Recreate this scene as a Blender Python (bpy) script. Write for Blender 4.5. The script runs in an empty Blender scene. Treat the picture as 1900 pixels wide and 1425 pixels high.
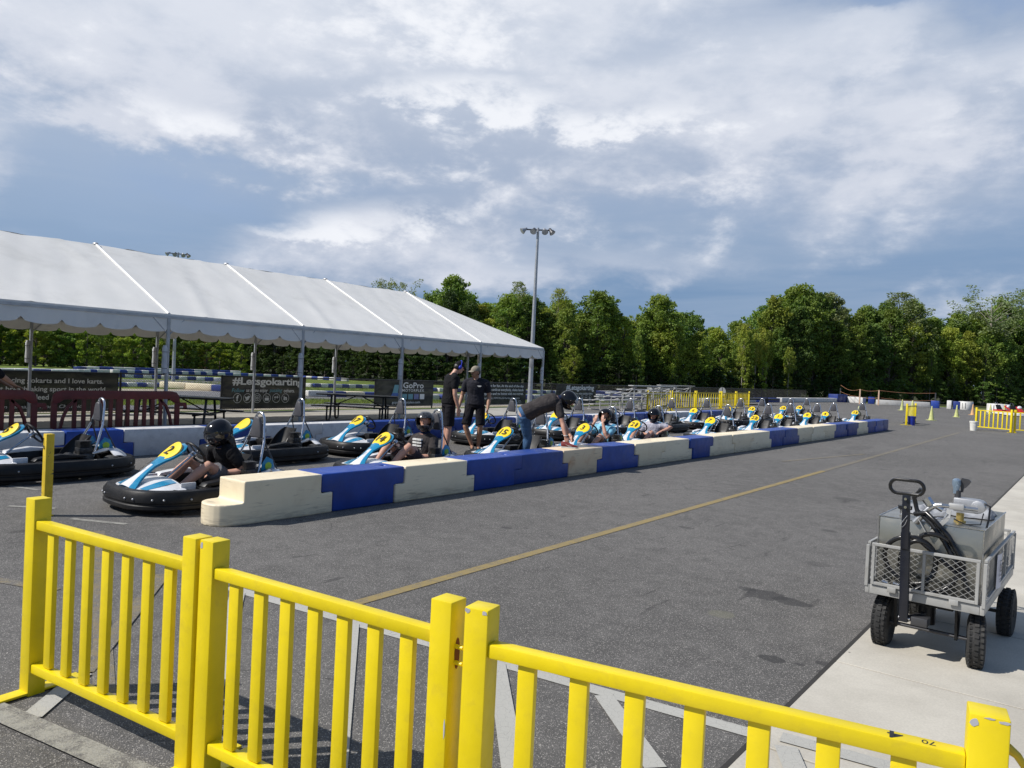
import bpy, bmesh, math, random
import numpy as np
from mathutils import Vector, Matrix

# ------------------------------------------------------------------ camera, world, sun
scene = bpy.context.scene
col = scene.collection
R3 = [[0.791896604, 0.049842462, -0.608617694],
      [0.608698827, 0.015286957, 0.793254087],
      [0.048841649, -0.998640094, -0.018233359]]   # world = R3 @ (right, down, forward)
cam_data = bpy.data.cameras.new("camera")
cam = bpy.data.objects.new("camera", cam_data)
col.objects.link(cam)
scene.camera = cam
cam.matrix_world = Matrix(((R3[0][0], -R3[0][1], -R3[0][2], 0.0),
                           (R3[1][0], -R3[1][1], -R3[1][2], 0.0),
                           (R3[2][0], -R3[2][1], -R3[2][2], 1.66),
                           (0, 0, 0, 1)))
cam_data.sensor_fit = 'HORIZONTAL'
cam_data.sensor_width = 36.0
cam_data.lens = 36.0 * 1427.0 / 1900.0
cam_data.clip_start = 0.05
cam_data.clip_end = 3000.0
scene.view_settings.view_transform = 'Standard'
scene.view_settings.look = 'None'
scene.view_settings.gamma = 1.0
scene.view_settings.use_curve_mapping = False
scene.view_settings.exposure = 0.0

SUN_EL, SUN_AZ = 46.0, 220.0      # azimuth clockwise from +Y
world = bpy.data.worlds.new("World")
scene.world = world
world.use_nodes = True


class NT:
    """small helper round a node tree"""
    def __init__(s, tree):
        s.t = tree; s.n = tree.nodes; s.l = tree.links

    def node(s, typ, **kw):
        nd = s.n.new(typ)
        for k, v in kw.items():
            setattr(nd, k, v)
        return nd

    def set(s, nd, key, val):
        sock = nd.inputs[key]
        if isinstance(val, bpy.types.NodeSocket):
            s.l.new(val, sock)
        else:
            sock.default_value = val

    def m(s, op, a, b=None, c=None, clamp=False):
        nd = s.node('ShaderNodeMath', operation=op, use_clamp=clamp)
        s.set(nd, 0, a)
        if b is not None: s.set(nd, 1, b)
        if c is not None: s.set(nd, 2, c)
        return nd.outputs[0]

    def mix(s, fac, a, b, blend='MIX'):
        nd = s.node('ShaderNodeMix', data_type='RGBA', blend_type=blend)
        s.set(nd, 0, fac)
        s.set(nd, 6, a if isinstance(a, bpy.types.NodeSocket) else tuple(a) + ((1,) if len(a) == 3 else ()))
        s.set(nd, 7, b if isinstance(b, bpy.types.NodeSocket) else tuple(b) + ((1,) if len(b) == 3 else ()))
        return nd.outputs[2]

    def ramp(s, v, lo, hi, a=0.0, b=1.0, smooth=True):
        nd = s.node('ShaderNodeMapRange', interpolation_type='SMOOTHSTEP' if smooth else 'LINEAR')
        s.set(nd, 0, v); s.set(nd, 1, lo); s.set(nd, 2, hi); s.set(nd, 3, a); s.set(nd, 4, b)
        return nd.outputs[0]

    def noise(s, vec, scale, detail=4.0, rough=0.5, dist=0.0, w=None):
        nd = s.node('ShaderNodeTexNoise')
        if vec is not None: s.set(nd, 'Vector', vec)
        s.set(nd, 'Scale', scale); s.set(nd, 'Detail', detail); s.set(nd, 'Roughness', rough)
        s.set(nd, 'Distortion', dist)
        return nd.outputs[0]

    def mapping(s, vec, loc=(0, 0, 0), rot=(0, 0, 0), scale=(1, 1, 1)):
        nd = s.node('ShaderNodeMapping')
        s.set(nd, 0, vec); s.set(nd, 1, loc); s.set(nd, 2, rot); s.set(nd, 3, scale)
        return nd.outputs[0]


def build_world():
    w = NT(world.node_tree)
    w.n.clear()
    out = w.node('ShaderNodeOutputWorld')
    bg = w.node('ShaderNodeBackground')
    w.set(bg, 'Strength', 0.1)
    w.l.new(bg.outputs[0], out.inputs[0])
    sky = w.node('ShaderNodeTexSky', sky_type='NISHITA')
    sky.sun_disc = False
    sky.sun_elevation = math.radians(SUN_EL)
    sky.sun_rotation = math.radians(SUN_AZ)
    sky.air_density = 1.0; sky.dust_density = 0.6; sky.ozone_density = 2.0
    tc = w.node('ShaderNodeTexCoord')
    d = tc.outputs['Generated']
    sp = w.node('ShaderNodeSeparateXYZ'); w.set(sp, 0, d)
    x, y, z = sp.outputs
    # azimuth measured from the middle of the view (37.5 deg left of +Y), elevation; degrees
    az = w.m('MULTIPLY', w.m('ARCTAN2', w.m('ADD', w.m('MULTIPLY', x, 0.7934), w.m('MULTIPLY', y, 0.6088)),
                             w.m('ADD', w.m('MULTIPLY', x, -0.6088), w.m('MULTIPLY', y, 0.7934))), 57.2958)
    el = w.m('MULTIPLY', w.m('ARCSINE', w.m('MINIMUM', w.m('MAXIMUM', z, -1.0), 1.0)), 57.2958)
    # layered noise on a stretched direction (clouds flatten towards the horizon)
    v1 = w.mapping(d, loc=(3.1, 1.7, 0.4), rot=(0.12, -0.10, 0.4), scale=(1.0, 1.0, 2.2))
    n1 = w.noise(v1, 3.2, 9, 0.52, 0.15)
    v2 = w.mapping(d, loc=(9.0, 4.0, 2.0), rot=(0.2, -0.2, 0.2), scale=(1.0, 1.0, 2.0))
    n2 = w.noise(v2, 10.0, 14, 0.60, 0.1)
    v3 = w.mapping(d, loc=(1.0, 8.0, 5.0), rot=(0.42, -0.30, 0.0), scale=(0.8, 0.8, 6.0))
    n3 = w.noise(v3, 3.6, 8, 0.55, 0.3)
    azw = w.m('ADD', az, w.m('MULTIPLY', w.m('SUBTRACT', n1, 0.5), 18.0))
    elw = w.m('ADD', el, w.m('ADD', w.m('MULTIPLY', w.m('SUBTRACT', n1, 0.5), 7.0), w.m('MULTIPLY', w.m('SUBTRACT', n2, 0.5), 7.0)))

    def blob(a, e, sa, se, rot=0.0, amp=1.0):
        c, s_ = math.cos(math.radians(rot)), math.sin(math.radians(rot))
        da = w.m('SUBTRACT', azw, a); de = w.m('SUBTRACT', elw, e)
        u = w.m('DIVIDE', w.m('ADD', w.m('MULTIPLY', da, c), w.m('MULTIPLY', de, s_)), sa)
        v = w.m('DIVIDE', w.m('SUBTRACT', w.m('MULTIPLY', de, c), w.m('MULTIPLY', da, s_)), se)
        r = w.m('ADD', w.m('MULTIPLY', u, u), w.m('MULTIPLY', v, v))
        return w.m('MULTIPLY', w.m('EXPONENT', w.m('MULTIPLY', w.m('POWER', r, 1.6), -1.0)), amp)

    def total(lst):
        acc = None
        for b in lst:
            g = blob(*b)
            acc = g if acc is None else w.m('ADD', acc, g)
        return acc

    # cloud masses, bright crests and blue-grey gaps: (az, el, size az, size el, tilt, weight)
    cloud = total([(-14, 26, 34, 9.0, 0, .85), (-8, 16.8, 18, 4.2, -3, .7), (12, 17.5, 16, 4.0, 14, .62),
                   (-27, 19.5, 12, 4.5, -12, .5), (-11, 8.2, 11, 3.2, 10, .85), (33, 18.5, 9, 3.2, 18, .5),
                   (4, 7.2, 11, 1.8, 2, .40), (-34, 12.0, 4, 2.5, 0, .4), (24, 22.5, 12, 2.0, 28, .5),
                   (0, 50, 70, 18, 0, .6), (26, 13, 16, 5, 0, .22)])
    crest = total([(-4, 18.6, 9, 1.7, 0, .9), (-13, 10.2, 7, 1.3, 4, .9), (-6, 25, 9, 3, 0, .7), (-27, 25, 5, 2, 0, .6),
                   (-20, 16.5, 7, 1.5, -12, .5), (9, 18.5, 9, 1.2, 12, .55), (33, 18.5, 6, 1.4, 18, .4)])
    gap = total([(27, 26.5, 13, 3.6, -8, 1.0), (-25, 10.5, 9, 4.0, -10, .45), (-19, 12.3, 8, 2, -14, .4)])
    dens = w.m('SUBTRACT', cloud, w.m('MULTIPLY', gap, 0.8))
    dens = w.m('ADD', dens, w.m('MULTIPLY', w.m('SUBTRACT', n1, 0.5), 1.1))
    dens = w.m('ADD', dens, w.m('MULTIPLY', w.m('SUBTRACT', n2, 0.5), 0.8))
    dens = w.m('ADD', dens, w.m('MULTIPLY', w.m('SUBTRACT', n3, 0.5), 0.6))
    c_mid = w.ramp(dens, -0.08, 0.78)
    c_hi = w.ramp(w.m('ADD', w.m('MULTIPLY', crest, 0.8), w.m('MULTIPLY', w.m('SUBTRACT', n2, 0.5), 2.6)), 0.12, 0.85)
    # distant rain-blue base: bluer towards the horizon, greyer higher up
    base = w.mix(w.ramp(el, 0.0, 17.0), (1.55, 2.75, 4.6), (2.9, 4.0, 5.8))
    base = w.mix(w.ramp(w.m('ADD', el, w.m('MULTIPLY', n1, 6.0)), 11.0, 18.0, 0.0, 0.8), base, (3.85, 4.65, 6.15))
    blue = w.mix(0.8, sky.outputs[0], (2.7, 3.9, 6.3))
    base = w.mix(w.ramp(gap, 0.2, 0.9, 0.0, 0.75), base, blue)
    base = w.mix(w.m('MULTIPLY', w.ramp(n3, 0.36, 0.70), 0.40), base, (3.9, 4.75, 6.1))
    base = w.mix(w.ramp(az, -5.0, -30.0, 0.0, 0.35), base, (4.0, 5.1, 6.8))
    relief = w.m('ADD', w.m('MULTIPLY', n1, 0.5), w.m('MULTIPLY', n2, 0.5))
    grey = w.mix(w.ramp(relief, 0.42, 0.60), (4.0, 4.75, 6.15), (6.6, 7.0, 7.95))
    grey = w.mix(w.ramp(el, 14.0, 24.0, 0.0, 0.6), grey, (7.7, 8.1, 8.9))
    colr = w.mix(c_mid, base, grey)
    colr = w.mix(w.m('MULTIPLY', w.m('MULTIPLY', c_hi, c_mid), 0.9), colr, (9.2, 9.4, 9.9))
    colr = w.mix(w.ramp(el, -4.0, -0.5, 1.0, 0.0), colr, (1.2, 1.3, 1.2))
    # the half of the sky away from the clouds in view is clearer and deeper blue
    back = w.ramp(w.m('ABSOLUTE', az), 50.0, 100.0)
    colr = w.mix(w.m('MULTIPLY', back, w.ramp(n1, 0.72, 0.56)), colr, w.mix(0.6, sky.outputs[0], (1.2, 2.1, 4.0)))
    colr = w.mix(w.m('MULTIPLY', w.ramp(el, 32.0, 50.0), 0.8), colr, w.mix(0.5, sky.outputs[0], (1.3, 2.3, 4.3)))  # unseen overhead sky set deeper blue to lower the ambient light
    w.l.new(colr, bg.inputs[0])


build_world()

sun_data = bpy.data.lights.new("sun", 'SUN')
sun_data.energy = 5.0
sun_data.angle = math.radians(0.53)
sun_data.color = (1.0, 0.955, 0.89)
sun = bpy.data.objects.new("sun", sun_data)
col.objects.link(sun)
_a, _e = math.radians(SUN_AZ), math.radians(SUN_EL)
_d = Vector((math.sin(_a) * math.cos(_e), math.cos(_a) * math.cos(_e), math.sin(_e)))   # towards the sun
sun.rotation_euler = _d.to_track_quat('Z', 'Y').to_euler()
sun.location = (0, 0, 30)

rnd = random.Random(7)

# ------------------------------------------------------------------ materials
MATS = {}


def new_mat(name):
    m = bpy.data.materials.new(name)
    m.use_nodes = True
    nt = NT(m.node_tree)
    bsdf = nt.n['Principled BSDF']
    return m, nt, bsdf


def mat(name, color, rough=0.5, metal=0.0, var=0.12, vscale=6.0, bump=0.0, bscale=60.0, dirt=None, dirt_amt=0.0,
        dscale=3.0, objvar=0.0, spec=0.5, coat=0.0, trans=0.0, wear=None, wear_amt=0.0, wscale=30.0):
    """general procedural surface: colour noise, dirt patches, chipped wear and a fine bump"""
    if name in MATS: return MATS[name]
    m, nt, b = new_mat(name)
    tc = nt.node('ShaderNodeTexCoord'); oc = tc.outputs['Object']
    oi = nt.node('ShaderNodeObjectInfo')
    off = nt.node('ShaderNodeVectorMath', operation='ADD'); nt.set(off, 0, oc)
    sc = nt.node('ShaderNodeVectorMath', operation='SCALE'); nt.set(sc, 0, (17.3, 5.1, 9.7)); nt.set(sc, 3, oi.outputs['Random'])
    nt.l.new(sc.outputs[0], off.inputs[1])
    v = off.outputs[0]
    n = nt.noise(v, vscale, 5, 0.6)
    c0 = tuple(max(0, c * (1 - var)) for c in color); c1 = tuple(min(1, c * (1 + var)) for c in color)
    c = nt.mix(nt.ramp(n, 0.3, 0.7), c0, c1)
    if objvar > 0:
        hs = nt.node('ShaderNodeHueSaturation')
        nt.set(hs, 'Color', c); nt.set(hs, 'Value', nt.ramp(oi.outputs['Random'], 0, 1, 1 - objvar, 1 + objvar, False))
        c = hs.outputs[0]
    if dirt is not None:
        dn = nt.noise(v, dscale, 8, 0.65, 0.3)
        c = nt.mix(nt.ramp(dn, 0.5, 0.75, 0, dirt_amt), c, dirt)
    if wear is not None:
        wn = nt.noise(v, wscale, 3, 0.5)
        c = nt.mix(nt.ramp(wn, 0.72 - wear_amt, 0.74 - wear_amt), c, wear)
    nt.l.new(c, b.inputs['Base Color'])
    rr = nt.ramp(nt.noise(v, vscale * 2.3, 4, 0.6), 0.3, 0.7, max(0.03, rough - 0.07), min(1, rough + 0.07))
    nt.l.new(rr, b.inputs['Roughness'])
    b.inputs['Metallic'].default_value = metal
    b.inputs['Specular IOR Level'].default_value = spec
    b.inputs['Coat Weight'].default_value = coat
    if bump > 0:
        bp = nt.node('ShaderNodeBump'); nt.set(bp, 'Strength', bump); nt.set(bp, 'Distance', 0.01)
        nt.set(bp, 'Height', nt.noise(v, bscale, 4, 0.6))
        nt.l.new(bp.outputs[0], b.inputs['Normal'])
    if trans > 0:
        tr = nt.node('ShaderNodeBsdfTranslucent'); nt.l.new(c, tr.inputs[0])
        ms = nt.node('ShaderNodeMixShader'); ms.inputs[0].default_value = trans
        nt.l.new(b.outputs[0], ms.inputs[1]); nt.l.new(tr.outputs[0], ms.inputs[2])
        nt.l.new(ms.outputs[0], nt.n['Material Output'].inputs[0])
    MATS[name] = m
    return m


def world_pos(nt):
    g = nt.node('ShaderNodeNewGeometry')
    return g.outputs['Position']


def asphalt_color(nt, p, lo=(0.122, 0.117, 0.110), hi=(0.178, 0.170, 0.160)):
    big = nt.noise(p, 0.35, 5, 0.6, 0.4)
    mid = nt.noise(p, 5.0, 6, 0.6)
    fine = nt.noise(p, 260.0, 3, 0.7)
    vor = nt.node('ShaderNodeTexVoronoi'); nt.set(vor, 'Vector', p); nt.set(vor, 'Scale', 230.0)
    vs = nt.node('ShaderNodeSeparateColor'); nt.set(vs, 0, vor.outputs['Color'])
    f = nt.m('ADD', nt.m('MULTIPLY', big, 0.5), nt.m('MULTIPLY', mid, 0.5))
    c = nt.mix(nt.ramp(f, 0.38, 0.62), lo, hi)
    c = nt.mix(nt.ramp(fine, 0.35, 0.7), nt.mix(1.0, c, (0.55, 0.55, 0.55), 'MULTIPLY'), c)
    c = nt.mix(nt.ramp(vs.outputs[0], 0.84, 0.99, 0, 0.75), c, (0.50, 0.47, 0.43))      # pale aggregate
    c = nt.mix(nt.ramp(vs.outputs[1], 0.80, 0.98, 0, 0.7), c, (0.03, 0.03, 0.032))       # dark aggregate
    return c, fine, vor.outputs['Distance']


def make_asphalt(name, stains=(), **kw):
    m, nt, b = new_mat(name)
    p = world_pos(nt)
    c, fine, vd = asphalt_color(nt, p, **kw)
    # short dark scuffs and torn patches lying across the lane
    st = nt.mapping(p, rot=(0, 0, math.radians(52)), scale=(8.0, 1.3, 1.0))
    sn = nt.noise(st, 1.0, 5, 0.6, 0.3)
    gate = nt.noise(p, 0.45, 3, 0.5)
    sc = nt.m('MULTIPLY', nt.ramp(sn, 0.63, 0.67), nt.ramp(gate, 0.42, 0.58))
    c = nt.mix(nt.m('MULTIPLY', sc, 0.5), c, (0.028, 0.027, 0.027))
    wn2 = nt.noise(p, 9.0, 6, 0.62)
    # fine crack lines, only here and there
    cv = nt.node('ShaderNodeTexVoronoi', feature='DISTANCE_TO_EDGE'); nt.set(cv, 'Scale', 0.55)
    wv = nt.node('ShaderNodeVectorMath', operation='ADD'); nt.set(wv, 0, p)
    wc_ = nt.node('ShaderNodeTexNoise'); nt.set(wc_, 'Vector', p); nt.set(wc_, 'Scale', 1.3); nt.set(wc_, 'Detail', 6.0)
    nt.l.new(wc_.outputs['Color'], wv.inputs[1]); nt.l.new(wv.outputs[0], cv.inputs['Vector'])
    ck = nt.m('MULTIPLY', nt.ramp(cv.outputs[0], 0.0, 0.006, 1.0, 0.0), nt.ramp(nt.noise(p, 0.33, 3, .5), .53, .62))
    c = nt.mix(nt.m('MULTIPLY', ck, 0.65), c, (0.03, 0.029, 0.028))
    sp = nt.node('ShaderNodeSeparateXYZ'); nt.set(sp, 0, p)
    for (sx, sy, rx, ry, amt) in stains:
        ux = nt.m('DIVIDE', nt.m('SUBTRACT', sp.outputs[0], sx), rx)
        uy = nt.m('DIVIDE', nt.m('SUBTRACT', sp.outputs[1], sy), ry)
        r = nt.m('ADD', nt.m('MULTIPLY', ux, ux), nt.m('MULTIPLY', uy, uy))
        r = nt.m('ADD', r, nt.m('MULTIPLY', nt.m('SUBTRACT', wn2, 0.5), 2.4))
        if amt > 0:
            c = nt.mix(nt.ramp(r, 0.85, 1.0, min(.85, amt * 1.3), 0.0), c, (0.035, 0.034, 0.034))
        else:
            c = nt.mix(nt.ramp(r, 0.6, 1.1, -amt, 0.0), c, (0.17, 0.165, 0.12))
    nt.l.new(c, b.inputs['Base Color'])
    b.inputs['Roughness'].default_value = 0.88
    b.inputs['Specular IOR Level'].default_value = 0.35
    bp = nt.node('ShaderNodeBump'); nt.set(bp, 'Strength', 0.55); nt.set(bp, 'Distance', 0.004)
    nt.set(bp, 'Height', nt.m('ADD', fine, vd))
    nt.l.new(bp.outputs[0], b.inputs['Normal'])
    return m


STAINS = [(-2.02, 6.00, .17, .15, .50), (-1.80, 5.97, .15, .10, .55), (-2.18, 6.07, .07, .06, .4), (-1.49, 4.65, .085, .06, .58),
          (-1.24, 4.80, .045, .035, .55), (-1.34, 4.68, .035, .02, .5), (-1.17, 4.66, .07, .05, .5), (-2.06, 5.27, .10, .09, -.5), (-2.0, 7.4, .12, .1, .25),
          (-5.2, 22.5, .3, 1.2, .18), (-2.9, 12.0, .2, .15, .3), (-4.9, 6.4, .07, .05, .45), (-4.75, 6.55, .04, .03, .45), (-3.6, 8.0, .10, .06, .4), (-2.4, 9.2, .10, .07, .4), (-7.6, 2.0, .3, .2, .2)]
M_ASPHALT = make_asphalt('asphalt', STAINS)
M_TRACK = make_asphalt('track_asphalt', (), lo=(0.15, 0.15, 0.165), hi=(0.20, 0.20, 0.215))


def make_paint(name, color, wear_lo, wear_hi, scale=9.0):
    m, nt, b = new_mat(name)
    p = world_pos(nt)
    c, fine, vd = asphalt_color(nt, p)
    n1 = nt.noise(p, scale, 7, 0.7, 0.2)
    n2 = nt.noise(p, 120.0, 3, 0.7)
    f = nt.m('ADD', nt.m('MULTIPLY', n1, 0.6), nt.m('MULTIPLY', n2, 0.4))
    pc = nt.mix(nt.noise(p, 2.0, 4), tuple(q * 0.8 for q in color), color)
    vor = nt.node('ShaderNodeTexVoronoi', feature='DISTANCE_TO_EDGE'); nt.set(vor, 'Vector', p); nt.set(vor, 'Scale', 26.0)
    pc = nt.mix(nt.ramp(vor.outputs[0], 0.0, 0.02, 0.6, 0.0), pc, (0.13, 0.125, 0.12))
    c = nt.mix(nt.ramp(f, wear_lo, wear_hi), pc, c)
    nt.l.new(c, b.inputs['Base Color'])
    b.inputs['Roughness'].default_value = 0.8
    bp = nt.node('ShaderNodeBump'); nt.set(bp, 'Strength', 0.4); nt.set(bp, 'Distance', 0.003)
    nt.set(bp, 'Height', nt.m('ADD', fine, vd)); nt.l.new(bp.outputs[0], b.inputs['Normal'])
    return m


M_WHITELINE = make_paint('worn_white_paint', (0.45, 0.44, 0.40), 0.60, 0.72)
M_OLDWHITE = make_paint('old_white_paint', (0.34, 0.33, 0.29), 0.42, 0.62)
M_YELLOWLINE = make_paint('faded_yellow_paint', (0.30, 0.225, 0.085), 0.46, 0.68)
M_GHOSTLINE = make_paint('nearly_gone_paint', (0.24, 0.19, 0.10), 0.36, 0.60)


def make_concrete(name, lo=(0.44, 0.41, 0.35), hi=(0.57, 0.535, 0.46)):
    m, nt, b = new_mat(name)
    p = world_pos(nt)
    c = nt.mix(nt.ramp(nt.noise(p, 1.2, 7, 0.65, 0.3), 0.3, 0.7), lo, hi)
    c = nt.mix(nt.ramp(nt.noise(p, 90, 4, 0.7), 0.3, 0.7), nt.mix(1.0, c, (0.86, 0.86, 0.86), 'MULTIPLY'), c)
    v = nt.node('ShaderNodeTexVoronoi'); nt.set(v, 'Vector', p); nt.set(v, 'Scale', 5.0)
    c = nt.mix(nt.ramp(v.outputs['Distance'], 0.035, 0.06, 0.8, 0.0), c, (0.06, 0.055, 0.05))
    nt.l.new(c, b.inputs['Base Color']); b.inputs['Roughness'].default_value = 0.85
    bp = nt.node('ShaderNodeBump'); nt.set(bp, 'Strength', 0.25); nt.set(bp, 'Distance', 0.003)
    nt.set(bp, 'Height', nt.noise(p, 160, 4, 0.7)); nt.l.new(bp.outputs[0], b.inputs['Normal'])
    return m


M_CONCRETE = make_concrete('sidewalk_concrete')
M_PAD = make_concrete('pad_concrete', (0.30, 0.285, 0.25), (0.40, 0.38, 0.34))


def make_grass(name, a, bcol, c3):
    m, nt, b = new_mat(name)
    p = world_pos(nt)
    c = nt.mix(nt.ramp(nt.noise(p, 0.35, 6, 0.6), 0.35, 0.65), a, bcol)
    c = nt.mix(nt.ramp(nt.noise(p, 7.0, 6, 0.7), 0.45, 0.7, 0, 0.7), c, c3)
    nt.l.new(c, b.inputs['Base Color']); b.inputs['Roughness'].default_value = 0.95
    b.inputs['Specular IOR Level'].default_value = 0.1
    bp = nt.node('ShaderNodeBump'); nt.set(bp, 'Strength', 1.0); nt.set(bp, 'Distance', 0.05)
    nt.set(bp, 'Height', nt.noise(p, 22, 5, 0.7)); nt.l.new(bp.outputs[0], b.inputs['Normal'])
    return m


M_GRASS = make_grass('grass', (0.075, 0.13, 0.022), (0.16, 0.21, 0.04), (0.22, 0.22, 0.08))
M_FOREST = make_grass('forest_floor', (0.03, 0.035, 0.015), (0.06, 0.06, 0.03), (0.05, 0.08, 0.02))
M_SAND = make_grass('gravel_verge', (0.36, 0.32, 0.25), (0.46, 0.41, 0.33), (0.30, 0.27, 0.20))


def make_leaf(name, dark, light, tint):
    m, nt, b = new_mat(name)
    g = nt.node('ShaderNodeNewGeometry')
    oi = nt.node('ShaderNodeObjectInfo')
    c = nt.mix(g.outputs['Random Per Island'], dark, light)
    tc = nt.node('ShaderNodeTexCoord')
    c = nt.mix(nt.ramp(nt.noise(tc.outputs['Object'], 0.35, 4, 0.6), 0.4, 0.68, 0, 0.75), c, tint)
    hs = nt.node('ShaderNodeHueSaturation'); nt.set(hs, 'Color', c)
    nt.set(hs, 'Hue', nt.ramp(oi.outputs['Random'], 0, 1, 0.478, 0.505, False))
    nt.set(hs, 'Value', nt.ramp(nt.m('FRACT', nt.m('MULTIPLY', oi.outputs['Random'], 7.13)), 0, 1, 1.05, 1.75, False))
    c = hs.outputs[0]
    nt.l.new(c, b.inputs['Base Color']); b.inputs['Roughness'].default_value = 0.6
    b.inputs['Specular IOR Level'].default_value = 0.25
    tr = nt.node('ShaderNodeBsdfTranslucent'); nt.l.new(nt.mix(1.0, c, (1.25, 1.3, 0.6), 'MULTIPLY'), tr.inputs[0])
    ms = nt.node('ShaderNodeMixShader'); ms.inputs[0].default_value = 0.30
    nt.l.new(b.outputs[0], ms.inputs[1]); nt.l.new(tr.outputs[0], ms.inputs[2])
    nt.l.new(ms.outputs[0], nt.n['Material Output'].inputs[0])
    return m


M_LEAF = [make_leaf('forest_leaf', (0.055, 0.110, 0.024), (0.145, 0.225, 0.045), (0.17, 0.215, 0.042)),
          make_leaf('yellowish_leaf', (0.10, 0.155, 0.024), (0.22, 0.285, 0.045), (0.25, 0.26, 0.05)),
          make_leaf('dark_leaf', (0.045, 0.090, 0.024), (0.11, 0.175, 0.042), (0.10, 0.16, 0.035)),
          make_leaf('pale_leaf', (0.095, 0.13, 0.06), (0.17, 0.21, 0.10), (0.15, 0.18, 0.07)),
          make_leaf('rusty_leaf', (0.10, 0.07, 0.02), (0.17, 0.12, 0.04), (0.09, 0.11, 0.03)),
          make_leaf('shade_painted_leaf', (0.018, 0.038, 0.012), (0.050, 0.085, 0.022), (0.04, 0.07, 0.018))]  # last one: the wood's shade put into a darker leaf colour
M_BARK = mat('bark', (0.13, 0.11, 0.09), 0.9, bump=0.6, bscale=12, var=0.3)
M_PALEBARK = mat('pale_bark', (0.30, 0.27, 0.23), 0.9, bump=0.5, bscale=12, var=0.3)

M_YELLOW = mat('yellow_paint', (0.76, 0.59, 0.004), 0.42, var=0.04, bump=0.08, bscale=25, dirt=(0.52, 0.38, 0.03), dirt_amt=0.3, dscale=16)
M_CHIP = mat('bare_metal_chip', (0.42, 0.42, 0.46), 0.5, var=0.1)
M_OLDYELLOW = mat('weathered_yellow_paint', (0.66, 0.46, 0.02), 0.55, var=0.15, wear=(0.06, 0.05, 0.03), wear_amt=0.05, wscale=24)


def molded_white(name, base, stain, amt):
    m, nt, b = new_mat(name)
    tc = nt.node('ShaderNodeTexCoord'); oi = nt.node('ShaderNodeObjectInfo')
    ad = nt.node('ShaderNodeVectorMath', operation='ADD'); nt.set(ad, 0, tc.outputs['Object'])
    sc = nt.node('ShaderNodeVectorMath', operation='SCALE'); nt.set(sc, 0, (17.3, 5.1, 9.7)); nt.set(sc, 3, oi.outputs['Random'])
    nt.l.new(sc.outputs[0], ad.inputs[1]); v = ad.outputs[0]
    c = nt.mix(nt.noise(v, 2.5, 5), tuple(q * .92 for q in base), base)
    c = nt.mix(nt.ramp(nt.noise(v, 2.2, 8, .65, .4), .48, .75, 0, amt), c, stain)
    st = nt.noise(nt.mapping(v, rot=(.05, 0, 0), scale=(1, 1.3, 17)), 2.2, 7, .65, .2)
    c = nt.mix(nt.m('MULTIPLY', nt.ramp(st, .57, .70), .55), c, (.20, .14, .09))
    sp = nt.node('ShaderNodeSeparateXYZ'); nt.set(sp, 0, tc.outputs['Object'])
    low = nt.m('MULTIPLY', nt.ramp(sp.outputs[2], .16, .02), nt.ramp(nt.noise(nt.mapping(v, scale=(1, 1, 9)), 4, 7, .7), .42, .62))
    c = nt.mix(nt.m('MULTIPLY', low, .5), c, (.30, .24, .18))
    nt.l.new(c, b.inputs['Base Color']); b.inputs['Roughness'].default_value = .42
    bp = nt.node('ShaderNodeBump'); nt.set(bp, 'Strength', .12); nt.set(bp, 'Distance', .01); nt.set(bp, 'Height', nt.noise(v, 8, 3)); nt.l.new(bp.outputs[0], b.inputs['Normal'])
    return m


M_WHITEPL = molded_white('cream_plastic', (0.86, 0.745, 0.53), (0.50, 0.36, 0.20), .30)
M_RUSTPL = molded_white('rust_smeared_plastic', (0.78, 0.62, 0.42), (0.48, 0.20, 0.06), .9)
M_BLUEPL = mat('blue_plastic', (0.010, 0.050, 0.28), 0.42, var=0.15, vscale=4, dirt=(0.04, 0.06, 0.17), dirt_amt=0.6, dscale=3.0, objvar=0.15, bump=0.08, bscale=9)
M_GREYWH = mat('scuffed_white_plastic', (0.62, 0.62, 0.63), 0.5, var=0.08, dirt=(0.25, 0.25, 0.27), dirt_amt=0.5, dscale=5, objvar=0.08)
M_BLACKPL = mat('black_plastic', (0.011, 0.011, 0.012), 0.45, spec=0.3, var=0.3, bump=0.1, bscale=30, dirt=(0.035, 0.034, 0.032), dirt_amt=0.5, dscale=5)
M_RUBBER = mat('tyre_rubber', (0.02, 0.02, 0.02), 0.8, var=0.25, bump=0.4, bscale=60, dirt=(0.07, 0.065, 0.06), dirt_amt=0.5)
M_CHROME = mat('steel_tube', (0.62, 0.63, 0.66), 0.22, 0.95, var=0.05)
M_ALU = mat('aluminium', (0.50, 0.50, 0.50), 0.3, 0.9, var=0.08, bump=0.05, bscale=20)
M_GALV = mat('galvanised_steel', (0.42, 0.43, 0.45), 0.45, 0.6, var=0.12)
M_ALUFLAT = mat('bleacher_aluminium', (0.42, 0.42, 0.415), 0.5, 0.3, var=0.06)
M_KBLUE = mat('kart_blue', (0.012, 0.23, 0.42), 0.25, var=0.08, coat=0.4)
M_KWHITE = mat('kart_white', (0.72, 0.72, 0.73), 0.3, var=0.05, dirt=(0.3, 0.3, 0.3), dirt_amt=0.5, dscale=9, coat=0.3)
M_KYELLOW = mat('plate_yellow', (0.86, 0.60, 0.012), 0.4, var=0.05)
M_KGREEN = mat('decal_green', (0.35, 0.55, 0.05), 0.4)
M_INK = mat('black_ink', (0.012, 0.012, 0.012), 0.5)
M_SEAT = mat('kart_seat', (0.010, 0.010, 0.011), 0.45, var=0.3, vscale=3, spec=0.3)
M_ENGINE = mat('engine_metal', (0.05, 0.05, 0.052), 0.4, 0.6, var=0.5, vscale=14)
M_PADGREY = mat('headrest_vinyl', (0.065, 0.065, 0.075), 0.55, var=0.1)
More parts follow.
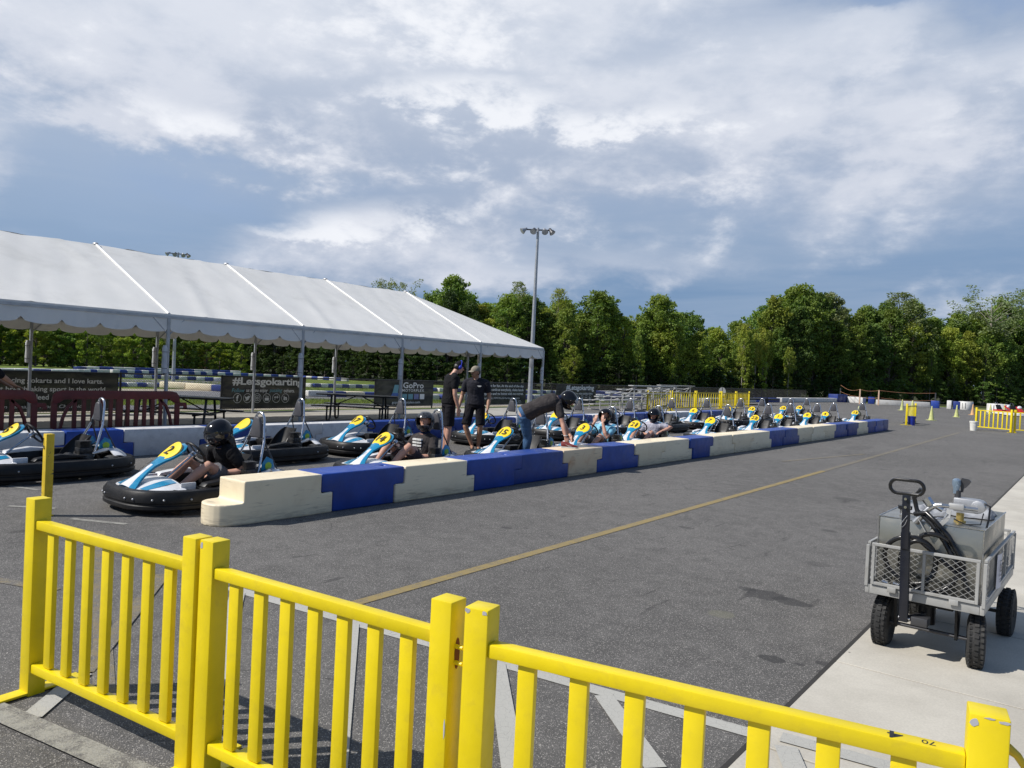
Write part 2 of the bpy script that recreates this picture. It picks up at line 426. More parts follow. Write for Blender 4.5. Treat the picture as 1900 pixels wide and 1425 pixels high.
M_DARKTUBE = mat('dark_steel', (0.07, 0.07, 0.075), 0.45, 0.5)
M_TENT = mat('tent_vinyl', (0.82, 0.805, 0.765), 0.5, var=0.03, vscale=1.2, trans=0.14, bump=0.35, bscale=1.6, dirt=(0.60, 0.59, 0.55), dirt_amt=0.5, dscale=0.9)
M_STRAP = mat('white_seam_vinyl', (0.84, 0.83, 0.80), 0.45, var=0.02)
M_RED = mat('maroon_plastic', (0.11, 0.012, 0.010), 0.5, var=0.15, objvar=0.05)
M_TABLE = mat('black_table', (0.012, 0.012, 0.013), 0.35, var=0.2)
M_WIRE = mat('black_vinyl_wire', (0.012, 0.012, 0.012), 0.5)
M_TEXT = mat('banner_white_print', (0.80, 0.80, 0.77), 0.6, var=0.05)
M_TEXTBLUE = mat('banner_blue_print', (0.16, 0.36, 0.42), 0.6)
M_TEXTBLUE2 = mat('banner_deep_blue_print', (0.06, 0.14, 0.42), 0.6)
M_TEXTVIO = mat('banner_violet_print', (0.20, 0.22, 0.42), 0.6)
M_CONE = mat('faded_lime_plastic', (0.50, 0.52, 0.20), 0.55, var=0.12, dirt=(0.2, 0.2, 0.12), dirt_amt=0.7, dscale=8)
M_CONEOR = mat('faded_orange_cone', (0.62, 0.36, 0.16), 0.55, var=0.12)
M_BUCKETB = mat('bucket_blue', (0.012, 0.03, 0.30), 0.4)
M_BUCKETW = mat('bucket_white', (0.72, 0.71, 0.66), 0.4, dirt=(0.35, 0.33, 0.25), dirt_amt=0.5, dscale=12)
M_ORANGE = mat('orange_tape', (0.42, 0.20, 0.11), 0.6)
M_SKIN = mat('skin', (0.50, 0.27, 0.19), 0.5, var=0.08, vscale=12, bump=0.05)
M_SKIN2 = mat('tanned_skin', (0.36, 0.19, 0.115), 0.5, var=0.08, vscale=12, bump=0.05)


def cloth(name, c, bump=0.9):
    if name in MATS: return MATS[name]
    m, nt, b = new_mat(name)
    tc = nt.node('ShaderNodeTexCoord'); v = tc.outputs['Object']
    n = nt.noise(v, 9, 5, 0.6, 0.8)
    cc = nt.mix(nt.ramp(n, 0.3, 0.7), tuple(q * 0.8 for q in c), tuple(min(1, q * 1.2) for q in c))
    nt.l.new(cc, b.inputs['Base Color']); b.inputs['Roughness'].default_value = 0.9
    b.inputs['Specular IOR Level'].default_value = 0.15
    bp = nt.node('ShaderNodeBump'); nt.set(bp, 'Strength', bump); nt.set(bp, 'Distance', 0.03)
    nt.set(bp, 'Height', nt.noise(v, 7, 3, 0.5, 1.5)); nt.l.new(bp.outputs[0], b.inputs['Normal'])
    MATS[name] = m
    return m


M_TEEBLACK = cloth('black_cotton', (0.012, 0.012, 0.014))
M_POLO = cloth('charcoal_polo', (0.025, 0.025, 0.032))
M_TEEGREY = cloth('grey_cotton', (0.045, 0.04, 0.04))
M_SHORTBLK = cloth('black_shorts', (0.014, 0.013, 0.016))
M_SHORTGRY = cloth('grey_shorts', (0.13, 0.13, 0.14))
M_SHORTBRN = cloth('brown_grey_shorts', (0.07, 0.055, 0.06))
M_JEANS = cloth('blue_denim', (0.05, 0.105, 0.20))
M_LTBLUE = cloth('light_blue_cotton', (0.20, 0.45, 0.60))
M_NAVY = cloth('navy_fabric', (0.01, 0.018, 0.05))
M_PALEGREY = cloth('pale_grey_cotton', (0.36, 0.36, 0.42))
M_HAIR = mat('black_hair', (0.012, 0.009, 0.008), 0.4, bump=0.6, bscale=80)
M_HELMET = mat('helmet_black', (0.007, 0.007, 0.009), 0.14, var=0.2, coat=0.15, spec=0.35)
M_HELMET2 = mat('helmet_graphite', (0.04, 0.042, 0.048), 0.22, var=0.8, vscale=24, coat=0.1, spec=.35)
M_VISOR = mat('visor', (0.03, 0.032, 0.04), 0.08, coat=0.8)
M_CLEARV = mat('raised_visor', (0.30, 0.32, 0.36), 0.08, coat=0.8)
M_CAPTAN = cloth('tan_cap', (0.26, 0.23, 0.18), 0.1)
M_MUFF = mat('ear_muff_blue', (0.012, 0.03, 0.45), 0.35)
M_SHOEGR = mat('trainer_grey', (0.30, 0.33, 0.42), 0.7, var=0.5, vscale=30)
M_SHOEBLK = mat('trainer_black', (0.02, 0.02, 0.02), 0.6)
M_SOLE = mat('white_sole', (0.6, 0.6, 0.58), 0.6)
M_SHOERED = mat('trainer_red', (0.17, 0.02, 0.02), 0.7, bump=0.2)
M_CARTGREY = mat('cart_paint_grey', (0.33, 0.33, 0.32), 0.4, var=0.06, dirt=(0.2, 0.19, 0.16), dirt_amt=0.5, dscale=9)
M_TANK = mat('tank_sheet_aluminium', (0.38, 0.37, 0.33), 0.33, 0.85, var=0.08, vscale=3, bump=0.05, bscale=5)
M_HANDLE = mat('handle_blue_black', (0.008, 0.010, 0.018), 0.35, var=0.2)
M_HOSE = mat('black_hose', (0.012, 0.012, 0.013), 0.25)
M_RAG = cloth('grey_rag', (0.27, 0.28, 0.30), 0.6)
M_BRASS = mat('brass', (0.60, 0.45, 0.16), 0.35, 0.8)
M_PAPER = mat('paper_sign', (0.62, 0.61, 0.66), 0.6, var=0.06)
M_SIGNBACK = mat('sign_back_aluminium', (0.40, 0.41, 0.43), 0.5, 0.2)
M_CURTAIN = mat('rolled_white_vinyl', (0.55, 0.55, 0.56), 0.5, var=0.12)

# ------------------------------------------------------------------ mesh helpers


def tag(o, label=None, cat=None, group=None, kind=None):
    if label: o['label'] = label
    if cat: o['category'] = cat
    if group: o['group'] = group
    if kind: o['kind'] = kind
    return o


def thing(name, label, cat, loc=(0, 0, 0), rz=0.0, group=None):
    o = bpy.data.objects.new(name, None)
    o.empty_display_size = 0.2
    col.objects.link(o)
    o.location = loc; o.rotation_euler = (0, 0, rz)
    return tag(o, label, cat, group)


class MB:
    def __init__(s):
        s.v = []; s.f = []

    def add(s, vs, fs, mtx=None):
        k = len(s.v)
        if mtx is not None: vs = [tuple(mtx @ Vector(p)) for p in vs]
        s.v.extend(tuple(p) for p in vs)
        s.f.extend(tuple(i + k for i in f) for f in fs)
        return s

    def box(s, c, d, mtx=None, taper=(1, 1)):
        x, y, z = c; a, b, h = d[0] / 2, d[1] / 2, d[2] / 2
        tx, ty = taper
        vs = [(x - a, y - b, z - h), (x + a, y - b, z - h), (x + a, y + b, z - h), (x - a, y + b, z - h),
              (x - a * tx, y - b * ty, z + h), (x + a * tx, y - b * ty, z + h), (x + a * tx, y + b * ty, z + h), (x - a * tx, y + b * ty, z + h)]
        return s.add(vs, [(0, 3, 2, 1), (4, 5, 6, 7), (0, 1, 5, 4), (1, 2, 6, 5), (2, 3, 7, 6), (3, 0, 4, 7)], mtx)

    def beam(s, a, b, w, h, up=(0, 0, 1)):
        a = Vector(a); b = Vector(b); t = (b - a); L = t.length
        if L < 1e-6: return s
        t.normalize(); u = Vector(up)
        if abs(t.dot(u)) > 0.98: u = Vector((0, 1, 0)) if abs(t.y) < 0.9 else Vector((1, 0, 0))
        r = t.cross(u).normalized(); u = r.cross(t).normalized()
        vs = []
        for q in (a, b):
            for i, j in ((-1, -1), (1, -1), (1, 1), (-1, 1)):
                vs.append(q + r * (w / 2 * i) + u * (h / 2 * j))
        return s.add(vs, [(0, 1, 2, 3), (7, 6, 5, 4), (0, 4, 5, 1), (1, 5, 6, 2), (2, 6, 7, 3), (3, 7, 4, 0)])

    def tube(s, pts, r, n=8, closed=False, cap=True, ell=None, side=None):
        pts = [Vector(p) for p in pts]; N = len(pts)
        rr = r if isinstance(r, (list, tuple)) else [r] * N
        tan = []
        for i in range(N):
            if closed: t = pts[(i + 1) % N] - pts[i - 1]
            else: t = pts[min(i + 1, N - 1)] - pts[max(i - 1, 0)]
            tan.append(t.normalized() if t.length > 1e-9 else Vector((0, 0, 1)))
        if side is not None: nr = Vector(side)
        else: nr = Vector((0, 0, 1)) if abs(tan[0].z) < 0.9 else Vector((1, 0, 0))
        vs = []
        for i in range(N):
            nr = (nr - tan[i] * nr.dot(tan[i]))
            nr = nr.normalized() if nr.length > 1e-6 else tan[i].orthogonal().normalized()
            bi = tan[i].cross(nr)
            e = ell[i] if ell else 1.0
            for k in range(n):
                a = 2 * math.pi * k / n
                vs.append(pts[i] + nr * (math.cos(a) * rr[i]) + bi * (math.sin(a) * rr[i] * e))
        fs = []
        for i in range(N if closed else N - 1):
            j = (i + 1) % N
            for k in range(n):
                l = (k + 1) % n
                fs.append((i * n + k, i * n + l, j * n + l, j * n + k))
        if cap and not closed:
            fs.append(tuple(range(n - 1, -1, -1))); fs.append(tuple((N - 1) * n + k for k in range(n)))
        return s.add(vs, fs)

    def lathe(s, prof, n=16, mtx=None, cap=True):
        vs = []; fs = []
        for r, z in prof:
            for k in range(n):
                a = 2 * math.pi * k / n
                vs.append((r * math.cos(a), r * math.sin(a), z))
        for i in range(len(prof) - 1):
            for k in range(n):
                l = (k + 1) % n
                fs.append((i * n + k, i * n + l, (i + 1) * n + l, (i + 1) * n + k))
        if cap:
            fs.append(tuple(range(n - 1, -1, -1))); fs.append(tuple((len(prof) - 1) * n + k for k in range(n)))
        return s.add(vs, fs, mtx)

    def cyl(s, a, b, r, n=12):
        return s.tube([a, b], r, n)

    def ellipsoid(s, c, rad, nu=16, nv=10, mtx=None):
        vs = [(c[0], c[1], c[2] - rad[2])]; fs = []
        for j in range(1, nv):
            ph = -math.pi / 2 + math.pi * j / nv
            for i in range(nu):
                th = 2 * math.pi * i / nu
                vs.append((c[0] + rad[0] * math.cos(ph) * math.cos(th), c[1] + rad[1] * math.cos(ph) * math.sin(th), c[2] + rad[2] * math.sin(ph)))
        vs.append((c[0], c[1], c[2] + rad[2])); top = len(vs) - 1
        for i in range(nu):
            fs.append((0, 1 + (i + 1) % nu, 1 + i))
            fs.append((top, top - nu + i, top - nu + (i + 1) % nu))
        for j in range(nv - 2):
            for i in range(nu):
                a = 1 + j * nu + i; b = 1 + j * nu + (i + 1) % nu
                fs.append((a, b, b + nu, a + nu))
        return s.add(vs, fs, mtx)

    def prism(s, poly, axis, a, b, mtx=None):
        """extrude a 2D polygon along axis 'x','y' or 'z' from a to b"""
        n = len(poly); vs = []
        for t in (a, b):
            for p, q in poly:
                vs.append({'x': (t, p, q), 'y': (p, t, q), 'z': (p, q, t)}[axis])
        fs = [tuple(range(n)), tuple(range(2 * n - 1, n - 1, -1))]
        for i in range(n):
            j = (i + 1) % n
            fs.append((i, n + i, n + j, j))
        return s.add(vs, fs, mtx)

    def rings(s, rings, cap=True, closed=False):
        n = len(rings[0]); vs = [p for r in rings for p in r]; fs = []
        N = len(rings)
        for i in range(N if closed else N - 1):
            i2 = (i + 1) % N
            for k in range(n):
                l = (k + 1) % n
                fs.append((i * n + k, i * n + l, i2 * n + l, i2 * n + k))
        if cap and not closed:
            fs.append(tuple(range(n - 1, -1, -1))); fs.append(tuple((N - 1) * n + k for k in range(n)))
        return s.add(vs, fs)

    def grid(s, P, thick=0.0, nrm=None):
        """P[i][j] points; with thick, a second skin is added and the rim closed"""
        a, b = len(P), len(P[0])
        P = [[Vector(p) for p in r] for r in P]
        vs = [p for r in P for p in r]; fs = []
        for i in range(a - 1):
            for j in range(b - 1):
                fs.append((i * b + j, (i + 1) * b + j, (i + 1) * b + j + 1, i * b + j + 1))
        if thick:
            k = len(vs)
            for i in range(a):
                for j in range(b):
                    du = P[min(i + 1, a - 1)][j] - P[max(i - 1, 0)][j]
                    dv = P[i][min(j + 1, b - 1)] - P[i][max(j - 1, 0)]
                    nn = du.cross(dv)
                    nn = nn.normalized() if nn.length > 1e-9 else Vector((0, 0, 1))
                    vs.append(P[i][j] + nn * thick)
            fs += [tuple(q + k for q in reversed(f)) for f in list(fs)]
            loop = [i * b for i in range(a)] + [(a - 1) * b + j for j in range(1, b)] + [i * b + b - 1 for i in range(a - 2, -1, -1)] + [j for j in range(b - 2, 0, -1)]
            for q in range(len(loop)):
                p0, p1 = loop[q], loop[(q + 1) % len(loop)]
                fs.append((p0, p0 + k, p1 + k, p1))
        return s.add(vs, fs)

    def mesh(s, name, bevel=0.0, seg=2, smooth=35, weld=False, fix=True):
        bm = bmesh.new()
        vv = [bm.verts.new(p) for p in s.v]
        for f in s.f:
            try: bm.faces.new([vv[i] for i in f])
            except ValueError: pass
        if weld: bmesh.ops.remove_doubles(bm, verts=bm.verts, dist=1e-5)
        if fix: bmesh.ops.recalc_face_normals(bm, faces=bm.faces)
        if bevel > 0:
            ed = [e for e in bm.edges if len(e.link_faces) == 2 and e.calc_face_angle(0) > math.radians(30)]
            bmesh.ops.bevel(bm, geom=ed, offset=bevel, segments=seg, affect='EDGES', profile=0.5, clamp_overlap=True)
        if smooth:
            for f in bm.faces: f.smooth = True
            lim = math.radians(smooth)
            for e in bm.edges:
                if len(e.link_faces) != 2 or e.calc_face_angle(0) > lim: e.smooth = False
        me = bpy.data.meshes.new(name)
        bm.to_mesh(me); bm.free()
        return me

    def build(s, name, material, parent=None, bevel=0.0, seg=2, smooth=35, loc=None, rot=None, weld=False, fix=True, **props):
        me = s.mesh(name, bevel, seg, smooth, weld, fix)
        me.materials.append(material)
        o = bpy.data.objects.new(name, me)
        col.objects.link(o)
        if parent is not None: o.parent = parent
        if loc is not None: o.location = loc
        if rot is not None: o.rotation_euler = rot
        for k, v in props.items(): o[k] = v
        return o


def inst(name, me, parent=None, loc=(0, 0, 0), rz=0.0, scale=None):
    o = bpy.data.objects.new(name, me)
    col.objects.link(o)
    if parent is not None: o.parent = parent
    o.location = loc; o.rotation_euler = (0, 0, rz)
    if scale is not None: o.scale = scale
    return o


def copy_tree(o, parent=None):
    c = o.copy(); col.objects.link(c)
    c.parent = parent
    for ch in [q for q in CHILDREN.get(o.name, [])]:
        copy_tree(ch, c)
    return c


CHILDREN = {}


def index_children():
    CHILDREN.clear()
    for o in bpy.data.objects:
        if o.parent: CHILDREN.setdefault(o.parent.name, []).append(o)


def sheet(name, poly, z, material, label=None):
    m = MB(); m.add([(p[0], p[1], z) for p in poly], [tuple(range(len(poly)))])
    o = m.build(name, material, smooth=0)
    # faces up
    if o.data.polygons[0].normal.z < 0: o.data.flip_normals()
    o['kind'] = 'structure'
    return o


def strip(a, b, w):
    a = Vector(a); b = Vector(b); t = (b - a).normalized(); n = Vector((-t.y, t.x)) * (w / 2)
    return [tuple(a - n), tuple(b - n), tuple(b + n), tuple(a + n)]


def remeshed(mb, name, voxel, material, parent, smooth_iter=4):
    me = bpy.data.meshes.new(name + '_raw')
    me.from_pydata([tuple(v) for v in mb.v], [], mb.f)
    ob = bpy.data.objects.new(name + '_raw', me); col.objects.link(ob)
    rm = ob.modifiers.new('r', 'REMESH'); rm.mode = 'VOXEL'; rm.voxel_size = voxel; rm.use_smooth_shade = True
    sm = ob.modifiers.new('s', 'SMOOTH'); sm.iterations = smooth_iter; sm.factor = .5
    dg = bpy.context.evaluated_depsgraph_get(); dg.update()
    nm = bpy.data.meshes.new_from_object(ob.evaluated_get(dg))
    bpy.data.objects.remove(ob); bpy.data.meshes.remove(me)
    nm.name = name; nm.materials.clear(); nm.materials.append(material)
    for p in nm.polygons: p.use_smooth = True
    o = bpy.data.objects.new(name, nm); col.objects.link(o); o.parent = parent
    return o


# flat lettering as real geometry
_text_cache = {}


def text_data(s, bold=0.0, shear=0.0, space=1.0):
    key = (s, bold, shear, space)
    if key in _text_cache: return _text_cache[key]
    cu = bpy.data.curves.new('lettering', 'FONT')
    cu.body = s; cu.size = 1.0; cu.align_x = 'CENTER'; cu.align_y = 'CENTER'
    cu.offset = bold; cu.shear = shear; cu.space_character = space
    cu.resolution_u = 3
    ob = bpy.data.objects.new('lettering_source', cu)
    col.objects.link(ob)
    dg = bpy.context.evaluated_depsgraph_get(); dg.update()
    me = ob.evaluated_get(dg).to_mesh()
    vs = [tuple(v.co) for v in me.vertices]; fs = [tuple(p.vertices) for p in me.polygons]
    ob.evaluated_get(dg).to_mesh_clear()
    bpy.data.objects.remove(ob); bpy.data.curves.remove(cu)
    xs = [v[0] for v in vs] or [0]; ys = [v[1] for v in vs] or [0]
    cx, cy = (min(xs) + max(xs)) / 2, (min(ys) + max(ys)) / 2
    vs = [(v[0] - cx, v[1] - cy, 0) for v in vs]
    _text_cache[key] = (vs, fs, max(xs) - min(xs), max(ys) - min(ys))
    return _text_cache[key]


def text_obj(name, s, center, right, up, material, parent, width=None, height=None, bold=0.0, shear=0.0, space=1.0, lift=0.0):
    vs, fs, w0, h0 = text_data(s, bold, shear, space)
    sx = (width / w0) if width else None
    sy = (height / h0) if height else None
    if sx is None: sx = sy
    if sy is None: sy = sx
    r = Vector(right).normalized(); u = Vector(up).normalized(); n = r.cross(u)
    c = Vector(center) + n * lift
    m = MB(); m.add([c + r * (v[0] * sx) + u * (v[1] * sy) for v in vs], fs)
    return m.build(name, material, parent, smooth=0, fix=False)


# ------------------------------------------------------------------ ground, markings
sheet('grass_field', [(-900, -300), (500, -300), (500, 900), (-900, 900)], -0.012, M_GRASS)
sheet('parking_lot', [(-17.0, -40), (60, -40), (60, 96), (4, 94), (-10, 91), (-19, 88), (-22.5, 84), (-22.0, 52), (-21.3, 40), (-20.0, 27), (-17.0, 27)], 0.0, M_ASPHALT)
o = sheet('forest_floor', [(-110, 10), (-80, 38), (-66, 45), (-56, 46), (-46, 51), (-40, 57), (-35, 63), (-30, 70), (-25.5, 80), (-23, 90), (-12, 96), (0, 99), (60, 110), (60, 300), (-300, 300), (-300, 10)], -0.008, M_FOREST)
sheet('service_path', [(-23.6, -30), (-21.4, -30), (-21.8, 52), (-24.2, 52)], -0.004, M_TRACK)
sheet('kart_track', [(-32.6, -30), (-26.9, -30), (-26.3, 30), (-25.0, 44), (-22.2, 56), (-22.2, 70), (-29, 62), (-31.5, 48), (-32.6, 30)], -0.004, M_TRACK)
sheet('gravel_verge', [(-34.4, -30), (-32.6, -30), (-32.6, 30), (-34.2, 30)], -0.004, M_SAND)
sheet('far_track', [(-50, -30), (-45.5, -30), (-41, 30), (-37, 40), (-41, 43), (-45, 32)], -0.004, M_TRACK)
sheet('verge_gravel', [(-21.4, -30), (-20.65, -30), (-21.3, 26), (-22.0, 40), (-22.4, 40)], -0.003, M_SAND)

# concrete pad under the tent and the sidewalk at the right: slabs with real thickness
pad_t = 0.02
for i in range(10):
    y0 = -6.0 + i * 3.3
    m = MB(); m.box((-18.75, y0 + 1.645, pad_t / 2 - 0.02), (3.5, 3.28, pad_t + 0.04))
    o = m.build('concrete_pad', M_PAD, bevel=0.006, seg=1); o['kind'] = 'structure'
joints = [-8.0, -5.0, -2.0, 1.0, 3.47, 4.84, 6.22, 7.6, 9.0, 10.4, 11.8, 13.2, 14.6, 16.0, 17.4, 18.8, 20.2, 21.6, 23.0, 26, 29, 32, 36, 40]
for a, b in zip(joints[:-1], joints[1:]):
    m = MB(); m.box((0.55, (a + b) / 2, -0.015), (3.46, b - a - 0.016, 0.07))
    o = m.build('sidewalk_slab', M_CONCRETE, bevel=0.003, seg=1); o['kind'] = 'structure'
sheet('sidewalk_joint_filler', [(-1.2, -8), (-1.2, 40), (2.3, 40), (2.3, -8)], 0.004, mat('joint_dirt', (0.10, 0.09, 0.07), 0.95))

sheet('edge_joint', [(-1.215, -8), (-1.178, -8), (-1.178, 40), (-1.215, 40)], 0.0055, mat('tar_joint', (0.03, 0.028, 0.026), 0.9))
sheet('yellow_lane_line', strip((-4.0, 3.35), (-4.2, 15.5), 0.10), 0.004, M_YELLOWLINE)
sheet('faded_lane_line', strip((-4.2, 15.5), (-4.55, 36), 0.11), 0.004, M_GHOSTLINE)
sheet('faded_lane_line', strip((-5.3, 16.5), (-4.6, 20.5), 0.10), 0.0045, M_GHOSTLINE)
# white hatched box by the near barrier
sheet('white_stop_line', strip((-4.9, 3.16), (-1.18, 3.60), 0.10), 0.004, M_WHITELINE)
sheet('white_stop_line', strip((-1.10, 3.61), (-0.2, 3.72), 0.10), 0.026, M_WHITELINE)
for a, b, w in [((-3.72, 1.44), (-4.05, 1.80), .095), ((-4.72, 3.12), (-2.85, 1.72), .10), ((-3.68, 3.27), (-2.25, 1.95), .075), ((-1.96, 3.46), (-1.42, 2.98), .10), ((-2.62, 3.4), (-1.85, 2.55), .10)]:
    sheet('white_hatch_line', strip(a, b, w), 0.0082, M_WHITELINE)
sheet('white_hatch_line', strip((-1.05, 3.52), (-0.55, 2.6), 0.10), 0.0302, M_WHITELINE)
sheet('faded_hatch_line', strip((-4.06, 1.81), (-5.5, 3.0), .10), 0.0082, M_GHOSTLINE)
sheet('worn_lane_line', strip((-4.6, 1.24), (-1.9, 1.70), 0.12), 0.0125, M_OLDWHITE)
sheet('ghost_lane_line', strip((-7.2, 3.3), (-3.7, 1.75), 0.10), 0.004, M_GHOSTLINE)
sheet('ghost_lane_line', strip((-9.0, 1.1), (-5.6, 2.3), 0.09), 0.004, M_GHOSTLINE)
for a, b in [((-8.9, 3.15), (-8.5, 3.45)), ((-7.9, 3.35), (-7.35, 3.62)), ((-10.2, 3.6), (-9.7, 3.75)), ((-8.5, 2.4), (-8.1, 2.5))]:
    sheet('painted_grid_mark', strip(a, b, 0.07), 0.004, M_OLDWHITE)

# ------------------------------------------------------------------ near yellow barriers


def yellow_panel(name, label, a, b, parent_kind='fence', post_w=0.08, h=0.94, nbal=7, foot=None, group=None, post_b=True, chips=True, offs=0.0):
    a = Vector((a[0], a[1], 0)); b = Vector((b[0], b[1], 0)); t = (b - a); L = t.length; ang = math.atan2(t.y, t.x)
    root = thing(name, label, 'barrier', tuple(a), ang, group)
    d = 0.08
    for k, x in enumerate((post_w / 2, L - post_w / 2)):
        m = MB(); m.box((x, 0, h / 2), (post_w, d, h))
        m.build('post', M_YELLOW, root, bevel=0.004)
    x0, x1 = post_w + 0.001, L - post_w - 0.001
    zt = h - 0.122
    m = MB(); m.box(((x0 + x1) / 2, -0.008, zt), (x1 - x0, 0.048, 0.042)); m.build('top_rail', M_YELLOW, root, bevel=0.004)
    m = MB(); m.box(((x0 + x1) / 2, -0.008, 0.135), (x1 - x0, 0.048, 0.042)); m.build('bottom_rail', M_YELLOW, root, bevel=0.004)
    mb = MB(); mb.box((0, 0, 0), (0.055, 0.024, zt - 0.023 - 0.158 - 0.002)); bme = mb.mesh('baluster', 0.003); bme.materials.append(M_YELLOW)
    for i in range(nbal):
        x = x0 + (x1 - x0) * (i + 0.75) / (nbal + 0.5) + offs
        inst('baluster', bme, root, (x, -0.008, (zt - 0.023 + 0.158) / 2))
    for x in (post_w / 2, L - post_w / 2):
        if foot is None or foot:
            m = MB(); m.box((x, 0, 0.014), (0.075, 0.46, 0.012)); m.build('foot', M_YELLOW, root, bevel=0.003)
    return root, L


yr, L1 = yellow_panel('yellow_barrier', 'leftmost near yellow barrier panel, its left post standing alone beside the thin yellow post', (-4.04, 1.545), (-2.78, 1.68), group='yellow barriers in the foreground')
yr2, L2 = yellow_panel('yellow_barrier', 'middle near yellow barrier panel between two pairs of touching posts', (-2.765, 1.69), (-1.545, 1.80), group='yellow barriers in the foreground')
yr3, L3 = yellow_panel('yellow_barrier', 'rightmost near yellow barrier panel, its rail marked 70 4 by the lone post', (-1.50, 1.805), (-0.13, 2.065), group='yellow barriers in the foreground', nbal=7)
# coupling pins between the posts, chipped paint and a hook
for z in (0.80, 0.75):
    m = MB(); m.cyl((L2 - 0.002, -0.01, z), (L2 + 0.03, -0.01, z), 0.007, 10); m.build('coupling_pin', M_YELLOW, yr2)
m = MB(); m.ellipsoid((L2 + 0.001, 0.0, .775), (0.002, 0.014, 0.05), 10, 6)
m.build('rust_patch', mat('rust', (0.20, 0.07, 0.02), 0.9, var=0.3), yr2)


def chip(parent, x, z, w, h, seed, y=-0.0402):
    r = random.Random(seed); pts = []
    for k in range(11):
        a = 2 * math.pi * k / 11; q = r.uniform(0.65, 1.1)
        pts.append((x + math.cos(a) * w * q, z + math.sin(a) * h * q))
    m = MB(); m.prism(pts, 'y', y - 0.0006, y + 0.0002)
    m.build('paint_chip', M_CHIP, parent, smooth=0)


chip(yr2, 0.012, 0.918, 0.008, 0.016, 1)
chip(yr3, 0.010, 0.930, 0.009, 0.009, 2); chip(yr3, 0.068, 0.931, 0.010, 0.007, 3); chip(yr2, L2 - 0.006, 0.55, 0.003, 0.03, 5)
chip(yr3, L3 - 0.069, 0.922, 0.010, 0.011, 4); chip(yr3, L3 - 0.012, 0.933, 0.013, 0.004, 6); chip(yr3, L3 - 0.04, 0.936, 0.012, 0.0025, 8)
m = MB(); m.tube([(L3, 0.0, 0.865), (L3 + 0.02, 0.0, 0.852), (L3 + 0.035, 0, 0.83), (L3 + 0.035, 0, 0.80)], [0.012, 0.009, 0.008, 0.007], 8)
m.build('hook', M_OLDYELLOW, yr3)
text_obj('handwriting', '4', (L3 - 0.225, -0.009, 0.8396), (-1, 0, 0), (0, -1, 0), M_INK, yr3, height=0.040, width=.034, bold=.02)
text_obj('handwriting', '70', (L3 - 0.155, -0.009, 0.8396), (-1, 0, 0), (0, -1, 0), M_INK, yr3, height=0.022)

root = thing('yellow_post', 'thin weathered yellow post with a black edge standing behind the leftmost barrier', 'post', (-8.19, 3.24, 0))
m = MB(); m.box((0, 0, 0.405), (0.075, 0.075, 0.81)); m.build('post', M_OLDYELLOW, root, bevel=0.004)
m = MB(); m.box((0, 0, 0.006), (0.10, 0.10, 0.010)); m.build('base_plate', M_OLDYELLOW, root, bevel=0.003)
m = MB(); m.tube([(-.02, -.042, .77), (-.02, -.046, .70), (0.0, -.046, .69), (0.0, -.042, .66)], 0.004, 6); m.build('latch', M_DARKTUBE, root)

# ------------------------------------------------------------------ plastic block walls
ORD = ['first', 'second', 'third', 'fourth', 'fifth', 'sixth', 'seventh', 'eighth', 'ninth', 'tenth', 'eleventh', 'twelfth', 'thirteenth',
       'fourteenth', 'fifteenth', 'sixteenth', 'seventeenth', 'eighteenth', 'nineteenth', 'twentieth', 'twenty-first', 'twenty-second',
       'twenty-third', 'twenty-fourth', 'twenty-fifth', 'twenty-sixth', 'twenty-seventh']


def block_mesh(L, s0, s1, W=0.45, H=0.43, hole=True):
    """interlocking block: side profile with a half-height lug; s0/s1 say whether the upper half is long (+) or short (-)"""
    e = 0.08; g = 0.007; zm = H * 0.52
    ly0, uy0 = (-L / 2 + e * s0 + g), (-L / 2 - e * s0 + g)
    ly1, uy1 = (L / 2 - e * s1 - g), (L / 2 + e * s1 - g)
    poly = [(ly0, 0.0), (ly1, 0.0), (ly1, zm - .005 * s1), (uy1, zm + .005 * s1), (uy1, H), (uy0, H), (uy0, zm + .005 * s0), (ly0, zm - .005 * s0)]
    m = MB(); w = W / 2
    n = len(poly)
    vs = [(-w, p, q) for p, q in poly] + [(w, p, q) for p, q in poly]
    fs = [tuple(range(n)), tuple(range(2 * n - 1, n - 1, -1))]
    for i in range(n):
        j = (i + 1) % n
        if i == 4 and hole: continue
        fs.append((i, n + i, n + j, j))
    m.add(vs, fs)
    if hole:
        hy1 = uy1 - 0.09; hy0 = hy1 - 0.10; hw = 0.06; k = len(m.v)
        m.v += [(-hw, hy1, H), (-hw, hy0, H), (hw, hy1, H), (hw, hy0, H), (-hw * .8, hy1 - .01, H - .05), (-hw * .8, hy0 + .01, H - .05), (hw * .8, hy1 - .01, H - .05), (hw * .8, hy0 + .01, H - .05)]
        A, B, C, D = 4, 5, n + 4, n + 5          # A=(-w,uy1) B=(-w,uy0) C=(w,uy1) D=(w,uy0)
        a, b_, c, d = k, k + 1, k + 2, k + 3
        m.f += [(A, a, b_, B), (B, b_, d, D), (D, d, c, C), (C, c, a, A),
                (a, k + 4, k + 5, b_), (b_, k + 5, k + 7, d), (d, k + 7, k + 6, c), (c, k + 6, k + 4, a), (k + 4, k + 6, k + 7, k + 5)]
    return m


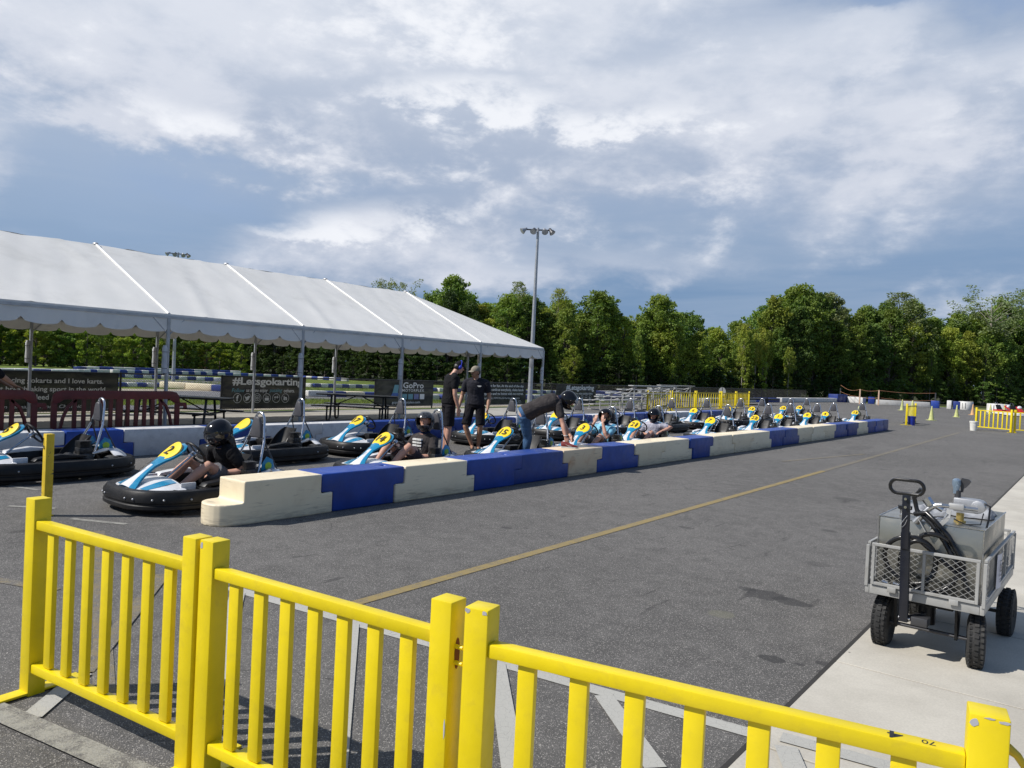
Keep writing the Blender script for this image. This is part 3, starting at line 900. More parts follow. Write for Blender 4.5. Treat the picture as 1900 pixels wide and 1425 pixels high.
W1Y = [4.42, 5.46, 6.55, 7.86, 8.93, 10.2, 11.24, 12.52, 13.6, 14.84, 15.89, 17.12, 18.3, 19.57, 20.7, 21.94, 23.2, 24.41, 25.6, 27.1, 28.45, 29.95, 31.08, 32.3, 33.3]
W1C = 'WBWBBWBWWBWWWBBWWWBBWBBB'
for i, c in enumerate(W1C):
    y0, y1 = W1Y[i], W1Y[i + 1]
    s0 = (1 if i % 2 == 0 else -1) if i else 0
    s1 = -s0 if False else (1 if i % 2 == 1 else -1)
    # joint j sign: - + - + ... (+ : the near block's upper half reaches over)
    sj0 = 0 if i == 0 else (1 if (i - 1) % 2 == 1 else -1)
    sj1 = 1 if i % 2 == 1 else -1
    if i == len(W1C) - 1: sj1 = 0
    mb = block_mesh(y1 - y0, -sj0, sj1)
    cname = 'cream white' if c == 'W' else 'blue'
    lab = f'{cname} plastic block, {ORD[i]} of the long wall beside the lane line'
    if i == 0:
        lab = 'cream white plastic block with a low rounded step, nearest end of the long wall'
    if c == 'W' and i == 5: lab = 'rust-smeared cream white block of the long wall under the red shoe'
    if i == 0:
        pts = []
        L = y1 - y0; yb = -L / 2 + 0.0045
        for k in range(13):
            a = math.pi * (1 + k / 12.0)
            pts.append((0.224 * math.cos(a), yb - 0.08 + 0.20 * math.sin(a)))
        pts += [(0.224, yb + .05), (-0.224, yb + .05)]
        mb = block_mesh(y1 - y0, 0, sj1, hole=False); mb.prism(pts, 'z', 0.0, 0.215)
        o = remeshed(mb, 'barrier_block', .011, M_WHITEPL, None, 5)
        o.location = (-6.875, (y0 + y1) / 2, 0)
        tag(o, lab, 'barrier block', 'blocks of the long wall beside the lane line')
        continue
    o = mb.build('barrier_block', (M_RUSTPL if i == 5 else M_WHITEPL) if c == 'W' else M_BLUEPL, bevel=0.020, seg=3, loc=(-6.875 + rnd.uniform(-.022, .022), (y0 + y1) / 2, 0.0),
                 rot=(0, 0, rnd.uniform(-.010, .010)))
    tag(o, lab, 'barrier block', 'blocks of the long wall beside the lane line')

W2Y = [(3.0, 3.95, 'W'), (3.95, 4.93, 'W'), (4.93, 5.95, 'B'), (5.95, 7.24, 'W'), (7.24, 8.48, 'B'), (8.48, 9.66, 'W'), (9.66, 11.0, 'W'), (11.0, 12.2, 'B'), (12.2, 13.6, 'B'),
       (13.6, 14.9, 'B'), (14.9, 16.1, 'B'), (16.1, 17.4, 'W'), (17.4, 18.7, 'W'), (18.7, 19.75, 'B'), (19.75, 21.0, 'W'), (21.0, 21.7, 'W'), (21.7, 23.2, 'B'), (23.2, 24.9, 'B'),
       (24.9, 26.0, 'W'), (26.0, 27.2, 'W'), (27.2, 28.6, 'B'), (28.6, 30.0, 'B')]
W2Y = [(0.6, 1.8, 'B'), (1.8, 3.0, 'B')] + W2Y
for i, (y0, y1, c) in enumerate(W2Y):
    sj0 = 0 if i == 0 else (1 if (i - 1) % 2 == 1 else -1)
    sj1 = 0 if i == len(W2Y) - 1 else (1 if i % 2 == 1 else -1)
    mb = block_mesh(y1 - y0, -sj0, sj1)
    cname = 'scuffed white' if c == 'W' else 'blue'
    where = 'below the maroon barricades' if y1 < 7.3 else ('below the picnic table' if y1 < 13 else ('behind the two standing men' if y1 < 17.5 else 'near the bleachers'))
    o = mb.build('barrier_block', M_GREYWH if c == 'W' else M_BLUEPL, bevel=0.013, loc=(-12.33 + rnd.uniform(-.01, .01), (y0 + y1) / 2, 0.0))
    tag(o, f'{cname} block {where}, {ORD[i]} of the wall behind the karts', 'barrier block', 'blocks of the wall behind the karts')

# ------------------------------------------------------------------ karts


def rounded_outline(hw, y0, y1, n=72, p=3.4):
    pts = []
    cy = (y0 + y1) / 2; hl = (y1 - y0) / 2
    for k in range(n):
        a = 2 * math.pi * k / n
        c, s_ = math.cos(a), math.sin(a)
        e = 2.0 / p
        x = hw * math.copysign(abs(c) ** e, c); y = hl * math.copysign(abs(s_) ** e, s_)
        if y < -hl * 0.55: x *= 1 - 0.12 * ((-y / hl - 0.55) / 0.45) ** 2     # slimmer nose
        pts.append((x, cy + y))
    return pts


def make_kart():
    root = thing('kart', 'kart', 'kart')
    # black wrap-round bumper
    outl = rounded_outline(0.675, -.98, 1.06)
    prof = [(0.035, 0.05), (0.0, 0.075), (0.0, 0.105), (0.012, 0.115), (0.012, 0.13), (0.0, 0.14), (0.0, 0.205), (0.03, 0.25), (0.075, 0.262), (0.115, 0.245), (0.12, 0.05)]
    cen = Vector((0, 0)); rings = []
    for k, (x, y) in enumerate(outl):
        a = Vector(outl[k - 1]); b = Vector(outl[(k + 1) % len(outl)]); t = (b - a).normalized(); nrm = Vector((-t.y, t.x))
        rings.append([(x + nrm.x * d, y + nrm.y * d, z) for d, z in prof])
    m = MB(); m.rings(rings, closed=True); m.build('bumper', M_BLACKPL, root, smooth=40)
    m = MB()
    for k in (4, 9, 32, 27, 50, 52, 56, 58, 62, 64, 46, 44, 68, 40):
        x, y = outl[k % 72]; pa = Vector(outl[(k - 1) % 72]); pb = Vector(outl[(k + 1) % 72]); t = (pb - pa).normalized()
        m.ellipsoid((x - t.y * -.002, y - t.x * .002, .172), (.012, .012, .012), 8, 6)
    m.build('bolt', M_GALV, root, label='round steel bolt heads along the bumper')
    # floor pan and frame tubes
    m = MB(); m.prism([(-.30, -.9), (.30, -.9), (.36, -.5), (.36, .2), (.2, .45), (-.2, .45), (-.36, .2), (-.36, -.5)], 'z', .055, .063); m.build('floor_pan', M_GALV, root)
    m = MB()
    for s_ in (-1, 1):
        m.tube([(s_ * .28, -.92, .09), (s_ * .33, -.5, .08), (s_ * .34, .3, .08), (s_ * .26, .95, .10)], .016, 8)
        m.tube([(s_ * .34, -.45, .09), (s_ * .52, -.3, .12), (s_ * .55, .1, .12), (s_ * .34, .2, .09)], .012, 8)
    m.tube([(-.3, .5, .10), (.3, .5, .10)], .014, 8); m.tube([(-.5, .66, .14), (.5, .66, .14)], .02, 8)
    m.tube([(-.4, -.55, .12), (.4, -.55, .12)], .014, 8)
    m.build('frame', M_DARKTUBE, root)
    # wheels
    for (x, y, r, w) in ((-.46, -.58, .125, .12), (.46, -.58, .125, .12), (-.47, .66, .14, .18), (.47, .66, .14, .18)):
        mt = Matrix.Translation((x, y, r)) @ Matrix.Rotation(math.pi / 2, 4, 'Y')
        m = MB(); m.lathe([(r * .55, -w / 2), (r * .9, -w / 2), (r, -w * .3), (r, w * .3), (r * .9, w / 2), (r * .55, w / 2)], 24, mt)
        t = m.build('wheel', M_RUBBER, root)
        m = MB(); m.lathe([(r * .52, -w * .42), (r * .2, -w * .2), (r * .2, w * .2), (r * .52, w * .42)], 16, mt); m.build('rim', M_GALV, t)
    # nose fairing: low dome inside the front bumper
    P = []
    for i in range(9):
        v = i / 8.0; y = -.90 + 0.45 * v
        hw = 0.40 + 0.12 * min(1, v * 2) - 0.05 * v
        zc = .225 + .10 * math.sin(min(1, v * 1.25) * math.pi / 2)
        row = []
        for j in range(13):
            u = -1 + j / 6.0
            row.append((hw * u, y + 0.08 * u * u * (1 - v), zc - (zc - .235) * abs(u) ** 2.2 - .0 * v))
        P.append(row)
    m = MB(); m.grid(P, thick=0.012); m.build('nose_fairing', M_KWHITE, root, smooth=50)
    for s_ in (-1, 1):
        m = MB(); Q = []
        for i in range(6):
            v = i / 5.0; y = -.84 + .36 * v
            row = []
            for j in range(3):
                u = s_ * (0.52 + .12 * j - .12 * v)
                hw = 0.40 + 0.12 * min(1, v * 2) - 0.05 * v
                vv = (y + .90) / .45
                zc = .225 + .10 * math.sin(min(1, vv * 1.25) * math.pi / 2)
                row.append((hw * u, y + 0.08 * u * u * (1 - vv), zc - (zc - .235) * abs(u) ** 2.2 + .006))
            Q.append(row)
        m.grid(Q, thick=0.003); m.build('nose_stripe', M_KBLUE, root)
    # tall front panel (tongue) rising to the steering wheel
    cl = [(-.89, .27, .18), (-.84, .305, .15), (-.77, .35, .10), (-.69, .405, .070), (-.60, .47, .066), (-.52, .525, .098), (-.45, .572, .138), (-.37, .62, .152), (-.30, .655, .130), (-.25, .672, .085), (-.235, .674, .03)]

    def panel(cl, lift, shrink, th, nm, mt, i0=0, i1=None):
        sub = cl[i0:i1]; P = []
        for i, (y, z, w) in enumerate(sub):
            k = i0 + i
            y2, z2, _ = cl[min(k + 1, len(cl) - 1)]; y1, z1, _ = cl[max(k - 1, 0)]
            t = Vector((0, y2 - y1, z2 - z1)).normalized(); n = Vector((0, -t.z, t.y))
            row = []
            for j in range(9):
                u = -1 + j / 4.0
                row.append(Vector((u * max(w - shrink, .004), y, z)) + n * (lift - 0.035 * u * u * (w / .15)))
            P.append(row)
        m = MB(); m.grid(P, thick=th)
        return m.build(nm, mt, root, smooth=50)
    panel(cl, 0.0, 0.0, 0.03, 'front_panel', M_KBLUE)
    panel(cl, 0.0045, 0.024, 0.004, 'panel_neck', M_KWHITE, 0, 5)
    # two small black strokes on the neck
    m = MB()
    for (y, z) in ((-.70, .405), (-.61, .466)):
        m.beam((-.02, y - .03, z - .008 + .012), (-.008, y + .03, z + .034 + .012), .008, .003)
    m.build('neck_marking', M_INK, root)
    ang = math.radians(38)
    up = Vector((0, math.cos(ang), math.sin(ang))); n = Vector((0, -math.sin(ang), math.cos(ang))); C = Vector((0, -.405, .603)) + n * 0.004
    m = MB(); P = []
    k0 = 28
    ring0 = [C + Vector((1, 0, 0)) * (.132 * math.cos(2 * math.pi * k / k0)) + up * (.142 * math.sin(2 * math.pi * k / k0)) + n * (-.024 * math.cos(2 * math.pi * k / k0) ** 2) for k in range(k0)]
    ring1 = [p - n * .02 for p in ring0]
    ringi = [C + (p - C) * .5 + n * (.0) for p in ring0]
    m.add(ring0 + ring1 + [C + n * .008], [(k, (k + 1) % k0, 2 * k0) for k in range(k0)] + [(k, k + k0, (k + 1) % k0 + k0, (k + 1) % k0) for k in range(k0)])
    m.build('number_plate', M_KYELLOW, root, smooth=50)
    # steering
    wc = Vector((0, -.10, .56)); wn = Vector((0, .82, .57)).normalized(); wu = Vector((0, -.57, .82)).normalized()
    m = MB(); m.tube([wc + Vector((math.cos(a) * .15, 0, 0)) + wu * (math.sin(a) * .14) for a in [2 * math.pi * k / 24 for k in range(24)]], .014, 8, closed=True)
    for a in (math.radians(200), math.radians(340), math.radians(90)):
        m.beam(wc, wc + Vector((math.cos(a) * .145, 0, 0)) + wu * (math.sin(a) * .135), .025, .006)
    m.build('steering_wheel', M_BLACKPL, root)
    m = MB(); m.cyl(wc - wn * .01, wc - wn * .07, .036, 14); m.cyl(wc - wn * .07, Vector((0, -.62, .16)), .012, 8)
    m.build('steering_column', M_CHROME, root)
    for s_ in (-1, 1):
        m = MB()
        m.tube([(s_ * .07, -.62, .10), (s_ * .09, -.66, .22), (s_ * .17, -.67, .23)], .008, 6)
        m.beam((s_ * .02, -.62, .16), (s_ * .42, -.56, .14), .012, .012)
        m.build('pedal', M_GALV, root)
    m = MB(); m.box((0, -.28, .13), (.20, .22, .13)); m.build('fuel_tank', M_BLACKPL, root, bevel=.02)
    # bucket seat
    sc = [(-.03, .16, .17, .05), (.06, .115, .19, .07), (.20, .10, .195, .10), (.33, .12, .195, .14), (.42, .19, .19, .16), (.47, .28, .185, .15), (.51, .37, .185, .12), (.54, .45, .175, .08), (.56, .51, .15, .03)]
    P = []
    for i, (y, z, w, d) in enumerate(sc):
        y2, z2 = sc[min(i + 1, len(sc) - 1)][:2]; y1, z1 = sc[max(i - 1, 0)][:2]
        t = Vector((0, y2 - y1, z2 - z1)).normalized(); nn = Vector((0, -t.z, t.y))
        row = []
        for j in range(13):
            u = -1 + j / 6.0
            row.append(Vector((w * math.sin(u * 1.45) / math.sin(1.45), y, z)) + nn * (d * abs(u) ** 3))
        P.append(row)
    m = MB(); m.grid(P, thick=-0.012); m.build('seat', M_SEAT, root, smooth=60)
    # side pods
    for s_ in (-1, 1):
        m = MB(); m.prism([(-.36, .10), (.36, .10), (.42, .18), (.36, .265), (-.10, .275), (-.34, .20)], 'x', s_ * .40, s_ * .55)
        m.build('side_pod', M_BLACKPL, root, bevel=.015)
        m = MB(); m.prism([(-.30, .262), (.30, .285), (.34, .30), (.02, .335), (-.26, .30)], 'x', s_ * .42, s_ * .535)
        m.build('side_cover', M_SEAT if s_ > 0 else M_KWHITE, root, bevel=.008)
        m = MB(); m.box((s_ * .40, -.40, .24), (.02, .17, .13)); m.build('side_panel', M_KWHITE, root, bevel=.02)
        m = MB(); m.prism([(-.47, .185), (-.33, .185), (-.34, .23), (-.40, .215), (-.45, .245)], 'x', s_ * .4105, s_ * .413); m.build('side_swoosh', M_KBLUE, root)
    # engine and silencer
    m = MB(); m.box((.33, .34, .20), (.16, .24, .22)); m.box((.33, .36, .34), (.14, .16, .10)); m.cyl((.28, .18, .26), (.40, .18, .26), .07, 14)
    m.build('engine', M_ENGINE, root, bevel=.008)
    m = MB()
    for k in range(6): m.box((.33, .36, .40 + k * .014), (.15 - .01 * (k > 4), .15, .006))
    m.build('cooling_fin', M_ENGINE, root, label='stack of thin cooling fins on the engine')
    m = MB(); m.tube([(.36, .46, .30), (.34, .60, .33), (.20, .74, .33), (-.05, .78, .32)], [.02, .03, .045, .045], 12); m.build('silencer', M_ALU, root)
    m = MB(); m.box((-.33, .30, .24), (.14, .30, .16)); m.build('battery_box', M_BLACKPL, root, bevel=.01)
    # rear cover with stripes and round badges
    m = MB()
    P = []
    for i in range(7):
        v = i / 6.0; y = .70 + .30 * v; z = .36 + .02 * math.sin(v * 3.1) - .11 * v * v
        P.append([((-1 + j / 4.0) * (.46 - .05 * v), y - .05 * (abs(-1 + j / 4.0)) ** 2 * v, z - .09 * abs(-1 + j / 4.0) ** 3) for j in range(9)])
    m.grid(P, thick=.012); m.build('rear_cover', M_KWHITE, root, smooth=50)
    for s_ in (-1, 1):
        m = MB(); m.beam((s_ * .17, .73, .374), (s_ * .19, .93, .313), .10, .006); m.build('rear_stripe', M_KBLUE, root)
    for s_ in (-1, 1):
        m = MB(); m.prism([(.58, .30), (.72, .30), (.78, .34), (.74, .46), (.66, .50), (.60, .42)], 'x', s_ * .235, s_ * .25)
        b = m.build('hoop_gusset', M_KBLUE, root, bevel=.004)
        m = MB(); m.lathe([(.045, 0), (.045, .004)], 16, Matrix.Translation((s_ * .2505, .68, .39)) @ Matrix.Rotation(s_ * math.pi / 2, 4, 'Y')); m.build('round_badge', M_KGREEN, b)
    # roll hoop with headrest
    pts = []
    for k in range(9):
        a = math.pi * k / 8
        pts.append((.088 * math.cos(a), .715, .915 + .088 * math.sin(a)))
    right = [(.152, .675, .70), (.168, .665, .66), (.245, .57, .42), (.275, .50, .22), (.28, .47, .10)]
    full = [(x, y, z) for x, y, z in reversed(right)] + pts + [(-x, y, z) for x, y, z in right]
    m = MB(); m.tube(full, .0155, 10); m.build('roll_hoop', M_CHROME, root, smooth=60)
    for s_ in (-1, 1):
        m = MB()
        m.cyl((s_ * .152, .669, .665), (s_ * .142, .677, .712), .021, 12)
        m.tube([(s_ * .155, .668, .68), (s_ * .24, .80, .36), (s_ * .25, .86, .20)], .010, 8)
        m.tube([(s_ * .20, .60, .45), (s_ * .20, .35, .28)], .008, 8)
        m.build('hoop_brace', M_DARKTUBE, root)
    m = MB()
    hp = [(-.10, .70), (.10, .70), (.105, .76), (.085, .87), (.05, .945), (0, .96), (-.05, .945), (-.085, .87), (-.105, .76)]
    m.prism(hp, 'y', .655, .70); m.build('headrest', M_PADGREY, root, bevel=.018, seg=3)
    return root, (C, up)


kart0, (PC, PU) = make_kart()
index_children()


def place_kart(i, x, y, num, label, first=False, rz=0.0):
    k = kart0 if first else copy_tree(kart0)
    k.location = (x, y, 0); k.rotation_euler = (0, 0, rz)
    tag(k, label, 'kart', 'rental karts lined up between the two block walls')
    if num:
        plate = [c for c in k.children if c.name.startswith('number_plate')]
        r = Vector((1, 0, 0)); n = r.cross(PU)
        text_obj('race_number', num, PC + n * .0085 + PU * .004, (1, -.12, 0), PU, M_INK, k, height=.128, bold=.022, shear=.1)
    return k


LANE1 = [(5.5, '2', 'near-lane kart numbered 2 with a driver in black, at the stepped end of the wall'),
         (8.6, '14', 'near-lane kart numbered 14 carrying the driver in the printed grey shirt'),
         (11.35, '15', 'near-lane kart numbered 15 with the bending man standing in it'),
         (13.8, '3', 'near-lane kart numbered 3 whose driver holds both hands to the helmet'),
         (16.0, '21', 'near-lane kart numbered 21 with a driver in a pale grey shirt'),
         (20.0, '7', 'empty near-lane kart numbered 7 right behind the driver in pale grey'),
         (23.25, '22', 'empty near-lane kart numbered 22, second behind the driver in pale grey'),
         (25.45, '1', 'empty near-lane kart numbered 1, plate seen through the hoop of kart 22'),
         (28.2, '9', 'empty near-lane kart numbered 9, third from the far end of the near lane'),
         (30.5, '4', 'empty near-lane kart numbered 4, second from the far end of the near lane'),
         (34.6, '23', 'empty near-lane kart numbered 23, last of the near lane')]
LANE2 = [(4.9, '5', 'leftmost kart numbered 5, empty, cut by the left edge of the photo'),
         (8.15, '', 'empty far-lane kart half hidden behind the driver of kart 2'),
         (10.5, '17', 'empty far-lane kart numbered 17 left of the driver in the printed shirt'),
         (14.1, '', 'empty far-lane kart partly behind the two standing men'),
         (16.9, '', 'empty far-lane kart behind the bending man'),
         (19.7, '', 'empty far-lane kart behind the driver holding the helmet'),
         (22.4, '', 'empty far-lane kart behind the driver in the pale grey shirt'),
         (25.1, '6', 'empty far-lane kart numbered 6 in front of the distant yellow barriers'),
         (28.2, '8', 'empty far-lane kart numbered 8 whose panel shows through the hoop of kart 7'),
         (30.5, '13', 'empty far-lane kart numbered 13 left of the black trailer'),
         (34.1, '10', 'empty far-lane kart numbered 10, second from the end of the far lane'),
         (36.3, '18', 'empty far-lane kart numbered 18, last of the far lane')]
for i, (hy, num, lab) in enumerate(LANE1):
    place_kart(i, -8.0 + (rnd.uniform(-.05, .05) if i > 1 else 0), hy - .72, num, lab, first=(i == 0), rz=rnd.uniform(-.02, .02) if i else 0)
for i, (hy, num, lab) in enumerate(LANE2):
    place_kart(i, -10.75 + rnd.uniform(-.05, .05), hy - .72, num, lab, rz=rnd.uniform(-.03, .03))

# ------------------------------------------------------------------ tent
XN, XB, XR = -13.65, -19.75, -16.7
EZ, RZ = 2.38, 3.84
YE = 19.3                      # hip end
bays = [-4.7 - 3, -4.7, -1.7, 1.3, 4.3, 7.35, 10.35, 13.3, 16.3]
tent = thing('marquee_tent', 'long white frame tent with scalloped edges over the picnic area', 'tent', (XR, 5.0, 0))


def loc_t(p): return (p[0] - XR, p[1] - 5.0, p[2])


def roof_panel(q, nu=36, nv=14, sag=0.05, seed=0):
    """bilinear patch q=[a,b,c,d] (a,b eave; c,d ridge), sagging between the rafters, lightly creased"""
    r = random.Random(seed); ph = [r.uniform(0, 6) for _ in range(4)]
    a, b, c, d = [Vector(p) for p in q]; P = []
    for i in range(nv + 1):
        v = i / nv; row = []
        for j in range(nu + 1):
            u = j / nu
            p = (a * (1 - u) + b * u) * (1 - v) + (d * (1 - u) + c * u) * v
            w = math.sin(math.pi * u)
            fold = math.exp(-((u - .25 - .35 * v) / .035) ** 2) * .030 * (1 - v) + math.exp(-((u - .93 + .16 * v) / .03) ** 2) * .022
            p.z -= sag * w * (0.35 + 0.65 * math.sin(math.pi * v)) + 0.007 * w * math.sin(u * 14 + v * 5 + ph[0]) + .005 * w * math.sin(u * 27 - v * 8 + ph[1]) - fold * w
            row.append(loc_t(p))
        P.append(row)
    m = MB(); m.grid(P, thick=0.004)
    return m


def valance(a, b, out, nsc=5, zt=EZ, drop=.35):
    a = Vector(a); b = Vector(b); N = nsc * 10; P = [[], []]
    top = []; bot = []
    for k in range(N + 1):
        u = k / N; p = a * (1 - u) + b * u
        ph = (k % 10) / 10.0
        sc = abs(math.sin(math.pi * k / 10.0)) ** 0.32
        o_ = Vector(out) * (0.012 * math.sin(u * 31) + .02)
        top.append(loc_t(p + Vector(out) * .002)); mid = p + o_ * .5; mid.z = zt - drop * .5
        bb = p + o_; bb.z = zt - drop + .10 - .10 * sc + .01 * math.sin(u * 9)
        P[0].append(loc_t(p + Vector(out) * .002)); P[1].append(loc_t(mid)); bot.append(loc_t(bb))
    m = MB(); m.grid([P[0], P[1], bot], thick=0.003)
    return m


for k in range(len(bays) - 1):
    y0, y1 = bays[k], bays[k + 1]
    roof_panel([(XN, y0, EZ), (XN, y1, EZ), (XR, y1, RZ), (XR, y0, RZ)], seed=k).build('roof_panel', M_TENT, tent, smooth=60)
    roof_panel([(XB, y1, EZ), (XB, y0, EZ), (XR, y0, RZ), (XR, y1, RZ)], seed=k + 20).build('roof_panel', M_TENT, tent, smooth=60)
    valance((XN, y0, EZ), (XN, y1, EZ), (1, 0, 0)).build('valance', M_TENT, tent, smooth=60)
    valance((XB, y0, EZ), (XB, y1, EZ), (-1, 0, 0)).build('valance', M_TENT, tent, smooth=60)
yl = bays[-1]
roof_panel([(XN, yl, EZ), (XN, YE, EZ), (XR, yl + .01, RZ), (XR, yl, RZ)], seed=91, sag=.02).build('hip_panel', M_TENT, tent, smooth=60)
roof_panel([(XB, YE, EZ), (XB, yl, EZ), (XR, yl, RZ), (XR, yl + .01, RZ)], seed=92, sag=.02).build('hip_panel', M_TENT, tent, smooth=60)
roof_panel([(XN, YE, EZ), (XB, YE, EZ), (XR, yl + .01, RZ), (XR + .01, yl, RZ)], seed=93, sag=.03).build('hip_panel', M_TENT, tent, smooth=60)
valance((XN, yl, EZ), (XN, YE, EZ), (1, 0, 0)).build('valance', M_TENT, tent, smooth=60)
valance((XB, yl, EZ), (XB, YE, EZ), (-1, 0, 0)).build('valance', M_TENT, tent, smooth=60)
valance((XN, YE, EZ), (XB, YE, EZ), (0, 1, 0), nsc=9).build('valance', M_TENT, tent, smooth=60)
for k, y in enumerate(bays):
    for xe in (XN, XB):
        m = MB(); m.tube([loc_t((xe, y, EZ + .006)), loc_t(((xe + XR) / 2, y, (EZ + RZ) / 2 + .006)), loc_t((XR, y, RZ + .016))], .024, 8)
        m.build('seam_strap', M_STRAP, tent, smooth=60)
        m = MB(); m.beam(loc_t((xe, y, EZ - .06)), loc_t((XR, y, RZ - .07)), .05, .05); m.build('rafter', M_GALV, tent)
    m = MB(); m.ellipsoid(loc_t((XR, y, RZ + .012)), (.09, .05, .03), 10, 6); m.build('ridge_cap', M_GALV, tent)
for xe in (XN, XB):
    m = MB(); m.beam(loc_t((xe, bays[0], EZ - .06)), loc_t((xe, YE, EZ - .06)), .045, .045); m.build('eave_beam', M_GALV, tent)
m = MB(); m.beam(loc_t((XN, YE, EZ - .06)), loc_t((XB, YE, EZ - .06)), .045, .045); m.build('eave_beam', M_GALV, tent)
m = MB(); m.beam(loc_t((XR, bays[0], RZ - .07)), loc_t((XR, yl, RZ - .07)), .05, .05); m.build('ridge_beam', M_GALV, tent)
posts = []
for xe in (XN, XB):
    for y in bays[3:] + [YE]:
        posts.append((xe, y))
posts.append((XR, YE))
for (x, y) in posts:
    m = MB()
    r = .036
    m.cyl(loc_t((x, y, .0)), loc_t((x, y, EZ - .08)), r, 12)
    m.box(loc_t((x, y, .012)), (.18, .18, .014))
    o = m.build('tent_post', M_GALV, tent)
    m = MB(); s_ = 1 if y < YE else -1
    m.cyl(loc_t((x, y, 1.98)), loc_t((x, y + .30 * s_, EZ - .08)), .015, 8)
    if x == XN and y < YE: m.cyl(loc_t((x, y, 2.0)), loc_t((x, y - .3, EZ - .08)), .015, 8)
    m.build('knee_brace', M_GALV, o)
for i, (x, y) in enumerate(posts):
    if x == XR or y < 3: continue
    t = thing('rolled_curtain', f"white vinyl roll tied to the {'front' if x == XN else 'back'} tent post, {ORD[[p for p in posts if p[0] == x].index((x, y))]} from the left", 'curtain roll', (x + (.02 if x == XN else -.02), y - .06, 1.28), group='vinyl rolls tied to the tent posts')
    m = MB(); rr = [(.02, 0), (.045, .01), (.05, .15), (.043, .3), (.05, .46), (.03, .52)]
    m.lathe(rr, 10); m.build('roll', M_CURTAIN, t)
    m = MB()
    for z in (.1, .4):
        m.tube([(.053 * math.cos(a), .053 * math.sin(a), z) for a in [2 * math.pi * k / 10 for k in range(10)]], .004, 5, closed=True)
    m.build('tie', M_DARKTUBE, t)

# ------------------------------------------------------------------ chain link fence with banners


def FX(y): return -20.2 - 0.05 * (y - 8)


fence = thing('chain_link_fence', 'low black chain link fence carrying the dark banners along the track', 'fence', (FX(8), 8, 0))
fd = Vector((-0.05, 1, 0)).normalized(); fn = Vector((fd.y, -fd.x, 0))      # fn points towards the karts


def fp(y, z, out=0.0):
    return Vector((FX(y) - FX(8), y - 8, z)) + fn * out


FZ = 1.07
ybreaks = [-6, -3, 0, 3, 6.87, 9.69, 12.69, 15.76, 18.97, 22.12, 24.35, 28.7, 31.08, 35.48, 39, 43, 47, 51, 55, 60, 65, 70, 75, 80]
for y in ybreaks:
    m = MB(); m.cyl(fp(y, 0), fp(y, FZ + .03), .03, 8); m.build('fence_post', M_WIRE, fence)
m = MB(); m.cyl(fp(-6, FZ), fp(80, FZ), .02, 6); m.build('fence_top_rail', M_WIRE, fence)


def link_wires(y0, y1, pitch, w):
    m = MB(); n = int((y1 - y0) / pitch)
    h = FZ - .06
    for k in range(-int(h / pitch) - 1, n + 1):
        for sgn in (1, -1):
            ya, yb = y0 + k * pitch, y0 + k * pitch + h
            za, zb = (.04, .04 + h) if sgn > 0 else (.04 + h, .04)
            if ya < y0:
                f = (y0 - ya) / h; za = za + (zb - za) * f; ya = y0
            if yb > y1:
                f = (y1 - ya) / (yb - ya); zb = za + (zb - za) * f; yb = y1
            if yb - ya < .02: continue
            a, b = fp(ya, za), fp(yb, zb)
            u = (b - a).normalized(); s_ = u.cross(fn).normalized() * w
            kk = len(m.v); m.v += [tuple(a + s_), tuple(a - s_ * .5 + fn * w), tuple(a - s_ * .5 - fn * w), tuple(b + s_), tuple(b - s_ * .5 + fn * w), tuple(b - s_ * .5 - fn * w)]
            m.f += [(kk, kk + 1, kk + 4, kk + 3), (kk + 1, kk + 2, kk + 5, kk + 4), (kk + 2, kk, kk + 3, kk + 5)]
    return m


o = link_wires(-6, 36, .07, .0022).build('wire_netting', M_WIRE, fence, smooth=0, fix=False); o['kind'] = 'stuff'
o = link_wires(36, 80, .11, .0045).build('wire_netting', M_WIRE, fence, smooth=0, fix=False); o['kind'] = 'stuff'


def banner_material():
    m, nt, b = new_mat('banner_mesh_fabric')
    tc = nt.node('ShaderNodeTexCoord'); v = tc.outputs['Object']
    c = nt.mix(nt.ramp(nt.noise(nt.mapping(v, scale=(1, 1, 3)), 1.4, 6, .6, .6), .35, .65), (0.018, 0.018, 0.018), (0.085, 0.082, 0.062))
    nt.l.new(c, b.inputs['Base Color']); b.inputs['Roughness'].default_value = .7
    tr = nt.node('ShaderNodeBsdfTransparent')
    ms = nt.node('ShaderNodeMixShader'); ms.inputs[0].default_value = .13
    nt.l.new(b.outputs[0], ms.inputs[1]); nt.l.new(tr.outputs[0], ms.inputs[2]); nt.l.new(ms.outputs[0], nt.n['Material Output'].inputs[0])
    return m


M_BANNER = banner_material()


def banner(y0, y1, label, z0=0.10, z1=1.055):
    ym = (y0 + y1) / 2
    t = thing('banner', label, 'banner', tuple(Vector((FX(8), 8, 0)) + fp(ym, 0, .035)), math.atan2(fd.y, fd.x), 'banners on the track fence')
    L = (y1 - y0) * math.sqrt(1 + .0025)
    P = []
    for i in range(7):
        z = z0 + (z1 - z0) * i / 6
        P.append([(-L / 2 + L * j / 24, .006 * math.sin(j * .9 + i * .4) * math.sin(math.pi * i / 6), z) for j in range(25)])
    m = MB(); m.grid(P, thick=.002); m.build('banner_cloth', M_BANNER, t, smooth=60)
    m = MB()
    for a, b in (((-L / 2, 0, z0), (-L / 2, 0, z1)), ((L / 2, 0, z0), (L / 2, 0, z1)), ((-L / 2, 0, z1), (L / 2, 0, z1))):
        m.beam(a, b, .03, .006)
    m.build('banner_hem', M_WIRE, t)
    return t, L


RT, UP = (1, 0, 0), (0, 0, 1)      # in banner space: local x runs along the fence, -y faces the karts


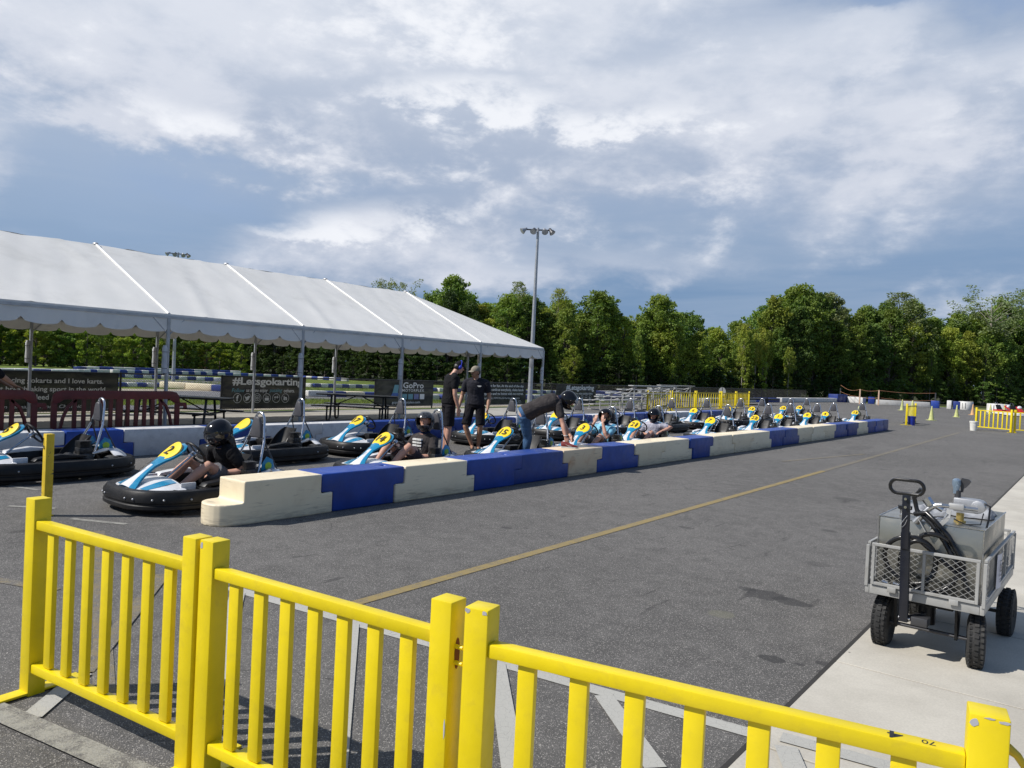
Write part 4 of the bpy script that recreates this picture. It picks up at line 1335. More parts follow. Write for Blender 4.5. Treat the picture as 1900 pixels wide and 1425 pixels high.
def btext(t, s, x, z, h, mt=None, w=None, bold=0.012, shear=0, space=1.0):
    return text_obj('banner_lettering', s, (x, -.012, z), RT, UP, mt or M_TEXT, t, height=h, width=w, bold=bold, shear=shear, space=space)


b1, L = banner(3.3, 9.6, 'leftmost dark banner quoting how someone started racing gokarts, behind the maroon barricades')
btext(b1, 'I started racing gokarts and I love karts.', 1.30, .84, .155, w=2.95, bold=.015)
btext(b1, "It's the most breathtaking sport in the world.", 1.22, .64, .155, w=3.3, bold=.015)
btext(b1, 'indeed', 1.25, .46, .13, w=.46, bold=.02)
btext(b1, '- Ayrton Senna, F1 World Champion', 1.2, .22, .11, w=2.3, shear=.25)


def ring(m, x, z, r, w=.012, n=24, y=-.013):
    k = len(m.v)
    for i in range(n):
        a = 2 * math.pi * i / n
        m.v += [(x + math.cos(a) * r, y, z + math.sin(a) * r), (x + math.cos(a) * (r - w), y, z + math.sin(a) * (r - w))]
    for i in range(n):
        j = (i + 1) % n
        m.f.append((k + 2 * i, k + 2 * j, k + 2 * j + 1, k + 2 * i + 1))


def social_row(t, x0, dx, z, r):
    for k in range(6):
        x = x0 + k * dx
        m = MB(); ring(m, x, z, r)
        ic = m.build('social_icon', M_TEXT, t, smooth=0)
        if k == 0: text_obj('icon_glyph', 'f', (x, -.013, z), RT, UP, M_TEXT, ic, height=r * 1.25, bold=.03)
        elif k == 1:
            m = MB(); pts = [(-.6, -.45), (-.2, -.55), (.3, -.3), (.55, .2), (.7, .45), (.45, .4), (.2, .5), (-.02, .3), (-.35, .2), (-.6, .42), (-.62, .1), (-.45, -.1), (-.3, -.3)]
            m.prism([(x + a * r, z + b * r) for a, b in pts], 'y', -.014, -.012); m.build('icon_glyph', M_TEXT, ic, smooth=0)
        elif k == 2:
            m = MB(); 
            for a, b in (((-.5, -.5), (.5, -.5)), ((.5, -.5), (.5, .5)), ((.5, .5), (-.5, .5)), ((-.5, .5), (-.5, -.5))):
                m.beam((x + a[0] * r, -.013, z + a[1] * r), (x + b[0] * r, -.013, z + b[1] * r), .012, .002, up=(0, 1, 0))
            ring(m, x, z, r * .28, r * .12, 12); m.build('icon_glyph', M_TEXT, ic, smooth=0)
        elif k == 3:
            m = MB(); m.box((x, -.013, z - r * .22), (r * 1.05, .002, r * .62)); g_ = m.build('icon_glyph', M_TEXT, ic, smooth=0)
            text_obj('icon_lettering', 'You', (x, -.013, z + r * .38), RT, UP, M_TEXT, ic, height=r * .38, bold=.02)
        elif k == 4: text_obj('icon_glyph', 'g+', (x, -.013, z), RT, UP, M_TEXT, ic, height=r * 1.0, bold=.02)
        else: text_obj('icon_glyph', 'in', (x, -.013, z), RT, UP, M_TEXT, ic, height=r * .95, bold=.04)


b2, L = banner(12.69, 15.76, 'dark #Letsgokarting banner left of the black picnic table')
btext(b2, '#Letsgokarting', 0.10, .90, .30, w=2.62, bold=.03)
btext(b2, 'Follow', -1.0, .655, .115, M_TEXTBLUE, shear=.2)
btext(b2, 'us if you enjoy', -.33, .645, .145, w=.78, shear=.2)
btext(b2, 'passing', .37, .645, .145, M_TEXTBLUE, w=.48, shear=.2)
btext(b2, 'others.', .88, .655, .115, w=.42, shear=.2)
social_row(b2, -1.02, .352, .42, .145)
btext(b2, 'GoPro', 1.28, .24, .06); btext(b2, 'MOTORPLEX', 1.28, .16, .035)
b3, L = banner(18.97, 22.12, 'dark circuit-name banner with a row of coloured squares behind the picnic table')
btext(b3, 'GoPro', .42, .89, .22, w=1.15, bold=.012)
btext(b3, 'MOTORPLEX', .42, .695, .10, w=1.22, bold=.012, space=1.2)
for k, mt in enumerate((M_TEXTBLUE, M_TEXTBLUE, M_TEXTVIO, M_TEXT)):
    m = MB(); m.box((-.06 + k * .33, -.013, .46), (.26, .002, .20)); m.build('colour_square', mt, b3, smooth=0)
m = MB(); m.prism([(-.75, .52), (-.45, .52), (-.38, .90), (-.62, .90)], 'y', -.014, -.012); m.build('logo_shape', M_TEXTBLUE, b3, smooth=0)
m = MB(); m.prism([(-.85, .40), (-.42, .40), (-.36, .60), (-.72, .60)], 'y', -.017, -.015); m.build('logo_shape', M_TEXTBLUE2, b3, smooth=0)
btext(b3, 'gopromotorplex.com', .05, .235, .12, w=1.55)
b4, L = banner(24.2, 28.7, 'dark banner with four lines of small white text behind the men')
for k, s in enumerate(["Karting is just for fun. At the end of the day", 'we are able to smile at everybody, shake hands', 'with anybody and go home with no regret.']):
    btext(b4, s, .25, .92 - k * .175, .145, w=3.6, bold=.02)
btext(b4, 'Racing legend, 1978 World Karting Champion', .25, .38, .10, w=3.0, bold=.01)
btext(b4, 'GoPro', 1.75, .26, .07); btext(b4, 'MOTORPLEX', 1.75, .17, .04)
b5, L = banner(31.4, 35.48, 'smaller looking dark #Letsgokarting banner beside the bleachers')
btext(b5, '#Letsgokarting', 0.35, .88, .34, w=2.9, bold=.03)
btext(b5, 'Follow us if you enjoy passing others.', .35, .60, .15, w=2.7)
social_row(b5, -.7, .42, .38, .15)

# ------------------------------------------------------------------ picnic tables


def picnic_table(x, y, rz, label, Lt=2.25):
    t = thing('picnic_table', label, 'table', (x, y, 0), rz, 'black picnic tables under the tent')
    m = MB(); m.box((0, 0, .735), (Lt, .72, .035)); m.build('table_top', M_TABLE, t, bevel=.008)
    for s_ in (-1, 1):
        m = MB(); m.box((0, s_ * .72, .44), (Lt, .26, .03)); m.build('bench', M_TABLE, t, bevel=.008)
    for s_ in (-1, 1):
        x0 = s_ * Lt * .32
        for q in (-1, 1):
            m = MB()
            m.tube([(x0, q * .20, .715), (x0, q * .26, .40), (x0, q * .32, .10), (x0, q * .45, .03)], .028, 8)
            m.build('leg', M_TABLE, t)
            m = MB(); m.tube([(x0, q * .72, .42), (x0, q * .74, .10), (x0, q * .64, .03)], .024, 8); m.build('bench_leg', M_TABLE, t)
        m = MB(); m.tube([(x0, -.80, .41), (x0, .80, .41)], .022, 8); m.build('cross_bar', M_TABLE, t)
        m = MB(); m.tube([(x0, 0, .41), (s_ * .1, 0, .70)], .014, 8); m.build('brace', M_TABLE, t)
    return t


picnic_table(-16.56, 14.55, math.radians(38), 'black metal picnic table in front of the coloured-square banner, right one')
picnic_table(-15.75, 8.75, math.radians(35), 'black metal picnic table half hidden by the maroon barricades')

# ------------------------------------------------------------------ maroon barricades


def barricade(y0, L, label):
    t = thing('plastic_barricade', label, 'barricade', (-12.86, y0, 0), 0, 'maroon plastic barricades behind the wall')
    H = 1.0; th = .045

    def bar(pts, w, nm='slat', d=th):
        m = MB()
        pts = [Vector((0, p[0], p[1])) for p in pts]
        P = []
        for i, p in enumerate(pts):
            tn = (pts[min(i + 1, len(pts) - 1)] - pts[max(i - 1, 0)]).normalized(); n = Vector((0, -tn.z, tn.y))
            P.append([p + n * w / 2 + Vector((d / 2, 0, 0)), p + n * w / 2 - Vector((d / 2, 0, 0)), p - n * w / 2 - Vector((d / 2, 0, 0)), p - n * w / 2 + Vector((d / 2, 0, 0))])
        m.rings(P); return m.build(nm, M_RED, t, bevel=.006, seg=1)
    # top beam with rounded shoulders
    m = MB(); m.prism([(.02, .80), (.04, .92), (.09, .98), (.18, H), (L - .18, H), (L - .09, .98), (L - .04, .92), (L - .02, .80), (L - .12, .80), (L - .2, .86), (.2, .86), (.12, .80)], 'x', -.03, .03)
    m.build('top_beam', M_RED, t, bevel=.008)
    m = MB(); m.box((0, L / 2, .14), (.055, L - .1, .12)); m.build('bottom_beam', M_RED, t, bevel=.008)
    for y in (.06, L - .06): bar([(y, .82), (y, .08)], .085, 'end_post')
    bar([(L * .5, .87), (L * .5, .18)], .11, 'centre_post')
    for s_, yc in ((1, .06), (-1, L - .06)):
        bar([(yc + s_ * .02, .30), (yc + s_ * .10, .42), (yc + s_ * .135, .58), (yc + s_ * .20, .74), (yc + s_ * .33, .86)], .045, 'curved_brace')
        bar([(yc + s_ * .02, .30), (yc + s_ * .12, .22), (yc + s_ * .2, .18)], .045, 'curved_brace')
    n = 11
    for k in range(n):
        y = .36 + (L - .72) * k / (n - 1)
        if abs(y - L / 2) < .075: continue
        bar([(y, .87), (y, .19)], .06, 'slat')
    for y in (.35, L - .35):
        m = MB(); m.box((0, y, .035), (.5, .12, .07)); m.build('foot', M_RED, t, bevel=.01)
    bar([(L - .03, .77), (L + .08, .77), (L + .09, .70)], .07, 'coupling_hook')
    return t


barricade(2.86, 2.06, 'maroon plastic barricade cut by the left edge of the photo')
barricade(5.08, 2.12, 'maroon plastic barricade with slats behind the leftmost kart headrest')
# hook piece between the two seen as a lower arm is part of each barricade

# ------------------------------------------------------------------ light poles


def light_pole(x, y, H, label, rz):
    t = thing('light_pole', label, 'light pole', (x, y, 0), rz, 'floodlight poles')
    m = MB(); m.tube([(0, 0, 0), (0, 0, H * .3), (0, 0, H)], [.105, .085, .05], 14); m.build('pole', M_GALV, t)
    m = MB(); m.box((.0, -.13, 2.1), (.16, .06, .62)); m.build('service_box', M_ALUFLAT, t, bevel=.008)
    m = MB(); m.beam((-.62, 0, H - .08), (.62, 0, H - .08), .05, .05); m.build('cross_arm', M_DARKTUBE, t)
    for k, (xx, yaw, til) in enumerate([(-.52, -70, 35), (-.16, -15, 40), (.26, 10, 40), (.50, 60, 50)]):
        mt = Matrix.Translation((xx, 0, H - .08)) @ Matrix.Rotation(math.radians(yaw), 4, 'Z') @ Matrix.Rotation(math.radians(90 + til), 4, 'X')
        m = MB(); m.lathe([(.035, -.10), (.06, -.07), (.065, 0), (.125, .13), (.13, .15)], 14, mt)
        l = m.build('floodlight', M_DARKTUBE if k % 2 else M_GALV, t)
        m = MB(); m.lathe([(.12, .152), (.12, .156)], 14, mt); m.build('lens', mat('lamp_glass', (.35, .37, .4), .15), l)
    return t


light_pole(-18.1, 24.8, 7.35, 'tall floodlight pole rising beside the right end of the tent', math.radians(37))
light_pole(-43.6, 23.9, 7.62, 'far floodlight pole whose lamps peep over the tent roof', math.radians(60))

# ------------------------------------------------------------------ bleachers
PLANK = MB(); PLANK.box((0, 0, 0), (.26, 1.0, .04)); 


def bleacher(x, y, L, label, rows=5):
    t = thing('bleacher', label, 'bleacher', (x, y, 0), 0, 'aluminium bleachers')
    for k in range(rows):
        xx = -k * .58; z = 1.22 - k * .195
        m = MB(); m.box((xx, L / 2, z), (.27, L, .045)); m.build('seat_plank', M_ALUFLAT, t, bevel=.004)
        if k < rows - 1:
            m = MB(); m.box((xx - .29, L / 2, z - .36 if z > .5 else .1), (.26, L, .035)); m.build('foot_plank', M_ALUFLAT, t, bevel=.004)
    for yy in (.35, L / 2, L - .35):
        m = MB()
        m.beam((.1, yy, 1.17), (-(rows - 1) * .58, yy, 1.17 - (rows - 1) * .195), .04, .04)
        m.beam((.1, yy, .03), (-(rows - 1) * .58 - .1, yy, .03), .04, .04)
        for k in range(rows):
            m.beam((-k * .58, yy, .03), (-k * .58, yy, 1.19 - k * .195), .035, .035)
        m.beam((0, yy, 1.15), (-1.2, yy, .05), .025, .025)
        m.build('support_frame', M_ALUFLAT, t)
    return t


bleacher(-16.6, 30.3, 4.4, 'aluminium bleacher nearest the small hashtag banner')
bleacher(-19.2, 38.2, 4.4, 'aluminium bleacher farther back beside the distant yellow barriers', rows=4)

# ------------------------------------------------------------------ distant yellow barriers
GR = 'yellow barriers beyond the karts'
far_panels = [((-17.0, 32.7), (-17.15, 35.5), 'between the bleachers and the track, leftmost'), ((-17.2, 35.7), (-17.4, 39.0), 'left of the round sign, second from the bleachers'),
              ((-17.45, 39.2), (-17.65, 43.0), 'ending at the round sign'), ((-17.7, 43.3), (-17.8, 45.8), 'starting right of the round sign'), ((-17.85, 46.0), (-18.3, 49.4), 'farthest right before the black trailer')]
for a, b, w in far_panels:
    yellow_panel('yellow_barrier', f'distant yellow barrier panel {w}', a, b, group=GR, nbal=9, h=1.02)
yellow_panel('yellow_barrier', 'yellow barrier seen edge-on behind the blue bucket', (-7.12, 39.3), (-7.2, 41.9), group='yellow barriers by the traffic cones', nbal=7, h=1.0)
yellow_panel('yellow_barrier', 'yellow barrier panel behind the white bucket at the right', (-4.48, 40.3), (-3.02, 39.55), group='yellow barriers by the traffic cones', nbal=7, h=1.0)
yellow_panel('yellow_barrier', 'yellow barrier panel cut by the right edge of the photo', (-2.98, 39.7), (-1.4, 40.2), group='yellow barriers by the traffic cones', nbal=7, h=1.0)

t = thing('round_sign', 'grey back of a round sign on a post above the distant yellow barriers', 'sign', (-18.0, 44.1, 0), math.radians(22))
m = MB(); m.cyl((0, 0, 0), (0, 0, 1.2), .02, 8); m.build('sign_post', M_GALV, t)
m = MB(); m.lathe([(.21, -.003), (.21, .003)], 24, Matrix.Translation((0, -.03, .98)) @ Matrix.Rotation(math.pi / 2, 4, 'X') @ Matrix.Scale(1.25, 4, (0, 1, 0))); m.build('sign_plate', M_SIGNBACK, t)
m = MB(); m.box((0, -.038, .98), (.03, .006, .50)); m.build('sign_rib', M_DARKTUBE, t)

# ------------------------------------------------------------------ cones, buckets


def cone(x, y, h, label, mt=None, base=None):
    t = thing('traffic_cone', label, 'traffic cone', (x, y, 0), rnd.uniform(0, 1), 'traffic cones on the asphalt')
    r = h * .19
    m = MB(); m.lathe([(r, .02), (r * .85, h * .14), (r * .58, h * .45), (r * .3, h * .8), (r * .17, h * .985), (r * .1, h)], 20); m.build('cone_body', mt or M_CONE, t, smooth=50)
    m = MB(); m.box((0, 0, .014), (h * .5, h * .5, .026)); m.build('cone_base', base or mt or M_CONE, t, bevel=.008)


cone(-7.35, 41.9, 1.12, 'tall stacked lime cone on a black base right behind the blue bucket', base=M_BLACKPL)
cone(-7.46, 48.1, .80, 'lime traffic cone standing alone right of the stacked cone')
cone(-7.47, 57.5, .80, 'lime traffic cone alone in the middle of the open asphalt')
cone(-7.5, 65.6, .80, 'faded orange cone just left of the white bucket barrier', M_CONEOR)
cone(-6.95, 71.3, .80, 'lime cone above the left part of the right yellow barrier')
cone(-6.2, 73.5, .85, 'lime cone above the right yellow barrier next to the white drum')
cone(-12.3, 66.0, .85, 'lime cone left of the edge-on yellow barrier')
cone(-9.1, 38.9, .75, 'lime cone seen through the hoop of the last near-lane kart')


def bucket(x, y, r, h, mt, label, lid=None):
    t = thing('bucket', label, 'bucket', (x, y, 0))
    m = MB(); m.lathe([(r * .82, .0), (r, h), (r * .95, h), (r * .78, .02)], 20); m.build('bucket_body', mt, t, smooth=40)
    m = MB(); m.lathe([(r * 1.05, h - .04), (r * 1.05, h + .005), (r * .96, h + .005)], 20, cap=False); m.build('rim', mt, t)
    m = MB(); m.tube([(r * math.cos(a), .02, h - .03 - .10 * math.sin(a)) for a in [math.pi * k / 8 for k in range(9)]], .004, 6); m.build('bail_handle', M_GALV, t)
    if lid:
        m = MB(); m.lathe([(r * 1.08, h), (r * 1.08, h + .03), (r * .9, h + .035)], 20); m.build('lid', lid, t)


bucket(-6.95, 39.6, .175, .42, M_BUCKETB, 'blue bucket at the foot of the edge-on yellow barrier')
bucket(-4.38, 38.9, .16, .38, M_BUCKETW, 'white bucket with a lid and dark smears at the foot of the right yellow barrier', M_BUCKETW)

# ------------------------------------------------------------------ far track barriers


def small_block(L, H, W=.42, bev=.03):
    m = MB(); m.box((0, 0, H / 2), (W, L - .02, H)); me = m.mesh('track_block', bev, 2)
    return me


_blk = {}


def track_row(pts, pitch, H, pattern, where, W=.45, z=0.0):
    """blocks end to end along a polyline"""
    pts = [Vector(p) for p in pts]
    seglen = [(pts[i + 1] - pts[i]).length for i in range(len(pts) - 1)]
    tot = sum(seglen); n = max(1, int(round(tot / pitch)))
    for k in range(n):
        s_ = (k + .5) * tot / n; i = 0
        while i < len(seglen) - 1 and s_ > seglen[i]: s_ -= seglen[i]; i += 1
        d = (pts[i + 1] - pts[i]).normalized(); p = pts[i] + d * s_
        c = pattern[k % len(pattern)]
        key = (round(tot / n, 3), H, c, W)
        if key not in _blk:
            me = small_block(tot / n, H, W).copy(); me.materials.clear(); me.materials.append({'W': M_FARWHITE, 'B': M_FARBLUE, 'C': M_WHITEPL}[c]); _blk[key] = me
        o = inst('track_block', _blk[key], None, (p.x, p.y, z), math.atan2(-d.x, d.y))
        cn = {'W': 'white', 'B': 'blue', 'C': 'cream'}[c]
        lab = f'{cn} block in the {where}'
        if 1 < n <= 27: lab = f"{cn} block, {ORD[k]} in the {where}"
        tag(o, lab, 'barrier block', f'blocks of the {where}')


M_FARWHITE = mat('track_white_plastic', (0.66, 0.65, 0.62), 0.5, var=.08, objvar=.12, dirt=(.35, .3, .22), dirt_amt=.5, dscale=2)
M_FARBLUE = mat('track_blue_plastic', (0.012, 0.04, 0.24), 0.5, var=.15, objvar=.25, dirt=(.07, .08, .2), dirt_amt=.4, dscale=2)
track_row([(-35.4, 14.6), (-36.0, 17), (-36.2, 19.4)], .50, .20, 'WB', 'nearer checkered curb wall left of the tent posts', W=.35)
track_row([(-35.6, 19.0), (-32.4, 20.4), (-29.3, 22.2)], 1.5, .30, 'CCBW', 'cream and blue wall that bends towards the fence', W=.5)
track_row([(-29.0, 22.3), (-27.9, 25.6), (-26.0, 28.0), (-26.4, 34), (-26.8, 42)], .95, .26, 'WBCBWB', 'wall along the near edge of the kart track', W=.5)
track_row([(-48.9, 20.4), (-48.6, 23.4), (-45.0, 28.4), (-38.3, 29.9), (-37.9, 34.6), (-34.6, 37.4), (-33.6, 44), (-33, 50)], .52, .24, 'WB', 'middle checkered curb across the infield', W=.35)
track_row([(-52.6, 17.4), (-54.0, 18.8), (-57.6, 26.6)], .62, .24, 'WWB', 'far left checkered curb behind the first banner', W=.35)
track_row([(-57.6, 26.8), (-59.5, 36.3), (-55.5, 42.4), (-51, 43.5)], .62, .26, 'WB', 'far checkered curb below the young trees', W=.35)
track_row([(-59.0, 25.0), (-61.6, 28.2), (-63.2, 38.9), (-62.2, 40.5)], .95, .36, 'BWWB', 'farthest blue and white stack wall', W=.5)
track_row([(-51.0, 17.0), (-51.8, 20.2), (-52.9, 22.4)], 1.2, .30, 'WWB', 'short low row left of the far tent post', W=.5)
track_row([(-29.6, 48.0), (-29.9, 52.6)], 1.0, .42, 'BBWW', 'blue and white stack above the bleachers', W=.7)
track_row([(-25.2, 40.2), (-24.9, 47.0)], 1.0, .40, 'BWB', 'short checkered wall behind the bleachers')
track_row([(-22.9, 52.5), (-22.6, 62.0)], 2.4, .30, 'W', 'low white wall behind the black trailer', W=.5)
track_row([(-22.5, 62.2), (-22.2, 66.5)], 2.2, .36, 'B', 'low blue wall right of the black trailer', W=.6)
track_row([(-22.1, 66.8), (-21.6, 82.5)], 3.0, .40, 'W', 'low white wall leading to the blue pile', W=.5)
track_row([(-21.8, 82.4), (-21.4, 84.6)], 1.2, .8, 'B', 'blue pile at the corner of the far asphalt', W=1.0)
track_row([(-20.8, 84.6), (-19.2, 84.2)], 1.0, .62, 'WW', 'white drums right of the blue pile', W=.7)
track_row([(-18.9, 84.4), (-18.3, 84.5)], .6, .7, 'B', 'small blue block under the orange rope', W=.6)
track_row([(-17.6, 82.0), (-13.3, 84.0)], 2.3, .50, 'W', 'long white wall below the orange rope', W=.7)
track_row([(-12.9, 82.6), (-12.2, 82.6)], .75, .70, 'B', 'blue block right of the long white wall', W=.6)
track_row([(-11.6, 82.9), (-11.2, 82.9)], .5, .80, 'W', 'narrow white block among the far blue ones', W=.6)
track_row([(-11.1, 83.0), (-10.5, 83.0)], .75, .75, 'B', 'rightmost blue block on the far asphalt', W=.6)


def drum(x, y, r, h, label):
    t = thing('plastic_drum', label, 'drum', (x, y, 0))
    m = MB(); m.lathe([(r * .96, 0), (r, .04), (r, h - .04), (r * .97, h)], 20); m.build('drum_body', M_FARWHITE, t)
    m = MB()
    for a in (-1.9, -1.5): m.box((r * math.cos(a) * 1.0, r * math.sin(a) * 1.0, h * .5), (.03, .03, h * .7))
    m.build('dark_slot', M_INK, t)


drum(-10.1, 83.2, .62, .78, 'round white drum right of the far blue block')
drum(-6.9, 76.5, .85, .80, 'white drum with dark slots beside the red karts')

# orange rope with wooden posts
t = thing('rope_barrier', 'orange double rope on short posts in front of the far woods', 'rope barrier', (-18.5, 79.2, 0))
ropep = [(-3.9, 8.2), (0, 0), (1.55, .6), (5.9, 3.6)]
for k, (x, y) in enumerate(ropep):
    m = MB(); m.beam((x, y, 0), (x, y, 1.45), .11, .11); m.build('rope_post', mat('pale_wood', (.55, .38, .27), .8) if k in (1, 2) else M_DARKTUBE, t)
for z in (1.42, .72):
    m = MB(); pts = []
    for k in range(len(ropep) - 1):
        for q in range(8):
            u = q / 8.0; a = Vector(ropep[k]); b = Vector(ropep[k + 1]); p = a.lerp(b, u)
            pts.append((p.x, p.y, z - (.30 if z > 1 and k == 0 else .12) * math.sin(math.pi * u) + (.35 if k == 0 else 0) * (1 - u)))
    pts.append((ropep[-1][0], ropep[-1][1], z)); m.tube(pts, .015, 6); m.build('rope', M_ORANGE, t)

# low black trailer
t = thing('flat_trailer', 'low black flatbed trailer behind the last far-lane karts', 'trailer', (-20.2, 55.0, 0), math.radians(-12))
m = MB(); m.box((0, 0, .42), (1.7, 4.6, .10)); m.build('deck', M_BLACKPL, t, bevel=.01)
m = MB(); m.beam((0, -2.3, .38), (0, -3.3, .34), .08, .08); m.build('drawbar', M_BLACKPL, t)
for s_ in (-1, 1):
    m = MB(); m.lathe([(.14, -.08), (.25, -.08), (.27, 0), (.25, .08), (.14, .08)], 20, Matrix.Translation((s_ * .95, .3, .27)) @ Matrix.Rotation(math.pi / 2, 4, 'Y')); m.build('wheel', M_RUBBER, t)
    m = MB(); m.tube([(s_ * .95, .3 + .36 * math.cos(a), .27 + .34 * math.sin(a)) for a in [math.pi * k / 8 for k in range(9)]], .03, 6); m.build('mudguard', M_BLACKPL, t)

# red karts at the far right
M_KRED = mat('kart_red', (.45, .02, .02), .35, var=.1)


def far_red_kart(x, y, rz, label):
    t = thing('kart', label, 'kart', (x, y, 0), rz, 'red karts at the far right')
    outl = rounded_outline(0.66, -.98, .98, 32)
    prof = [(0.0, 0.06), (0.0, 0.22), (0.05, 0.27), (0.11, 0.25), (0.11, .06)]; rings = []
    for k, (px, py) in enumerate(outl):
        a = Vector(outl[k - 1]); b = Vector(outl[(k + 1) % len(outl)]); d = (b - a).normalized(); n = Vector((-d.y, d.x))
        rings.append([(px + n.x * q, py + n.y * q, z) for q, z in prof])
    m = MB(); m.rings(rings, closed=True); m.build('bumper', M_KWHITE, t)
    m = MB(); m.prism([(-.95, .22), (-.3, .60), (-.2, .72), (-.35, .74), (-.9, .34)], 'x', -.16, .16); m.build('front_panel', M_KRED, t, bevel=.02)
    m = MB(); m.ellipsoid((0, -.5, .66), (.17, .12, .14), 12, 8); m.build('number_plate', M_KWHITE, t)
    m = MB(); m.box((0, .05, .30), (1.05, .9, .18)); m.build('side_pod', M_KRED, t, bevel=.05)
    m = MB(); m.prism([(0, .2), (.35, .2), (.6, .75), (.5, .78), (.2, .32)], 'x', -.2, .2); m.build('seat', M_SEAT, t, bevel=.02)
    m = MB(); m.tube([(-.2, .7, .3), (-.15, .7, .7), (-.08, .7, .95), (.08, .7, .95), (.15, .7, .7), (.2, .7, .3)], .015, 8); m.build('roll_hoop', M_CHROME, t)
    for (px, py) in ((-.46, -.58), (.46, -.58), (-.47, .66), (.47, .66)):
        m = MB(); m.lathe([(.06, -.07), (.13, -.07), (.13, .07), (.06, .07)], 12, Matrix.Translation((px, py, .13)) @ Matrix.Rotation(math.pi / 2, 4, 'Y')); m.build('wheel', M_RUBBER, t)


far_red_kart(-5.2, 70.5, math.radians(30), 'red and white kart at the right edge behind the yellow barrier')
far_red_kart(-6.3, 73.6, math.radians(50), 'dark red kart beside the white drum at the far right')

# ------------------------------------------------------------------ cart with fuel tank
cart = thing('garden_cart', 'grey mesh-sided pull cart on four black tyres standing on the concrete', 'cart', (-.81, 5.27, 0), math.radians(-1.5))
CW, CL = .655, 1.38          # x: -CW/2..CW/2, y: 0..CL
hx = CW / 2
m = MB()
for s_ in (-1, 1): m.box((s_ * (hx - .012), CL / 2, .385), (.024, CL, .055))
m.box((0, .012, .385), (CW - .05, .024, .055)); m.box((0, CL - .012, .385), (CW - .05, .024, .055))
m.build('bed_frame', M_CARTGREY, cart, bevel=.003)
m = MB(); m.box((0, CL / 2, .375), (CW - .05, CL - .05, .008)); m.build('bed_floor', M_DARKTUBE, cart)


def mesh_side(a, b, z0, z1, name='side_gate', ndiv=2, pitch=.048):
    a = Vector(a); b = Vector(b); d = (b - a); L = d.length; d.normalize()

    def P(s_, z): return (a.x + d.x * s_, a.y + d.y * s_, z)
    m = MB(); tb = .018
    m.beam(P(.012, z0), P(.012, z1), tb, tb); m.beam(P(L - .012, z0), P(L - .012, z1), tb, tb)
    m.beam(P(.0, z1), P(L, z1), tb, tb); m.beam(P(.02, z0 + .009), P(L - .02, z0 + .009), tb, tb)
    for k in range(1, ndiv): m.beam(P(L * k / ndiv, z0 + .01), P(L * k / ndiv, z1 - .01), tb * .9, tb * .9)
    g = m.build(name, M_CARTGREY, cart, bevel=.002, seg=1)
    # expanded mesh: crossing diagonal wires
    m = MB(); zz0, zz1 = z0 + .018, z1 - .009; h = (zz1 - zz0); run = h * 1.35; n = int(L / pitch); nrm = Vector((d.y, -d.x, 0))
    for k in range(-int(run / pitch) - 1, n + 1):
        for sg in (1, -1):
            s0, s1 = k * pitch, k * pitch + run; za, zb = (zz0, zz1) if sg > 0 else (zz1, zz0)
            if s0 < .015: f = (.015 - s0) / (s1 - s0); za = za + (zb - za) * f; s0 = .015
            if s1 > L - .015:
                f = (L - .015 - s0) / (s1 - s0); zb = za + (zb - za) * f; s1 = L - .015
            if s1 - s0 < .01: continue
            m.beam(P(s0, za), P(s1, zb), .0021, .0016, up=tuple(nrm))
    w = m.build('expanded_mesh', M_CARTGREY, g, smooth=0, fix=False); w['kind'] = 'stuff'
    return g


Z0, Z1 = .418, .672
fg = mesh_side((-hx + .03, -.004, 0), (hx - .03, -.004, 0), Z0, Z1, 'front_gate')
mesh_side((hx - .008, .02, 0), (hx - .008, CL - .02, 0), Z0, Z1, 'side_gate', 3)
mesh_side((-hx + .008, CL - .02, 0), (-hx + .008, .02, 0), Z0, Z1, 'side_gate', 3)
mesh_side((hx - .03, CL - .004, 0), (-hx + .03, CL - .004, 0), Z0, Z1, 'rear_gate')
for sx in (-1, 1):
    for yy in (0.004, CL - .004):
        m = MB(); m.beam((sx * (hx - .006), yy, .40), (sx * (hx - .006), yy, Z1 - .01), .02, .02); m.build('corner_post', M_CARTGREY, cart, bevel=.002, seg=1)
for sx in (-.17, .17):
    m = MB(); m.box((sx, -.016, .405), (.05, .010, .032)); m.build('gate_latch', M_CARTGREY, fg, bevel=.003)
for (x, y, ry) in ((-.245, .17, 0), (.275, .15, .15), (.335, 1.03, 0), (-.20, 1.0, 0)):
    r, w = .162, .095
    mt = Matrix.Translation((x, y, r)) @ Matrix.Rotation(ry, 4, 'Z') @ Matrix.Rotation(math.pi / 2, 4, 'Y')
    m = MB(); prof = [(r * .5, -w * .42), (r * .72, -w * .52), (r * .9, -w * .46), (r * .97, -w * .28), (r, 0), (r * .97, w * .28), (r * .9, w * .46), (r * .72, w * .52), (r * .5, w * .42)]
    m.lathe(prof, 40, mt)
    wl = m.build('wheel', M_RUBBER, cart, smooth=45)
    # tread lugs
    m = MB()
    for k in range(30):
        a = 2 * math.pi * k / 30
        for q, off in ((-1, 0), (0, .5), (1, 0)):
            aa = a + off * 2 * math.pi / 30
            mm = mt @ Matrix.Rotation(aa, 4, 'Z') @ Matrix.Translation((r * (1.0 if q == 0 else .965), 0, q * w * .30)) @ Matrix.Rotation(q * .45, 4, 'Y')
            m.box((0, 0, 0), (.010, .020, w * .24), mm)
    tr = m.build('tread', M_RUBBER, wl, smooth=0)
    m = MB(); m.lathe([(r * .5, -w * .34), (r * .42, -w * .1), (r * .16, -w * .1), (r * .16, -w * .45), (r * .16, w * .45), (r * .16, w * .1), (r * .42, w * .1), (r * .5, w * .34)], 24, mt)
    m.build('rim', M_DARKTUBE, wl)
for yy in (.155, 1.01):
    m = MB(); m.cyl((-.24, yy, .162), (.28, yy, .162), .012, 8); m.build('axle', M_DARKTUBE, cart)
m = MB()
